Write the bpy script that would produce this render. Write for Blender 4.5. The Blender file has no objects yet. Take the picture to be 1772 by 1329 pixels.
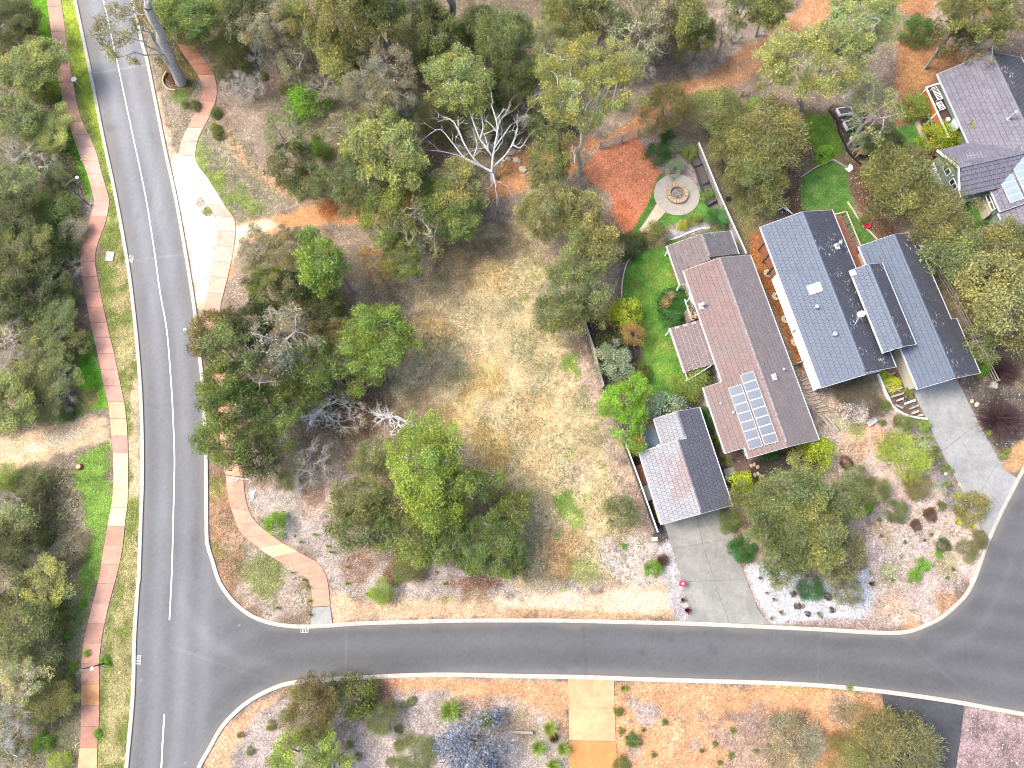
import bpy, math, random
import numpy as np
from mathutils import Vector, Matrix
random.seed(7)
rng = np.random.default_rng(11)
sc = bpy.context.scene
col = sc.collection

# ------------------------------------------------------------------ camera, sky, sun, exposure
H = 60.0                                    # drone height above the street
FPX, CX, CY = 1240.0, 886.0, 664.5          # focal length and centre in photo pixels
_n = np.array([(870 - CX) / FPX, -(985 - CY) / FPX, -1.0]); _n /= np.linalg.norm(_n)
_up = -_n
_xa = np.array([1.0, 0, 0]); _xa -= _up * _xa.dot(_up); _xa /= np.linalg.norm(_xa)
_ya = np.cross(_up, _xa)
RC = np.array([_xa, _ya, _up])
cam_data = bpy.data.cameras.new('drone_camera')
cam_data.sensor_width = 36.0
cam_data.lens = 36.0 * FPX / 1772.0
cam_data.clip_start = 0.5
cam_data.clip_end = 3000.0
cam = bpy.data.objects.new('drone_camera', cam_data)
col.objects.link(cam)
m4 = Matrix(((RC[0][0], RC[0][1], RC[0][2], 0), (RC[1][0], RC[1][1], RC[1][2], 0), (RC[2][0], RC[2][1], RC[2][2], H), (0, 0, 0, 1)))
cam.matrix_world = m4
sc.camera = cam

SUN_EL, SUN_AZ = 50.0, 278.0                # sun in the west, a little north of it (compass degrees)
w = bpy.data.worlds.new('World'); sc.world = w; w.use_nodes = True
nt = w.node_tree; bg = nt.nodes['Background']
sky = nt.nodes.new('ShaderNodeTexSky'); sky.sky_type = 'NISHITA'; sky.sun_disc = False
sky.sun_elevation = math.radians(SUN_EL); sky.sun_rotation = math.radians(SUN_AZ)
sky.dust_density = 4.0; sky.air_density = 1.0; sky.ozone_density = 0.6
nt.links.new(sky.outputs[0], bg.inputs[0]); bg.inputs[1].default_value = 0.15
sl = bpy.data.lights.new('sun', 'SUN'); sl.energy = 1.35; sl.angle = math.radians(24.0); sl.color = (1.0, 0.95, 0.87)
so = bpy.data.objects.new('sun', sl); col.objects.link(so)
_az, _el = math.radians(SUN_AZ), math.radians(SUN_EL)
_dir = Vector((math.sin(_az) * math.cos(_el), math.cos(_az) * math.cos(_el), math.sin(_el)))
so.rotation_euler = _dir.to_track_quat('Z', 'Y').to_euler()
vs = sc.view_settings
vs.view_transform = 'Standard'; vs.look = 'None'; vs.gamma = 1.0; vs.use_curve_mapping = False
vs.exposure = 1.54
sc.cycles.max_bounces = 6; sc.cycles.diffuse_bounces = 3; sc.cycles.transmission_bounces = 3
sc.cycles.use_adaptive_sampling = True
sc.cycles.filter_width = 1.0

# ------------------------------------------------------------------ helpers
def G(px, py, z=0.0):
    """place in the world of a spot seen in the photograph, at height z"""
    d = RC @ np.array([(px - CX) / FPX, -(py - CY) / FPX, -1.0])
    t = (z - H) / d[2]
    return np.array([d[0] * t, d[1] * t, z])
def GP(pts, z=0.0): return np.array([G(x, y, z) for x, y in pts])
def lin(c):
    c = np.asarray(c, float) / 255.0
    return np.where(c <= 0.04045, c / 12.92, ((c + 0.055) / 1.055) ** 2.4)
KA = 0.62                                   # seen colour -> surface colour
def alb(c): return np.clip(lin(c) * KA, 0, 0.85)

def mk_mesh(name, V, Q=None, T=None, cols=None, smooth=False):
    me = bpy.data.meshes.new(name)
    V = np.asarray(V, np.float32)
    nq = 0 if Q is None else len(Q); ntr = 0 if T is None else len(T)
    me.vertices.add(len(V)); me.vertices.foreach_set('co', V.ravel())
    idx = []
    if nq: idx.append(np.asarray(Q, np.int32).ravel())
    if ntr: idx.append(np.asarray(T, np.int32).ravel())
    idx = np.concatenate(idx)
    me.loops.add(len(idx)); me.loops.foreach_set('vertex_index', idx)
    me.polygons.add(nq + ntr)
    starts = np.concatenate([np.arange(nq) * 4, nq * 4 + np.arange(ntr) * 3]).astype(np.int32)
    me.polygons.foreach_set('loop_start', starts)
    try:
        tot = np.concatenate([np.full(nq, 4), np.full(ntr, 3)]).astype(np.int32)
        me.polygons.foreach_set('loop_total', tot)
    except Exception: pass
    if cols is not None:
        a = me.color_attributes.new('tint', 'FLOAT_COLOR', 'POINT')
        c4 = np.ones((len(V), 4), np.float32); c4[:, :3] = cols
        a.data.foreach_set('color', c4.ravel())
    me.update(calc_edges=True); me.validate()
    if smooth: me.polygons.foreach_set('use_smooth', np.ones(nq + ntr, bool))
    return me

class MB:
    """collects shapes, built as one mesh"""
    def __init__(s): s.V = []; s.F = []
    def add(s, V, F):
        o = len(s.V); s.V += [tuple(map(float, v)) for v in V]; s.F += [tuple(i + o for i in f) for f in F]; return s
    def box(s, x0, x1, y0, y1, z0, z1):
        return s.add([(x0, y0, z0), (x1, y0, z0), (x1, y1, z0), (x0, y1, z0), (x0, y0, z1), (x1, y0, z1), (x1, y1, z1), (x0, y1, z1)],
                     [(0, 3, 2, 1), (4, 5, 6, 7), (0, 1, 5, 4), (1, 2, 6, 5), (2, 3, 7, 6), (3, 0, 4, 7)])
    def bar(s, a, b, wd, ht, up=(0, 0, 1)):
        a = np.array(a, float); b = np.array(b, float); d = b - a; L = np.linalg.norm(d); d = d / L
        sd = np.cross(d, up); sd = sd / max(1e-6, np.linalg.norm(sd)); u = np.cross(sd, d)
        P = [a + sd * sx * wd / 2 + u * sz * ht / 2 + d * k * L for k in (0, 1) for sx, sz in ((-1, -1), (1, -1), (1, 1), (-1, 1))]
        return s.add(P, [(0, 1, 2, 3), (7, 6, 5, 4), (0, 4, 5, 1), (1, 5, 6, 2), (2, 6, 7, 3), (3, 7, 4, 0)])
    def prism(s, poly, z0, z1):
        poly = [tuple(p[:2]) for p in poly]
        A = sum(poly[i][0] * poly[(i + 1) % len(poly)][1] - poly[(i + 1) % len(poly)][0] * poly[i][1] for i in range(len(poly)))
        if A < 0: poly = poly[::-1]
        n = len(poly)
        return s.add([(x, y, z0) for x, y in poly] + [(x, y, z1) for x, y in poly],
                     [tuple(range(n))[::-1], tuple(range(n, 2 * n))] + [(i, (i + 1) % n, n + (i + 1) % n, n + i) for i in range(n)])
    def tube(s, pts, r0, r1, k=6):
        V, F = tube(pts, r0, r1, k); return s.add(V, F)
    def lathe(s, prof, c=(0, 0, 0), k=14):
        V = []; F = []
        for r, z in prof:
            for i in range(k):
                a = 2 * math.pi * i / k; V.append((c[0] + r * math.cos(a), c[1] + r * math.sin(a), c[2] + z))
        for j in range(len(prof) - 1):
            for i in range(k): F.append((j * k + i, j * k + (i + 1) % k, (j + 1) * k + (i + 1) % k, (j + 1) * k + i))
        F.append(tuple(range(k))[::-1]); F.append(tuple((len(prof) - 1) * k + i for i in range(k)))
        return s.add(V, F)
    def mesh(s, name):
        me = bpy.data.meshes.new(name); me.from_pydata(s.V, [], s.F); me.update(); return me
    def build(s, name, mat, parent=None, bevel=0):
        o = bpy.data.objects.new(name, s.mesh(name)); col.objects.link(o); o.data.materials.append(mat)
        if parent: o.parent = parent
        if bevel:
            b = o.modifiers.new('bevel', 'BEVEL'); b.width = bevel; b.segments = 2
        return o
def tube(pts, r0, r1, k=5):
    pts = np.asarray(pts, float); n = len(pts); V = []; F = []
    for i in range(n):
        d = pts[min(i + 1, n - 1)] - pts[max(i - 1, 0)]; d /= max(1e-9, np.linalg.norm(d))
        a = np.cross(d, (0.31, 0.87, 0.39)); a /= max(1e-9, np.linalg.norm(a)); b = np.cross(d, a)
        r = r0 + (r1 - r0) * i / (n - 1)
        for j in range(k):
            t = 2 * math.pi * j / k; V.append(pts[i] + r * (math.cos(t) * a + math.sin(t) * b))
    for i in range(n - 1):
        for j in range(k): F.append((i * k + j, i * k + (j + 1) % k, (i + 1) * k + (j + 1) % k, (i + 1) * k + j))
    return V, F
def tag(o, label=None, cat=None, group=None, kind=None):
    if label: o['label'] = label
    if cat: o['category'] = cat
    if group: o['group'] = group
    if kind: o['kind'] = kind
    return o
def empty(name, loc, rz=0.0):
    o = bpy.data.objects.new(name, None); col.objects.link(o); o.location = tuple(map(float, loc)); o.rotation_euler = (0, 0, rz); o.empty_display_size = 0.3; return o
def link(name, me, mat=None, parent=None, loc=None, rz=None, scale=None):
    o = bpy.data.objects.new(name, me); col.objects.link(o)
    if mat and not me.materials: me.materials.append(mat)
    if parent: o.parent = parent
    if loc is not None: o.location = tuple(map(float, loc))
    if rz is not None: o.rotation_euler = (0, 0, rz)
    if scale is not None: o.scale = scale
    return o

# ------------------------------------------------------------------ materials
def N(nt, t, **k):
    n = nt.nodes.new(t)
    for a, v in k.items(): setattr(n, a, v)
    return n
def mat_base(name, rough=0.8, spec=0.3):
    m = bpy.data.materials.new(name); m.use_nodes = True
    b = m.node_tree.nodes['Principled BSDF']; b.inputs['Roughness'].default_value = rough; b.inputs['Specular IOR Level'].default_value = spec
    return m, m.node_tree, b
def ramp(nt, src, p0, p1, c0, c1):
    r = N(nt, 'ShaderNodeValToRGB'); e = r.color_ramp.elements
    e[0].position = p0; e[1].position = p1
    e[0].color = (*c0, 1) if hasattr(c0, '__len__') else (c0, c0, c0, 1)
    e[1].color = (*c1, 1) if hasattr(c1, '__len__') else (c1, c1, c1, 1)
    nt.links.new(src, r.inputs[0]); return r.outputs[0]
def mul(nt, a, b, f=1.0):
    m = N(nt, 'ShaderNodeMix', data_type='RGBA', blend_type='MULTIPLY'); m.inputs[0].default_value = f
    nt.links.new(a, m.inputs[6]); nt.links.new(b, m.inputs[7]); return m.outputs[2]
def mixc(nt, fac, a, b):
    m = N(nt, 'ShaderNodeMix', data_type='RGBA')
    if isinstance(fac, float): m.inputs[0].default_value = fac
    else: nt.links.new(fac, m.inputs[0])
    for s, v in ((6, a), (7, b)):
        if hasattr(v, 'links') or hasattr(v, 'is_linked'): nt.links.new(v, m.inputs[s])
        else: m.inputs[s].default_value = (*v, 1)
    return m.outputs[2]
def noise(nt, vec, scale, detail=3.0, rough=0.6):
    n = N(nt, 'ShaderNodeTexNoise'); n.inputs['Scale'].default_value = scale; n.inputs['Detail'].default_value = detail; n.inputs['Roughness'].default_value = rough
    nt.links.new(vec, n.inputs['Vector']); return n.outputs[0]
def simple(name, c, rough=0.7, var=0.18, scale=3.0, spec=0.3, metal=0.0, bump=0.0):
    """plain surface with a little grain and wear"""
    m, nt, b = mat_base(name, rough, spec); b.inputs['Metallic'].default_value = metal
    pos = N(nt, 'ShaderNodeNewGeometry').outputs['Position']
    n = noise(nt, pos, scale, 5.0)
    c = np.asarray(c, float)
    o = ramp(nt, n, 0.3, 0.7, tuple(np.clip(c * (1 - var), 0, 1)), tuple(np.clip(c * (1 + var), 0, 1)))
    nt.links.new(o, b.inputs['Base Color'])
    if bump:
        bp = N(nt, 'ShaderNodeBump'); bp.inputs['Strength'].default_value = bump; bp.inputs['Distance'].default_value = 0.05
        nt.links.new(noise(nt, pos, scale * 6, 3.0), bp.inputs['Height']); nt.links.new(bp.outputs[0], b.inputs['Normal'])
    return m
def painted(name, rough=0.9, fine=9.0, amp=0.3, speck=0.0, speck_scale=7.0, bump=0.4, spec=0.15, speck_gain=2.0):
    """colour from the mesh's own 'tint' with fine grain, chips and relief on top"""
    m, nt, b = mat_base(name, rough, spec)
    at = N(nt, 'ShaderNodeAttribute', attribute_name='tint').outputs['Color']
    pos = N(nt, 'ShaderNodeNewGeometry').outputs['Position']
    f = noise(nt, pos, fine, 4.0, 0.7)
    o = mul(nt, at, ramp(nt, f, 0.25, 0.75, 1 - amp, 1 + amp))
    if speck:
        v = N(nt, 'ShaderNodeTexVoronoi'); v.inputs['Scale'].default_value = speck_scale; nt.links.new(pos, v.inputs['Vector'])
        sep = N(nt, 'ShaderNodeSeparateColor'); nt.links.new(v.outputs['Color'], sep.inputs[0])
        o = mul(nt, o, ramp(nt, sep.outputs[0], 0.0, 1.0, 1 - speck, 1 + speck * speck_gain * 0.5))
        hi = ramp(nt, sep.outputs[1], 0.86, 0.93, 1.0, 1 + speck * speck_gain)
        o = mul(nt, o, hi)
    nt.links.new(o, b.inputs['Base Color'])
    bp = N(nt, 'ShaderNodeBump'); bp.inputs['Strength'].default_value = bump; bp.inputs['Distance'].default_value = 0.08
    nt.links.new(noise(nt, pos, fine * 1.5, 4.0, 0.7), bp.inputs['Height']); nt.links.new(bp.outputs[0], b.inputs['Normal'])
    return m
def leafmat(name, trans=0.45, rough=0.45):
    m, nt, b = mat_base(name, rough, 0.22)
    at = N(nt, 'ShaderNodeAttribute', attribute_name='tint').outputs['Color']
    oi = N(nt, 'ShaderNodeObjectInfo').outputs['Color']
    c = mul(nt, oi, at)
    nt.links.new(c, b.inputs['Base Color'])
    tr = N(nt, 'ShaderNodeBsdfTranslucent'); nt.links.new(c, tr.inputs[0])
    mx = N(nt, 'ShaderNodeMixShader'); mx.inputs[0].default_value = trans
    nt.links.new(b.outputs[0], mx.inputs[1]); nt.links.new(tr.outputs[0], mx.inputs[2])
    nt.links.new(mx.outputs[0], nt.nodes['Material Output'].inputs[0])
    return m
def objcol(name, rough=0.85, amp=0.35, scale=6.0):
    m, nt, b = mat_base(name, rough, 0.2)
    oi = N(nt, 'ShaderNodeObjectInfo').outputs['Color']
    tc = N(nt, 'ShaderNodeTexCoord').outputs['Object']
    o = mul(nt, oi, ramp(nt, noise(nt, tc, scale, 5.0, 0.7), 0.3, 0.7, 1 - amp, 1 + amp))
    if name == 'slab_concrete':                                     # stains and scuffs of its own
        o = mul(nt, o, ramp(nt, noise(nt, tc, 0.55, 6.0, 0.72), 0.36, 0.62, 0.80, 1.08)); o = mul(nt, o, ramp(nt, noise(nt, tc, 26.0, 2.0, 0.6), 0.3, 0.7, 0.93, 1.07))
    nt.links.new(o, b.inputs['Base Color'])
    return m
M = {}
M['ground'] = painted('ground', fine=8.0, amp=0.24, speck=0.34, speck_scale=10.5, bump=0.5, speck_gain=1.4)
M['asphalt'] = painted('asphalt', rough=0.85, fine=22.0, amp=0.07, bump=0.2, spec=0.25)
M['slab'] = objcol('slab_concrete', 0.9, 0.12, 3.0)
M['kerb'] = simple('kerb_concrete', (0.37, 0.345, 0.30), 0.9, 0.18, 2.5)
M['paint'] = simple('road_paint', (0.72, 0.72, 0.70), 0.7, 0.12, 4.0)
M['concrete'] = simple('concrete', (0.27, 0.266, 0.255), 0.9, 0.14, 1.2)
M['joint'] = simple('joint', (0.16, 0.14, 0.12), 0.9)
M['leaf'] = leafmat('leaf')
M['grass'] = painted('grass_blades', amp=0.1, fine=3.0, bump=0)
M['bark'] = objcol('bark', 0.9, 0.35, 5.0)
M['white'] = simple('white_paint', (0.78, 0.79, 0.80), 0.5, 0.05)
M['gutter'] = simple('gutter', (0.42, 0.43, 0.45), 0.5, 0.06)
M['dark_metal'] = simple('dark_metal', (0.05, 0.06, 0.07), 0.5, 0.1)
M['pole'] = simple('lamp_pole', (0.08, 0.10, 0.12), 0.45, 0.1)
M['galv'] = simple('galvanised', (0.36, 0.38, 0.39), 0.4, 0.1, metal=0.3)
M['timber'] = simple('weathered_timber', (0.30, 0.26, 0.22), 0.85, 0.3, 6.0)
M['deck'] = simple('deck_timber', (0.21, 0.09, 0.055), 0.7, 0.25, 5.0)
M['newtimber'] = simple('pale_timber', (0.55, 0.36, 0.20), 0.7, 0.2, 5.0)
M['darktimber'] = simple('dark_timber', (0.055, 0.05, 0.05), 0.8, 0.3, 5.0)
M['glass'] = simple('window_glass', (0.03, 0.04, 0.05), 0.08, 0.1, spec=0.6)
M['greenwall'] = simple('green_weatherboard', (0.19, 0.245, 0.205), 0.7, 0.06)
M['creamwall'] = simple('cream_wall', (0.40, 0.355, 0.29), 0.8, 0.06)
M['bluewall'] = simple('pale_blue_wall', (0.50, 0.56, 0.58), 0.7, 0.06)
M['redpaint'] = simple('red_paint', (0.55, 0.03, 0.06), 0.45, 0.1)
M['stone'] = simple('limestone', (0.38, 0.28, 0.18), 0.9, 0.25, 4.0, bump=0.4)
M['palestone'] = simple('pale_stone', (0.44, 0.37, 0.28), 0.9, 0.25, 4.0, bump=0.4)
M['darkstone'] = simple('brown_stone', (0.20, 0.15, 0.125), 0.9, 0.3, 4.0, bump=0.4)
M['ash'] = simple('ash', (0.22, 0.18, 0.165), 0.95, 0.5, 9.0)
M['black'] = simple('black_plastic', (0.02, 0.02, 0.022), 0.5, 0.2)
M['panel'] = None
M['underlay'] = simple('roof_joint_dirt', (0.085, 0.078, 0.08), 0.9, 0.2)
# roof tile: the colour wanders from tile to tile, with wear and lichen
def roofmat(name, c, var=0.12, stain=(0.5, 0.45, 0.42), stain_amt=0.25, speck=0.0, rough=0.55, ang=75.4, spec=0.4, patch=None, gs=0.37):
    m, nt, b = mat_base(name, rough, spec)
    pos = N(nt, 'ShaderNodeNewGeometry').outputs['Position']
    vr = N(nt, 'ShaderNodeVectorRotate', rotation_type='Z_AXIS'); vr.inputs['Angle'].default_value = math.radians(ang); nt.links.new(pos, vr.inputs['Vector'])
    sn = N(nt, 'ShaderNodeVectorMath', operation='SNAP'); sn.inputs[1].default_value = (gs, gs, 50.0); nt.links.new(vr.outputs[0], sn.inputs[0])
    wn = N(nt, 'ShaderNodeTexWhiteNoise', noise_dimensions='2D'); nt.links.new(sn.outputs[0], wn.inputs['Vector'])
    base = ramp(nt, wn.outputs[0], 0.0, 1.0, tuple(np.array(c) * (1 - var)), tuple(np.array(c) * (1 + var)))
    big = noise(nt, pos, 0.35, 5.0, 0.65)
    o = mixc(nt, ramp(nt, big, 0.42, 0.72, 0.0, stain_amt), base, stain)
    if patch:
        pc, pcol, prad = patch
        d = N(nt, 'ShaderNodeVectorMath', operation='DISTANCE'); d.inputs[1].default_value = pc; nt.links.new(pos, d.inputs[0])
        a = N(nt, 'ShaderNodeMath', operation='MULTIPLY_ADD'); a.inputs[1].default_value = 1.0; nt.links.new(d.outputs['Value'], a.inputs[0])
        n2 = N(nt, 'ShaderNodeMath', operation='MULTIPLY'); n2.inputs[1].default_value = 1.6; nt.links.new(wn.outputs[0], n2.inputs[0]); nt.links.new(n2.outputs[0], a.inputs[2])
        o = mixc(nt, ramp(nt, a.outputs[0], prad * 0.75 / 6, prad * 1.25 / 6, 0.75, 0.0) if False else _rampdiv(nt, a.outputs[0], prad), o, pcol)
    f = noise(nt, pos, 14.0, 3.0)
    o = mul(nt, o, ramp(nt, f, 0.3, 0.7, 0.88, 1.12))
    if speck:
        st = N(nt, 'ShaderNodeVectorMath', operation='MULTIPLY'); st.inputs[1].default_value = (0.8, 3.6, 1.0); nt.links.new(vr.outputs[0], st.inputs[0])
        v = N(nt, 'ShaderNodeTexVoronoi'); v.inputs['Scale'].default_value = 2.4; nt.links.new(st.outputs[0], v.inputs['Vector'])
        sp = ramp(nt, v.outputs['Distance'], 0.20, 0.32, 1.0, 0.0)
        zone = ramp(nt, noise(nt, pos, 0.5, 2.0), 0.52, 0.64, 0.0, 1.0)
        mm = N(nt, 'ShaderNodeMath', operation='MULTIPLY'); nt.links.new(sp, mm.inputs[0]); nt.links.new(zone, mm.inputs[1])
        m3 = N(nt, 'ShaderNodeMath', operation='MULTIPLY'); m3.inputs[1].default_value = speck; nt.links.new(mm.outputs[0], m3.inputs[0])
        o = mixc(nt, m3.outputs[0], o, (0.55, 0.55, 0.52))
    nt.links.new(o, b.inputs['Base Color'])
    return m
def _rampdiv(nt, src, rad):
    dv = N(nt, 'ShaderNodeMath', operation='DIVIDE'); dv.inputs[1].default_value = rad * 1.6; nt.links.new(src, dv.inputs[0])
    return ramp(nt, dv.outputs[0], 0.5, 1.0, 0.8, 0.0)
def panelmat(name, c):
    m, nt, b = mat_base(name, 0.25, 0.5)
    tc = N(nt, 'ShaderNodeTexCoord').outputs['Object']
    br = N(nt, 'ShaderNodeTexBrick', offset=0.0); nt.links.new(tc, br.inputs['Vector'])
    br.inputs['Scale'].default_value = 1.0; br.inputs['Brick Width'].default_value = 0.158; br.inputs['Row Height'].default_value = 0.158; br.inputs['Mortar Size'].default_value = 0.006
    c = np.array(c)
    br.inputs['Color1'].default_value = (*c, 1); br.inputs['Color2'].default_value = (*(c * 1.15), 1); br.inputs['Mortar'].default_value = (*(c * 1.8), 1)
    nt.links.new(br.outputs['Color'], b.inputs['Base Color']); return m
# ------------------------------------------------------------------ ground sheet
def vnoise(x, y, s, seed):
    r = np.random.default_rng(seed); tab = r.random((64, 64))
    gx, gy = x / s + 1000.3, y / s + 1000.7
    ix, iy = np.floor(gx).astype(int), np.floor(gy).astype(int); fx, fy = gx - ix, gy - iy
    fx = fx * fx * (3 - 2 * fx); fy = fy * fy * (3 - 2 * fy)
    g = lambda a, b: tab[a % 64, b % 64]
    return (g(ix, iy) * (1 - fx) + g(ix + 1, iy) * fx) * (1 - fy) + (g(ix, iy + 1) * (1 - fx) + g(ix + 1, iy + 1) * fx) * fy
def fbm(x, y, s, seed, o=4):
    v = 0; a = 0.5; t = 0
    for i in range(o): v = v + a * vnoise(x * (1 + .07 * i) + i * 13.1 * s, y, s / 2 ** i, seed + i); t += a; a *= 0.55
    return v / t
def sdist(x, y, poly):
    """distance to a polygon's outline, positive inside"""
    p = np.asarray(poly)[:, :2]; d2 = np.full(x.shape, 1e9); ins = np.zeros(x.shape, bool)
    for i in range(len(p)):
        a, b = p[i], p[(i + 1) % len(p)]; e = b - a; L = e.dot(e) + 1e-12
        t = np.clip(((x - a[0]) * e[0] + (y - a[1]) * e[1]) / L, 0, 1)
        d2 = np.minimum(d2, (x - a[0] - t * e[0]) ** 2 + (y - a[1] - t * e[1]) ** 2)
        c = (a[1] > y) != (b[1] > y)
        with np.errstate(divide='ignore', invalid='ignore'):
            ins ^= c & (x < (b[0] - a[0]) * (y - a[1]) / (b[1] - a[1]) + a[0])
    return np.where(ins, 1, -1) * np.sqrt(d2)
def pdist(x, y, line):
    p = np.asarray(line)[:, :2]; d2 = np.full(x.shape, 1e9)
    for a, b in zip(p[:-1], p[1:]):
        e = b - a; L = e.dot(e) + 1e-12; t = np.clip(((x - a[0]) * e[0] + (y - a[1]) * e[1]) / L, 0, 1)
        d2 = np.minimum(d2, (x - a[0] - t * e[0]) ** 2 + (y - a[1] - t * e[1]) ** 2)
    return np.sqrt(d2)
def sstep(a, b, v): t = np.clip((v - a) / (b - a), 0, 1); return t * t * (3 - 2 * t)
def smooth_line(P, n=4):
    P = np.asarray(P, float); out = []
    for i in range(len(P) - 1):
        p0, p1, p2, p3 = P[max(i - 1, 0)], P[i], P[i + 1], P[min(i + 2, len(P) - 1)]
        for k in range(n):
            t = k / n; out.append(0.5 * (2 * p1 + (p2 - p0) * t + (2 * p0 - 5 * p1 + 4 * p2 - p3) * t * t + (3 * p1 - p0 - 3 * p2 + p3) * t ** 3))
    out.append(P[-1]); return np.array(out)

KL = [(122,-30),(130,0),(157,128),(178,235),(200,338),(222,462),(235,570),(242.5,660),(246,745),(246.5,830),(244,900),(240.5,1000),(239,1010),(233,1100),(232,1150),(229,1220),(219,1329),(216,1370)]
KR = [(221,-30),(229,0),(235,20),(246,74.5),(254,101.6),(269,175),(286,260),(302.5,335),(320,430),(336,530),(346,620),(350.7,665),(356,760),(357,830),(357.5,900),(359,940),(368,971),(378,1003),(391,1025),(408,1045),(433.6,1064.6),(455,1074),(478,1080),(504,1083.5),(537,1084.2),(575,1082),(618.6,1079),(695,1076.5),(797,1074),(890,1073.6),(982,1074),(1084,1076.5),(1186,1079),(1330,1085),(1424,1089.5),(1500,1094),(1551,1095),(1577,1091.5),(1602,1082),(1628,1069),(1653,1048.7),(1674,1025.7),(1690,993),(1705,949),(1731,890),(1752,849),(1772,811),(1815,740)]
KS = [(334,1370),(344,1329),(362,1296),(382.6,1260),(408,1232),(436,1210),(470.6,1192),(506,1181.5),(570,1175.5),(644,1171.6),(695,1169),(771.6,1167.3),(885,1169.5),(1007.5,1171.6),(1135,1176),(1330,1181.5),(1424,1186.5),(1500,1193.5),(1577,1203),(1653.6,1214.5),(1730,1228.5),(1772,1236),(1830,1247)]
wKL, wKR, wKS = [smooth_line(GP(k)[:, :2], 4) for k in (KL, KR, KS)]
road_poly = np.concatenate([wKL[::-1], wKR, [G(2100, 740)[:2], G(2100, 1290)[:2]], wKS[::-1]])

xs = np.concatenate([[-900, -500, -280, -160, -100, -75], np.arange(-60, 60.01, 0.2), [75, 100, 160, 280, 500, 900]])
ys = np.concatenate([[-900, -500, -280, -150, -80, -40], np.arange(-24, 66.01, 0.2), [80, 110, 170, 280, 500, 900]])
X, Y = np.meshgrid(xs, ys); x, y = X.ravel(), Y.ravel()
n1 = fbm(x, y, 5.0, 1); n2 = fbm(x, y, 1.4, 21); n3 = fbm(x, y, 0.45, 41, 2); n4 = fbm(x, y, 11.0, 61)
def C3(c): return np.asarray(c, float)
colr = (C3((166, 148, 128))[None] * (0.72 + 0.55 * n2 + 0.15 * (n3 - .5))[:, None])
colr = colr * (1 - 0.5 * sstep(.5, .72, n1))[:, None] + C3((140, 114, 97))[None] * (0.5 * sstep(.5, .72, n1))[:, None]
wG = np.full(x.shape, 0.12); wD = np.zeros(x.shape); wLt = np.full(x.shape, 0.8)
def zone(c, pts, f=0.35, nz=0.9, amt=1.0, kind='', var=0.25, patch=None, h=0.0):
    """a patch of ground: colour, outline, soft edge, raggedness; kind: g grass, d dry grass, l litter, n bare"""
    global colr, wG, wD, wLt
    p = GP(pts)[:, :2]; m = 2.5
    k = np.where((x > p[:, 0].min() - m) & (x < p[:, 0].max() + m) & (y > p[:, 1].min() - m) & (y < p[:, 1].max() + m))[0]
    d = sdist(x[k], y[k], p) + (n2[k] - 0.5) * 2 * nz + (n3[k] - .5) * nz * .5
    wt = sstep(-f, f, d) * amt
    if patch is not None: wt = wt * sstep(patch - .05, patch + .05, n2[k] * .6 + n1[k] * .4)
    _put(k, wt, c, kind, var)
def blob(c, px, py, r, amt=0.8, kind='', var=0.2, e=1.0):
    g = G(px, py); rr = np.linalg.norm(G(px + r, py) - g)
    k = np.where((abs(x - g[0]) < rr * 2.2) & (abs(y - g[1]) < rr * 2.2))[0]
    d = np.hypot(x[k] - g[0], (y[k] - g[1]) * e) / rr + (n2[k] - .5) * 1.1 + (n1[k] - .5) * .5
    _put(k, (1 - sstep(0.55, 1.1, d)) * amt, c, kind, var)
def _put(k, wt, c, kind, var):
    cc = C3(c)[None] * (1 + var * ((n2[k] - .5) * 1.1 + (n3[k] - .5) * .9 + (n4[k] - .5) * .4))[:, None]
    colr[k] = colr[k] * (1 - wt)[:, None] + cc * wt[:, None]
    for W, kk in ((wG, 'g'), (wD, 'd'), (wLt, 'l')):
        if kind: W[k] = W[k] * (1 - wt) + wt * (1.0 if kk in kind else 0.0)
# --- verge and bush strip on the left
zone((150,160,84), [(85,-20),(130,0),(157,128),(200,338),(222,462),(242,660),(246,830),(240,1000),(222,1329),(165,1340),(172,1200),(185,1080),(205,1000),(222,830),(212,690),(190,590),(170,480),(165,440),(188,370),(170,290),(125,180),(100,60)], .25, .3, kind='gd')
zone((178,196,76), [(98,0),(130,0),(157,128),(190,290),(196,330),(180,270),(165,240),(150,190),(125,130)], .3, .3, kind='g', var=.35)
zone((190,172,128), [(196,390),(216,420),(236,570),(244,660),(246,900),(238,1050),(225,1320),(180,1329),(190,1100),(215,1000),(226,850),(214,690),(196,560)], .5, 1.2, amt=.75, kind='d', patch=.46)
zone((218,190,160), [(228,640),(247,660),(248,850),(240,870),(228,830),(222,760)], .3, .5, amt=.8, kind='n')
zone((112,165,44), [(50,-20),(82,-20),(90,50),(100,130),(120,200),(150,280),(160,340),(148,330),(105,230),(85,140),(65,60)], .4, .7, kind='g', var=.4)
zone((112,168,52), [(140,570),(162,585),(180,670),(188,705),(150,715),(110,745),(90,740),(130,690),(140,640)], .4, .9, kind='g', var=.4)
zone((124,162,66), [(128,790),(188,762),(196,800),(194,870),(186,920),(176,990),(150,1060),(135,1090),(140,1000),(158,930),(140,860),(128,830)], .4, 1.0, amt=.9, kind='g', var=.4)
zone((134,140,92), [(110,1000),(150,1030),(140,1150),(138,1329),(100,1329),(95,1150)], .5, 1.0, amt=.6, kind='gd')
zone((232,200,160), [(-30,766),(50,750),(110,728),(150,716),(189,722),(190,762),(150,772),(100,792),(50,806),(-30,822)], .3, .6, kind='n', var=.12)
zone((246,228,196), [(30,790),(60,762),(130,742),(165,735),(150,752),(100,775)], .4, .6, amt=.8, kind='n', var=.1)
blob((186,150,116), 150,690,22,.7)
blob((176,150,124), 150,395,22,.7); blob((186,160,130), 172,440,16,.6)
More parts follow.
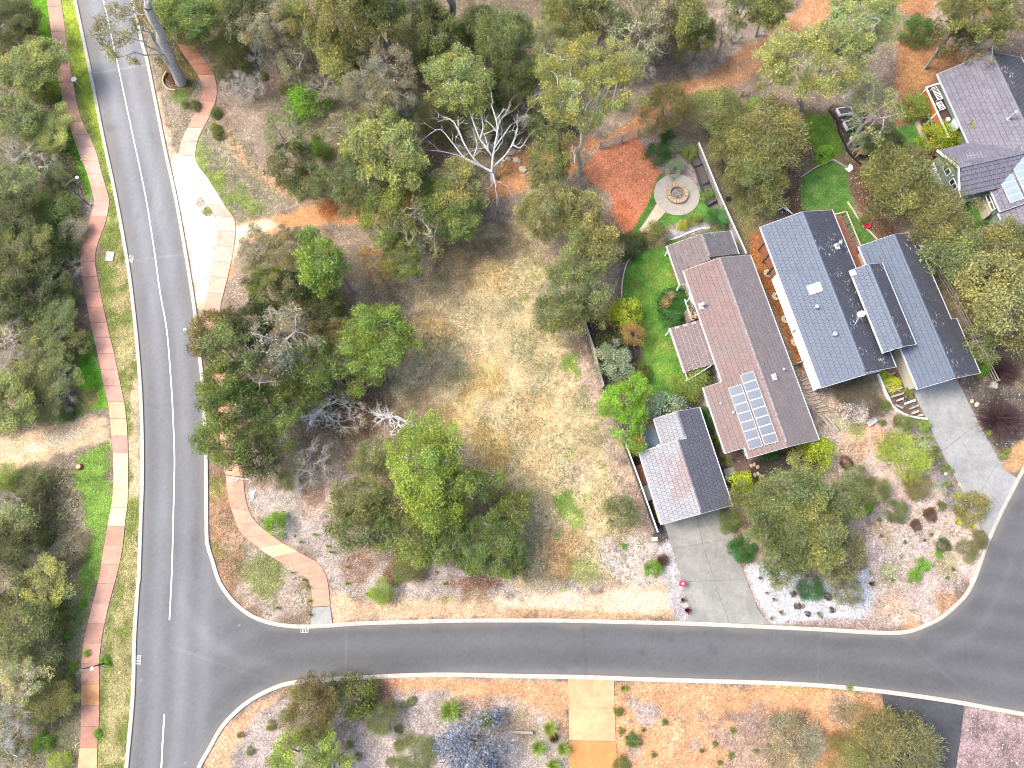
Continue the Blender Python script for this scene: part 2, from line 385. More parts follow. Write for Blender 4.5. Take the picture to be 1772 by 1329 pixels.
# --- right of the left road
zone((176,160,136), [(232,15),(300,20),(378,120),(372,180),(340,250),(480,370),(405,390),(376,420),(372,500),(352,545),(330,500),(300,330),(260,130)], .3, .7, kind='ld')
zone((236,200,168), [(252,110),(268,140),(290,215),(306,270),(330,285),(350,345),(378,385),(374,450),(352,545),(338,530),(300,325),(270,180)], .25, .4, kind='n', var=.1)
zone((252,240,226), [(303,268),(332,280),(350,340),(377,385),(372,430),(356,520),(342,520),(320,420),(300,315)], .35, .5, kind='n', var=.06)
blob((150,150,90), 360,365,9,.9,'g'); blob((148,142,120), 346,352,8,.6)
zone((138,158,72), [(340,265),(350,300),(380,345),(410,385),(470,370),(440,330),(400,300),(370,260),(345,240)], .4, 1.0, amt=.85, kind='g', patch=.43, var=.4)
zone((178,166,140), [(350,215),(375,180),(480,340),(520,355),(460,365),(400,300),(352,262)], .5, 1.0, amt=.6, kind='ld')
zone((206,166,126), [(366,170),(378,178),(402,232),(440,286),(505,322),(610,340),(720,330),(715,352),(650,362),(500,345),(425,296),(390,240)], .4, .6, amt=.8, kind='n')
zone((222,164,116), [(404,388),(470,374),(560,352),(640,343),(722,328),(730,350),(690,374),(625,386),(540,390),(470,404),(412,430),(400,470),(378,500),(385,440)], .3, .5, kind='n', var=.14)
zone((252,236,212), [(402,392),(470,378),(480,392),(430,410),(410,440),(396,460)], .4, .5, amt=.9, kind='n', var=.05)
blob((196,120,70), 570,362,22,.7,'n'); blob((200,122,74),630,356,24,.7,'n'); blob((200,125,75),700,342,22,.6,'n')
zone((92,84,44), [(292,50),(312,60),(345,130),(330,165),(305,165),(285,140),(278,100)], .4,.6,amt=.8,kind='l')
blob((96,62,50),300,134,16,.9,'l'); blob((110,150,60),310,165,20,.6,'g')
# --- west corner and litter south of the middle trees
zone((190,176,164), [(405,600),(420,820),(450,860),(600,800),(640,850),(560,900),(600,960),(930,1000),(1150,960),(1150,1030),(900,1035),(640,1040),(575,1020),(540,960),(470,910),(440,880),(425,830),(400,800)], .5, 1.0, kind='l', var=.35)
zone((182,142,110), [(358,800),(392,800),(400,870),(450,950),(530,1000),(540,1080),(480,1078),(400,1040),(362,960)], .4, .8, amt=.85, kind='d', var=.3)
zone((186,172,158), [(420,930),(520,990),(540,1080),(470,1076),(410,1030)], .5, .9, amt=.8, kind='l', var=.3)
blob((142,152,84), 455,1000,42,.75,'gd'); blob((150,156,80),372,850,24,.6,'g'); blob((150,148,80),375,950,18,.6,'gd')
blob((212,172,140),400,935,22,.7); blob((214,180,150),560,860,40,.6)
zone((160,150,96), [(352,560),(378,560),(390,700),(395,800),(364,800),(352,700)], .3, .6, amt=.8, kind='gd')
blob((126,104,86),620,725,60,.8,'l',.4,1.0); blob((120,96,76),585,690,40,.7,'l',.4); blob((138,92,72),700,990,46,.75,'l',.4,2.0); blob((132,92,74),820,1008,50,.75,'l',.4,2.4); blob((150,108,86),620,985,34,.5,'l')
blob((142,110,90),545,850,22,.6,'l')
# --- the vacant block
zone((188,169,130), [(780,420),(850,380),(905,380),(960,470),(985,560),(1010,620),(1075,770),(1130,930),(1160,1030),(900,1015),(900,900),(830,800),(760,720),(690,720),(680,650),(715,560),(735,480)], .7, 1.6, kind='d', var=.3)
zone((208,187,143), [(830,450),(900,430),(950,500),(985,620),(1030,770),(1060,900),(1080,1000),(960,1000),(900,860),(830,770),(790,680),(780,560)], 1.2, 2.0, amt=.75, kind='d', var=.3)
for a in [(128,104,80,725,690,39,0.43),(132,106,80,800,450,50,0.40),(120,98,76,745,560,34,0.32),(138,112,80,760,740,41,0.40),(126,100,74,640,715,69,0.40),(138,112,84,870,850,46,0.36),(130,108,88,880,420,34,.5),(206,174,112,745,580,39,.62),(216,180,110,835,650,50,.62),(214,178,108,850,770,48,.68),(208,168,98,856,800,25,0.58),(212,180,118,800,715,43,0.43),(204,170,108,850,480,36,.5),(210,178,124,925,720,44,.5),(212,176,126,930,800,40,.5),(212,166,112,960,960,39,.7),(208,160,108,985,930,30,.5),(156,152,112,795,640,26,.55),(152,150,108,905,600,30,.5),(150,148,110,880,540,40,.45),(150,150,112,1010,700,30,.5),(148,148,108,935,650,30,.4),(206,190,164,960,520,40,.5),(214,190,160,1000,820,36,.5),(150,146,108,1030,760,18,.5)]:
    blob(a[:3], a[3], a[4], a[5], a[6], 'd', .3)  # the dark browns are dead grass with tree shade painted in
for i in range(9):                                                    # old wheel lines in the dry grass
    t = i / 8.0
    blob((212,186,136), 868 + 64 * t, 470 + 330 * t, 12, .35, 'd'); blob((206,182,136), 905 + 60 * t, 450 + 330 * t, 10, .3, 'd')
for a in [(990,630,22,.75),(1002,645,14,.7),(978,880,30,.7),(965,865,18,.5),(998,905,20,.6),(1015,860,10,.5),(985,855,12,.5),(965,928,8,.8),(976,1026,9,.7),(1035,735,12,.4),(930,480,10,.5),(950,470,8,.5),(905,515,10,.35),(1045,810,10,.4),(1010,985,24,.35),(985,785,14,.3)]:
    blob((124,160,62), *a[:4], kind='g', var=.4)
for i in range(26):
    blob((96,150,44), 925+18*math.sin(i*7.1)+i*.9, 455+i*5.2, 2.2, .8, 'g')
zone((190,164,146), [(985,560),(1010,600),(1050,700),(1090,800),(1140,930),(1110,930),(1070,860),(1045,780),(1020,690),(1000,630)], .4, .7, amt=.8, kind='l', var=.3)
zone((196,182,174), [(1040,930),(1135,925),(1160,960),(1180,1000),(1190,1076),(1160,1070),(1160,1030),(1080,1010),(1040,980)], .5, .8, amt=.85, kind='l', var=.3)
zone((222,186,152), [(574,1030),(640,1042),(900,1036),(1060,1016),(1165,1015),(1168,1074),(900,1072),(700,1075),(578,1082),(572,1050)], .3, .6, kind='n', var=.2)
zone((246,216,186), [(860,1040),(950,1028),(1060,1020),(1110,1020),(1160,1030),(1160,1056),(1000,1052),(930,1056),(860,1050)], .4, .7, amt=.85, kind='n', var=.1)
zone((176,144,108), [(880,1052),(1165,1066),(1165,1074),(880,1072)], .2, .3, amt=.6, kind='d')
blob((170,146,110),820,1030,34,.6,'d',.3,2.5); blob((236,200,160),690,1040,34,.6,'n',.1,2.5); blob((148,150,80),770,1040,18,.4,'g',.3,2.2)
zone((192,186,186), [(1130,940),(1152,912),(1200,1076),(1166,1076),(1155,1010)], .3, .4, kind='l', var=.3)
# --- bush tracks behind the houses
zone((206,152,110), [(860,300),(885,268),(925,250),(1000,236),(1038,240),(1092,212),(1112,174),(1182,138),(1220,133),(1264,102),(1289,77),(1330,61),(1373,26),(1405,-20),(1480,-20),(1440,20),(1406,60),(1340,110),(1258,153),(1200,175),(1130,215),(1090,240),(1010,262),(1010,300),(960,300),(905,330),(850,345),(840,330)], .3, .35, kind='n', var=.14)
zone((222,172,130), [(1190,160),(1262,118),(1330,80),(1395,30),(1400,42),(1330,100),(1262,142),(1200,166)], .5, .7, amt=.8, kind='n', var=.12)
zone((178,128,92), [(1540,-20),(1620,-20),(1600,30),(1640,70),(1700,90),(1716,92),(1624,134),(1605,148),(1580,166),(1575,205),(1552,222),(1544,150),(1552,78),(1570,30)], .4, .8, kind='n', var=.25)
zone((210,158,104), [(1560,110),(1590,100),(1612,130),(1590,170),(1570,190),(1556,160)], .5, .7, amt=.8, kind='n', var=.15)
zone((176,158,142), [(1040,130),(1120,90),(1200,60),(1300,0),(1370,0),(1330,50),(1260,96),(1215,130),(1160,140),(1110,165),(1080,200)], .5, .9, kind='l', var=.35)
zone((148,128,116), [(850,250),(980,230),(1090,170),(1130,120),(1000,190),(900,210)], .6, .9, amt=.5, kind='l')
zone((198,88,50), [(1640,0),(1790,60),(1772,0)], .5, .8, amt=.5)
# --- the yards
zone((136,122,98), [(1205,170),(1290,160),(1400,180),(1452,200),(1480,300),(1510,300),(1640,240),(1800,300),(1800,700),(1690,690),(1640,600),(1580,380),(1400,350),(1330,380),(1300,440),(1250,340)], .4, .8, kind='ld', var=.3)
zone((124,142,66), [(1250,290),(1290,330),(1320,400),(1290,410),(1262,340)], .6, 1.0, amt=.6, kind='g', patch=.45); blob((140,120,86),1300,405,30,.6,'d')
zone((96,140,42), [(1390,195),(1440,190),(1462,265),(1430,285),(1392,240)], .4, .8, amt=.8, kind='g', var=.3)
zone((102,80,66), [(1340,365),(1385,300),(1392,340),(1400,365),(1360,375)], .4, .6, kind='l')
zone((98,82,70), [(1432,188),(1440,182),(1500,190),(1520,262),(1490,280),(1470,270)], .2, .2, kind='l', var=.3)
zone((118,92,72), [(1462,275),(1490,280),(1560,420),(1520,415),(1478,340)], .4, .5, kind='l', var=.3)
zone((92,132,64), [(1388,306),(1412,288),(1442,277),(1464,290),(1470,330),(1478,365),(1516,412),(1500,425),(1488,420),(1440,362),(1390,362),(1384,330)], .06, .08, kind='g', var=.3)
zone((104,152,66), [(1552,222),(1582,214),(1600,258),(1562,266)], .05, .06, kind='g', var=.3)
zone((104,162,52), [(1655,356),(1706,350),(1720,385),(1700,400),(1660,396)], .1, .2, kind='g', var=.3)
zone((190,170,148), [(1582,212),(1592,208),(1612,256),(1604,266)], .04, .05, kind='n', var=.35)
zone((176,150,128), [(1565,268),(1592,262),(1594,270),(1568,276)], .04, .05, kind='n', var=.35)
zone((150,112,80), [(1592,205),(1625,190),(1640,240),(1612,258)], .2, .3, kind='n')
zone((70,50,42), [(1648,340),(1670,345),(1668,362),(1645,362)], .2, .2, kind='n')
# red clay court, fire pit lawn, main lawn
zone((216,140,104), [(1005,300),(1018,276),(1036,262),(1104,236),(1125,268),(1148,300),(1134,330),(1122,352),(1104,396),(1078,408),(1056,335),(1030,320)], .12, .2, kind='n', var=.16)
blob((218,148,112),1048,312,26,.5,'n',.1); blob((196,112,76),1075,370,30,.6,'n',.3); blob((222,152,116),1112,285,22,.5,'n',.1)
zone((166,150,142), [(1104,236),(1128,235),(1200,250),(1240,340),(1215,330),(1190,300),(1145,300),(1120,262)], .15, .2, kind='l', var=.35)
zone((88,138,56), [(1142,300),(1150,300),(1140,320),(1135,350),(1112,390),(1100,406),(1094,400),(1120,355),(1130,328)], .05, .05, kind='g', var=.25)
zone((100,144,66), [(1140,352),(1165,372),(1195,370),(1210,345),(1212,310),(1226,340),(1236,380),(1190,378),(1130,400),(1120,385)], .1, .15, kind='g', var=.3)
zone((196,188,186), [(1155,400),(1180,392),(1225,384),(1230,396),(1200,406),(1160,416),(1150,412)], .1, .2, kind='l', var=.3)
zone((108,140,52), [(1156,420),(1200,408),(1232,396),(1250,398),(1200,410),(1158,428)], .05, .05, kind='g')
zone((104,148,60), [(1093,446),(1112,432),(1136,428),(1153,430),(1180,495),(1180,520),(1190,560),(1164,572),(1188,645),(1200,672),(1170,690),(1124,712),(1123,670),(1110,611),(1102,560),(1084,540),(1075,514),(1079,473)], .06, .08, kind='g', var=.3)
for a in [(1120,470,12,.5),(1098,490,10,.45),(1150,600,14,.5),(1118,640,12,.5),(1165,660,14,.5),(1112,560,10,.4)]: blob((168,166,92), *a, kind='g', var=.3)
for a in [(1410,330,16,.4),(1450,310,14,.4),(1440,350,14,.35),(1486,392,10,.4),(1575,240,9,.4)]: blob((128,152,84), *a, kind='g', var=.3)
for a in [(1140,480,26,.5),(1110,520,18,.4),(1130,600,24,.5),(1146,640,20,.5),(1168,560,16,.45),(1128,455,14,.3)]: blob((146,176,76), *a, kind='g', var=.2)
blob((178,150,92),1164,476,10,.6,'d',.2,.6); blob((176,150,96),1172,600,10,.6,'d',.2,.5)
zone((132,116,108), [(1076,440),(1095,425),(1110,430),(1092,446),(1078,475),(1074,515),(1066,520)], .1, .15, kind='l')
zone((150,120,105), [(1100,404),(1125,396),(1135,425),(1110,432)], .1, .15, kind='l', var=.3)
zone((58,98,42), [(1137,520),(1146,502),(1165,496),(1182,498),(1194,525),(1196,556),(1170,570),(1148,556),(1138,540)], .06, .08, kind='g', var=.3)
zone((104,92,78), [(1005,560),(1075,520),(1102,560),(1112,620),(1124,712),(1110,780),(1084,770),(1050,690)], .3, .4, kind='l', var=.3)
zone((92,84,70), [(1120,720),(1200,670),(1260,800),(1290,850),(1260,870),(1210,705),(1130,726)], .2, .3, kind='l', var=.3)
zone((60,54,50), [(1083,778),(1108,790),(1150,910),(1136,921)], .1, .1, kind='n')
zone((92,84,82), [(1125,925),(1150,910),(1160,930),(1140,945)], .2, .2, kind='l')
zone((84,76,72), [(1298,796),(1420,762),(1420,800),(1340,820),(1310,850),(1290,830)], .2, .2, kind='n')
# between the houses
zone((172,116,68), [(1300,405),(1322,400),(1345,470),(1400,625),(1412,640),(1385,640),(1296,440)], .2, .3, kind='n', var=.25)
zone((150,128,106), [(1330,450),(1345,470),(1390,600),(1380,590)], .3, .3, amt=.6, kind='l')
zone((190,170,148), [(1385,640),(1412,640),(1425,680),(1470,690),(1470,740),(1440,760),(1410,740)], .3, .5, kind='l', var=.4)
zone((206,184,172), [(1400,768),(1430,730),(1470,690),(1540,700),(1590,735),(1620,790),(1690,900),(1708,940),(1690,990),(1650,1046),(1600,1080),(1520,1092),(1475,1088),(1500,1010),(1500,880),(1440,800)], .3, .7, kind='l', var=.3)
for a in [(222,172,136,1500,755,34,.75),(222,178,146,1470,790,26,.6),(206,180,164,1540,810,40,.4),(208,194,186,1560,960,50,.5),(214,164,122,1640,1050,24,.8),(218,170,130,1580,1080,26,.8),(224,184,150,1548,1050,28,.6),(216,176,140,1530,920,24,.5),(152,152,92,1640,970,26,.5),(150,160,96,1535,990,20,.55),(140,170,100,1625,840,12,.7),(146,172,80,1480,740,20,.6),(160,170,90,1455,735,14,.5),(226,196,164,1462,760,16,.7),(110,104,100,1700,930,18,.5)]:
    blob(a[:3], a[3], a[4], a[5], a[6], 'l', .3)
zone((150,142,138), [(1562,735),(1600,726),(1660,850),(1690,900),(1672,900),(1640,880),(1610,800),(1580,770)], .25, .5, kind='l', var=.4)
zone((116,100,90), [(1522,660),(1560,640),(1602,726),(1600,732),(1540,705)], .12, .15, kind='l', var=.35)
zone((110,102,94), [(1660,660),(1720,660),(1800,690),(1800,780),(1740,800),(1710,760)], .2, .4, kind='l', var=.45)
zone((206,162,118), [(1736,812),(1745,780),(1790,740),(1800,760),(1759,826)], .2, .4, kind='n', var=.2)
zone((216,216,220), [(1284,984),(1300,975),(1340,985),(1420,1000),(1500,985),(1512,1030),(1500,1070),(1470,1086),(1332,1078),(1312,1050)], .2, .4, kind='n', var=.16)
zone((168,144,134), [(1360,1076),(1500,1068),(1530,1094),(1430,1088)], .2, .4, amt=.75, kind='l', var=.4)
zone((180,150,140), [(1262,900),(1290,985),(1310,1040),(1330,1078),(1318,1070),(1288,1000),(1264,930)], .15, .2, amt=.7, kind='l')
# --- south of the street
zone((192,176,166), [(395,1262),(440,1216),(520,1188),(640,1176),(980,1176),(985,1340),(360,1345)], .4, .7, kind='l', var=.35)
zone((214,160,120), [(660,1174),(985,1178),(985,1300),(960,1240),(900,1210),(760,1196),(680,1192)], .4, .7, kind='n', var=.25)
zone((220,178,142), [(350,1329),(385,1264),(412,1236),(444,1214),(500,1190),(490,1206),(440,1240),(412,1290),(395,1340)], .3, .5, kind='n', var=.2)
blob((150,116,92),820,1215,50,.5,'d',.3,2.2); blob((160,140,110),900,1250,40,.7,'d'); blob((172,116,90),660,1195,26,.6)
zone((218,164,122), [(1064,1180),(1300,1186),(1420,1190),(1528,1204),(1545,1290),(1430,1345),(1064,1345)], .4, .7, kind='n', var=.22)
for a in [(178,168,164,1120,1238,26,.8),(170,158,152,1095,1215,16,.7),(186,170,160,1100,1300,22,.7),(172,152,140,1215,1240,14,.6),(168,150,142,1240,1270,30,.6),(164,148,138,1290,1290,50,.7),(160,142,134,1320,1240,30,.6),(176,166,162,1205,1290,16,.6),(166,150,140,1460,1230,34,.6),(214,158,116,1350,1220,26,.6),(232,190,150,1160,1270,40,.5),(158,130,110,1380,1270,40,.5)]:
    blob(a[:3], a[3], a[4], a[5], a[6], 'l', .35)
zone((166,142,142), [(1668,1226),(1790,1250),(1790,1345),(1650,1345),(1662,1280)], .15, .3, kind='l', var=.45)
zone((150,156,80), [(1330,1184),(1500,1196),(1500,1200),(1330,1188)], .1, .2, amt=.5, kind='g')
gv = np.zeros((len(x), 3)); gv[:, 0] = x; gv[:, 1] = y
nx, ny = len(xs), len(ys); ii = np.arange(nx * ny).reshape(ny, nx)
Q = np.stack([ii[:-1, :-1], ii[:-1, 1:], ii[1:, 1:], ii[1:, :-1]], -1).reshape(-1, 4)
colr[(abs(x) > 60.1) | (y > 66.1) | (y < -24.1)] = (152, 137, 118)
_gr = np.clip((colr[:, 1] - colr[:, 0]) / 30.0, 0, 1)[:, None]
galb = alb(np.clip(colr, 5, 252)) * (0.90 + 0.10 * _gr)
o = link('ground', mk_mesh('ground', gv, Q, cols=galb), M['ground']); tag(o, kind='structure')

# ------------------------------------------------------------------ roads
step = 0.15
rx, ry = np.meshgrid(np.arange(-54, 60, step), np.arange(-22, 60, step)); rs = rx.shape; rx, ry = rx.ravel(), ry.ravel()
inside = sdist(rx, ry, road_poly) > 0
dl, dr, ds = [np.full(rx.shape, 9.0) for _ in range(3)]
kk = np.where(inside)[0]
dl[kk] = pdist(rx[kk], ry[kk], wKL); dr[kk] = pdist(rx[kk], ry[kk], wKR); ds[kk] = pdist(rx[kk], ry[kk], wKS)
base = np.tile(C3((146, 147, 149)), (len(rx), 1))
gy = G(0, 1100)[1]
wa = 1 - sstep(-33, -29, rx + (ry - G(400, 1000)[1]) * 0.12) if False else (1 - sstep(G(345, 1000)[0], G(420, 1000)[0], rx))
band = 0.05 * np.cos(dl * 2 * np.pi / 1.9 + 0.6) * wa + 0.03 * np.cos((ds - 0.4) * 2 * np.pi / 2.1) * (1 - wa)
big = fbm(rx, ry, 7, 101); med = fbm(rx, ry, 1.6, 131); lng = fbm(rx * 1.0, ry * .12, 0.9, 151) * wa + fbm(rx * .12, ry, .9, 171) * (1 - wa)
tone = 1 + band + 0.14 * (big - .5) + 0.05 * (med - .5) + 0.10 * (lng - .5) + 0.018 * rng.normal(size=len(rx))
top = sstep(5, 45, ry); tone *= 1 + 0.10 * wa + 0.18 * top * wa - 0.10 * (1 - wa) * sstep(-34, -10, rx)
arc = np.exp(-((dr - 3.2) / 0.5) ** 2) * np.exp(-((rx - G(430, 1100)[0]) ** 2 + (ry - gy) ** 2) / 60) + .6 * np.exp(-((dr - 2.2) / 0.4) ** 2) * np.exp(-((rx - G(1680, 1100)[0]) ** 2 + (ry - gy) ** 2) / 90)
tone += 0.10 * arc
base = base * tone[:, None]
edge = np.minimum(np.minimum(dl, dr), ds)
ew = (1 - sstep(0.15, 0.75, edge + (med - .5) * .8)) * 0.55
base = base * (1 - ew)[:, None] + C3((176, 166, 156)) * ew[:, None]
lw = (1 - sstep(0.3, 1.6, dl + (med - .5) * 1.0)) * .35 * top
base = base * (1 - lw)[:, None] + C3((190, 176, 164)) * lw[:, None]
sk = (rng.random(len(rx)) > 0.9994) & (np.hypot(rx - G(440, 1140)[0], ry - G(440, 1140)[1]) < 9); base[sk] = (200, 200, 198)
for (a, b, wd, tn) in (((157,128),(252,112),.10,1.10), ((222,452),(322,440),.10,1.07), ((246,700),(354,700),.07,.95), ((600,1081),(596,1172),.08,1.07), ((1010,1076),(1014,1170),.08,.95), ((1420,1090),(1414,1184),.08,1.06), ((300,1120),(470,1180),.10,1.06), ((1560,1098),(1690,1215),.12,1.05)):
    dd = pdist(rx[kk], ry[kk], np.array([G(*a)[:2], G(*b)[:2]])) + (med[kk] - .5) * .12; base[kk] *= 1 + (tn - 1) * (1 - sstep(wd * .5, wd * 1.6, dd))[:, None]
_st = np.random.default_rng(9)
for _ in range(26):                                                # oil drips and scuffs
    j = kk[_st.integers(len(kk))]; r_ = _st.uniform(.12, .5); q = kk[(abs(rx[kk] - rx[j]) < 2) & (abs(ry[kk] - ry[j]) < 2)]
    base[q] *= (1 - _st.uniform(.03, .08) * (1 - sstep(.4, 1.2, np.hypot(rx[q] - rx[j], ry[q] - ry[j]) / r_ + (med[q] - .5))))[:, None]
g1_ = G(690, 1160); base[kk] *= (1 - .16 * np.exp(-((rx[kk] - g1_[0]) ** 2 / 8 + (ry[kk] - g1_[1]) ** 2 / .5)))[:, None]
idx = np.full(len(rx), -1); g2 = inside.reshape(rs)
cell = g2[:-1, :-1] & g2[1:, :-1] & g2[:-1, 1:] & g2[1:, 1:]
ii = np.arange(len(rx)).reshape(rs); qa = np.stack([ii[:-1, :-1][cell], ii[:-1, 1:][cell], ii[1:, 1:][cell], ii[1:, :-1][cell]], -1)
used = np.unique(qa); idx[used] = np.arange(len(used))
V = np.zeros((len(used), 3)); V[:, 0] = rx[used]; V[:, 1] = ry[used]; V[:, 2] = 0.006
o = link('road', mk_mesh('road', V, idx[qa], cols=alb(base[used]) * 0.60), M['asphalt']); tag(o, kind='structure')
# kerbs: sloping face, flat top, in one ribbon with a real back edge
def ribbon(line, prof):
    P = np.asarray(line); n = len(P); V = []; F = []
    for i in range(n):
        t = P[min(i + 1, n - 1)] - P[max(i - 1, 0)]; t = t / np.linalg.norm(t); nr = np.array([-t[1], t[0]])
        for d, z in prof: V.append((*(P[i] + nr * d), z))
    k = len(prof)
    for i in range(n - 1):
        for j in range(k - 1): F.append((i * k + j, i * k + j + 1, (i + 1) * k + j + 1, (i + 1) * k + j))
    return V, F
prof = [(-.16, 0.0), (-.155, .03), (-.05, .075), (.13, .09), (.16, .085), (.165, 0.0)]
for ln, sg in ((wKL, 1), (wKR, 1), (wKS, -1)):
    pr = prof if ln is not wKL else [(-d, z) for d, z in prof][::-1]
    if ln is wKS: pr = [(-d, z) for d, z in prof][::-1]
    mb = MB(); pr2 = pr
    if ln is wKL: pr2 = [(-.165, 0), (-.16, .085), (-.13, .09), (.05, .075), (.155, .03), (.16, 0)]; pr2 = [(-d, z) for d, z in pr2][::-1]
    V, F = ribbon(ln, pr2); mb.add(V, F); o = mb.build('kerb', M['kerb']); tag(o, kind='structure')
cl = [(174,-20),(180,5),(203,107),(217,174),(230,235),(252,340),(266,427),(277.5,509),(289,573),(296.7,670),(299,711),(302,788),(301,852),(298.5,954),(297,1000),(293.3,1073)]
mb = MB(); V, F = ribbon(smooth_line(GP(cl)[:, :2], 3), [(-.055, .011), (.055, .011)]); mb.add(V, F); tag(mb.build('centre_line', M['paint']), kind='structure')
mb = MB(); V, F = ribbon(smooth_line(GP([(284.4,1236),(281.5,1283),(279,1335)])[:, :2], 3), [(-.06, .011), (.06, .011)]); mb.add(V, F); tag(mb.build('centre_line', M['paint']), kind='structure')
mb = MB()
for px, py in ((320, 570), (334, 567)):
    for dx, dy, lx, ly in ((-1.6, 0, .06, .28), (1.6, 0, .06, .28), (0, 0, .3, .06)):
        g = G(px + dx, py + dy); mb.add([(g[0] - lx / 2, g[1] - ly / 2, .011), (g[0] + lx / 2, g[1] - ly / 2, .011), (g[0] + lx / 2, g[1] + ly / 2, .011), (g[0] - lx / 2, g[1] + ly / 2, .011)], [(0, 1, 2, 3)])
tag(mb.build('survey_mark', M['paint']), kind='structure')

# ------------------------------------------------------------------ footpaths made of poured slabs
def arclen(P): return np.concatenate([[0], np.cumsum(np.linalg.norm(np.diff(P, axis=0), axis=1))])
def samp(P, t): s = arclen(P); s = s / s[-1]; return np.array([np.interp(t, s, P[:, 0]), np.interp(t, s, P[:, 1])]).T
def footpath(Lp, Rp, pitch, colour_at, z=0.05):
    A, B = smooth_line(GP(Lp)[:, :2], 4), smooth_line(GP(Rp)[:, :2], 4)
    n = 120; t = np.linspace(0, 1, n); a, b = samp(A, t), samp(B, t)
    mb = MB(); V = []; F = []
    for i in range(n): V += [(*a[i], .012), (*b[i], .012)]
    for i in range(n - 1): F.append((2 * i, 2 * i + 1, 2 * i + 3, 2 * i + 2))
    mb.add(V, F); base = mb.build('footpath', M['joint']); tag(base, kind='structure')
    L = arclen((A_ := (a + b) / 2))[-1]; k = max(1, int(round(L / pitch)))
    for i in range(k):
        m = 5; tt = np.linspace(i / k, (i + 1) / k, m); tt[0] += .013 / L; tt[-1] -= .013 / L
        pa, pb = samp(A, tt), samp(B, tt); poly = np.concatenate([pa, pb[::-1]])
        mb = MB(); mb.prism(poly, .0, z + random.uniform(-.004, .004)); s = mb.build('slab', M['slab'], base)
        c = poly.mean(0); s.color = (*colour_at(c), 1)
    return base
pxy = lambda w: (CX + FPX * (RC.T @ np.array([w[0], w[1], -H]))[0] / -(RC.T @ np.array([w[0], w[1], -H]))[2], CY - FPX * (RC.T @ np.array([w[0], w[1], -H]))[1] / -(RC.T @ np.array([w[0], w[1], -H]))[2])
LL = [(76,-30),(81.3,0),(99.7,130),(116,200),(133,255),(151,300),(161.6,340),(163,352),(154,385),(143.5,420),(139.5,450),(143.7,490),(151,530),(160.6,575),(171,620),(180.5,670),(188,700),(192,740),(195.6,780),(197,830),(194,870),(189,897),(180,950),(171.5,1000),(162,1040),(152,1080),(145.4,1110),(141.6,1150),(141.5,1175),(141,1240),(139,1290),(135,1329),(132,1370)]
LR = [(102,-30),(106,0),(124.5,130),(139,200),(163.7,255),(176.5,300),(188,340),(189,352),(183,385),(170,420),(164.5,450),(171,490),(179,530),(189,575),(199.5,620),(209.7,670),(216,700),(220,740),(222,780),(222,830),(221,870),(217.4,897),(212,950),(201,1000),(190,1040),(181,1080),(175.5,1110),(171.4,1150),(172,1175),(172,1240),(169,1290),(168,1329),(166,1370)]
def colL(c):
    yy = pxy(c)[1]; j = random.uniform(.93, 1.07)
    for lim, cc in ((90,(230,176,150)),(160,(216,158,134)),(210,(226,168,144)),(380,(240,188,164)),(470,(226,158,132)),(570,(206,146,122)),(640,(220,162,140)),(698,(222,166,146)),(752,(240,194,150)),(781,(206,160,142)),(898,(244,204,160)),(1010,(216,160,132)),(1080,(222,166,142)),(1176,(206,150,126)),(1238,(234,160,100)),(1308,(192,136,112)),(1500,(238,170,124))):  # darker stretches along the bush keep some tree shade in the colour
        if yy < lim: return alb((np.array(cc) * .86 + 30) * j)
footpath(LL, LR, 1.5, colL)
RL = [(262,20),(280,45),(302,70),(320,98),(340,126),(350,148),(348,170),(335,202),(315,243),(309,276),(316,300),(335,322),(355.5,350),(377,381),(376,420),(367,471),(354,532),(356,570),(366,610),(374,660),(378,720),(384,780),(390,821)]
RR = [(290,20),(305,45),(329,66),(350,98),(369,126),(375,148),(374,172),(361,205),(344,238),(338,269),(344,288),(362,312),(389,356),(407,385),(404,432),(395,476),(381,535),(384,570),(392,610),(400,660),(406,720),(414,780),(421,826)]
def colR(c):
    yy = pxy(c)[1]; j = random.uniform(.95, 1.05)
    for lim, cc in ((110,(206,140,112)),(140,(180,116,90)),(215,(220,160,132)),(262,(238,194,170)),(350,(250,224,206)),(420,(242,194,170)),(480,(244,204,180)),(560,(232,180,154)),(3000,(220,160,128))):
        if yy < lim: return alb((np.array(cc) * .86 + 30) * j)
footpath(RL, RR, 1.5, colR)
CL = [(391,822),(396,862),(414,916),(440,941),(463,959),(488.6,974),(512,987),(531,1001),(537,1012),(539.5,1024),(541.5,1050)]
CR = [(421,827),(426,867),(440,900),(473,928.6),(501,946.5),(534,964.5),(551,975),(564,995),(569,1021),(571,1048)]
def colC(c):
    p = pxy(c); j = random.uniform(.96, 1.04)
    return alb(np.array((236,208,166) if 462 < p[0] < 492 else (222,172,146)) * j)
footpath(CL, CR, 1.45, colC)
def paving(name, grid, mat_name='concrete', z=.05, inset=.012, colr=None, part='slab'):
    """poured slabs between rows of points; each slab a part of its paving"""
    P = np.array([[G(*p)[:2] for p in row] for row in grid]); r, c = P.shape[:2]
    out = list(P[0]) + [P[i, -1] for i in range(1, r)] + list(P[-1][::-1][1:]) + [P[i, 0] for i in range(r - 2, 0, -1)]
    mb = MB(); mb.prism(out, .0, .012); b = mb.build(name, M['joint']); tag(b, kind='structure')
    for i in range(r - 1):
        for j in range(c - 1):
            q = np.array([P[i, j], P[i, j + 1], P[i + 1, j + 1], P[i + 1, j]]); ce = q.mean(0)
            q = q + (ce - q) / np.linalg.norm(ce - q, axis=1)[:, None] * inset * 1.5
            mb = MB(); mb.prism(q, .0, z + random.uniform(-.004, .004))
            s = mb.build(part, M[mat_name], b)
            if colr is not None: s.color = (*(np.array(alb(colr)) * random.uniform(.94, 1.06)), 1)
    return b
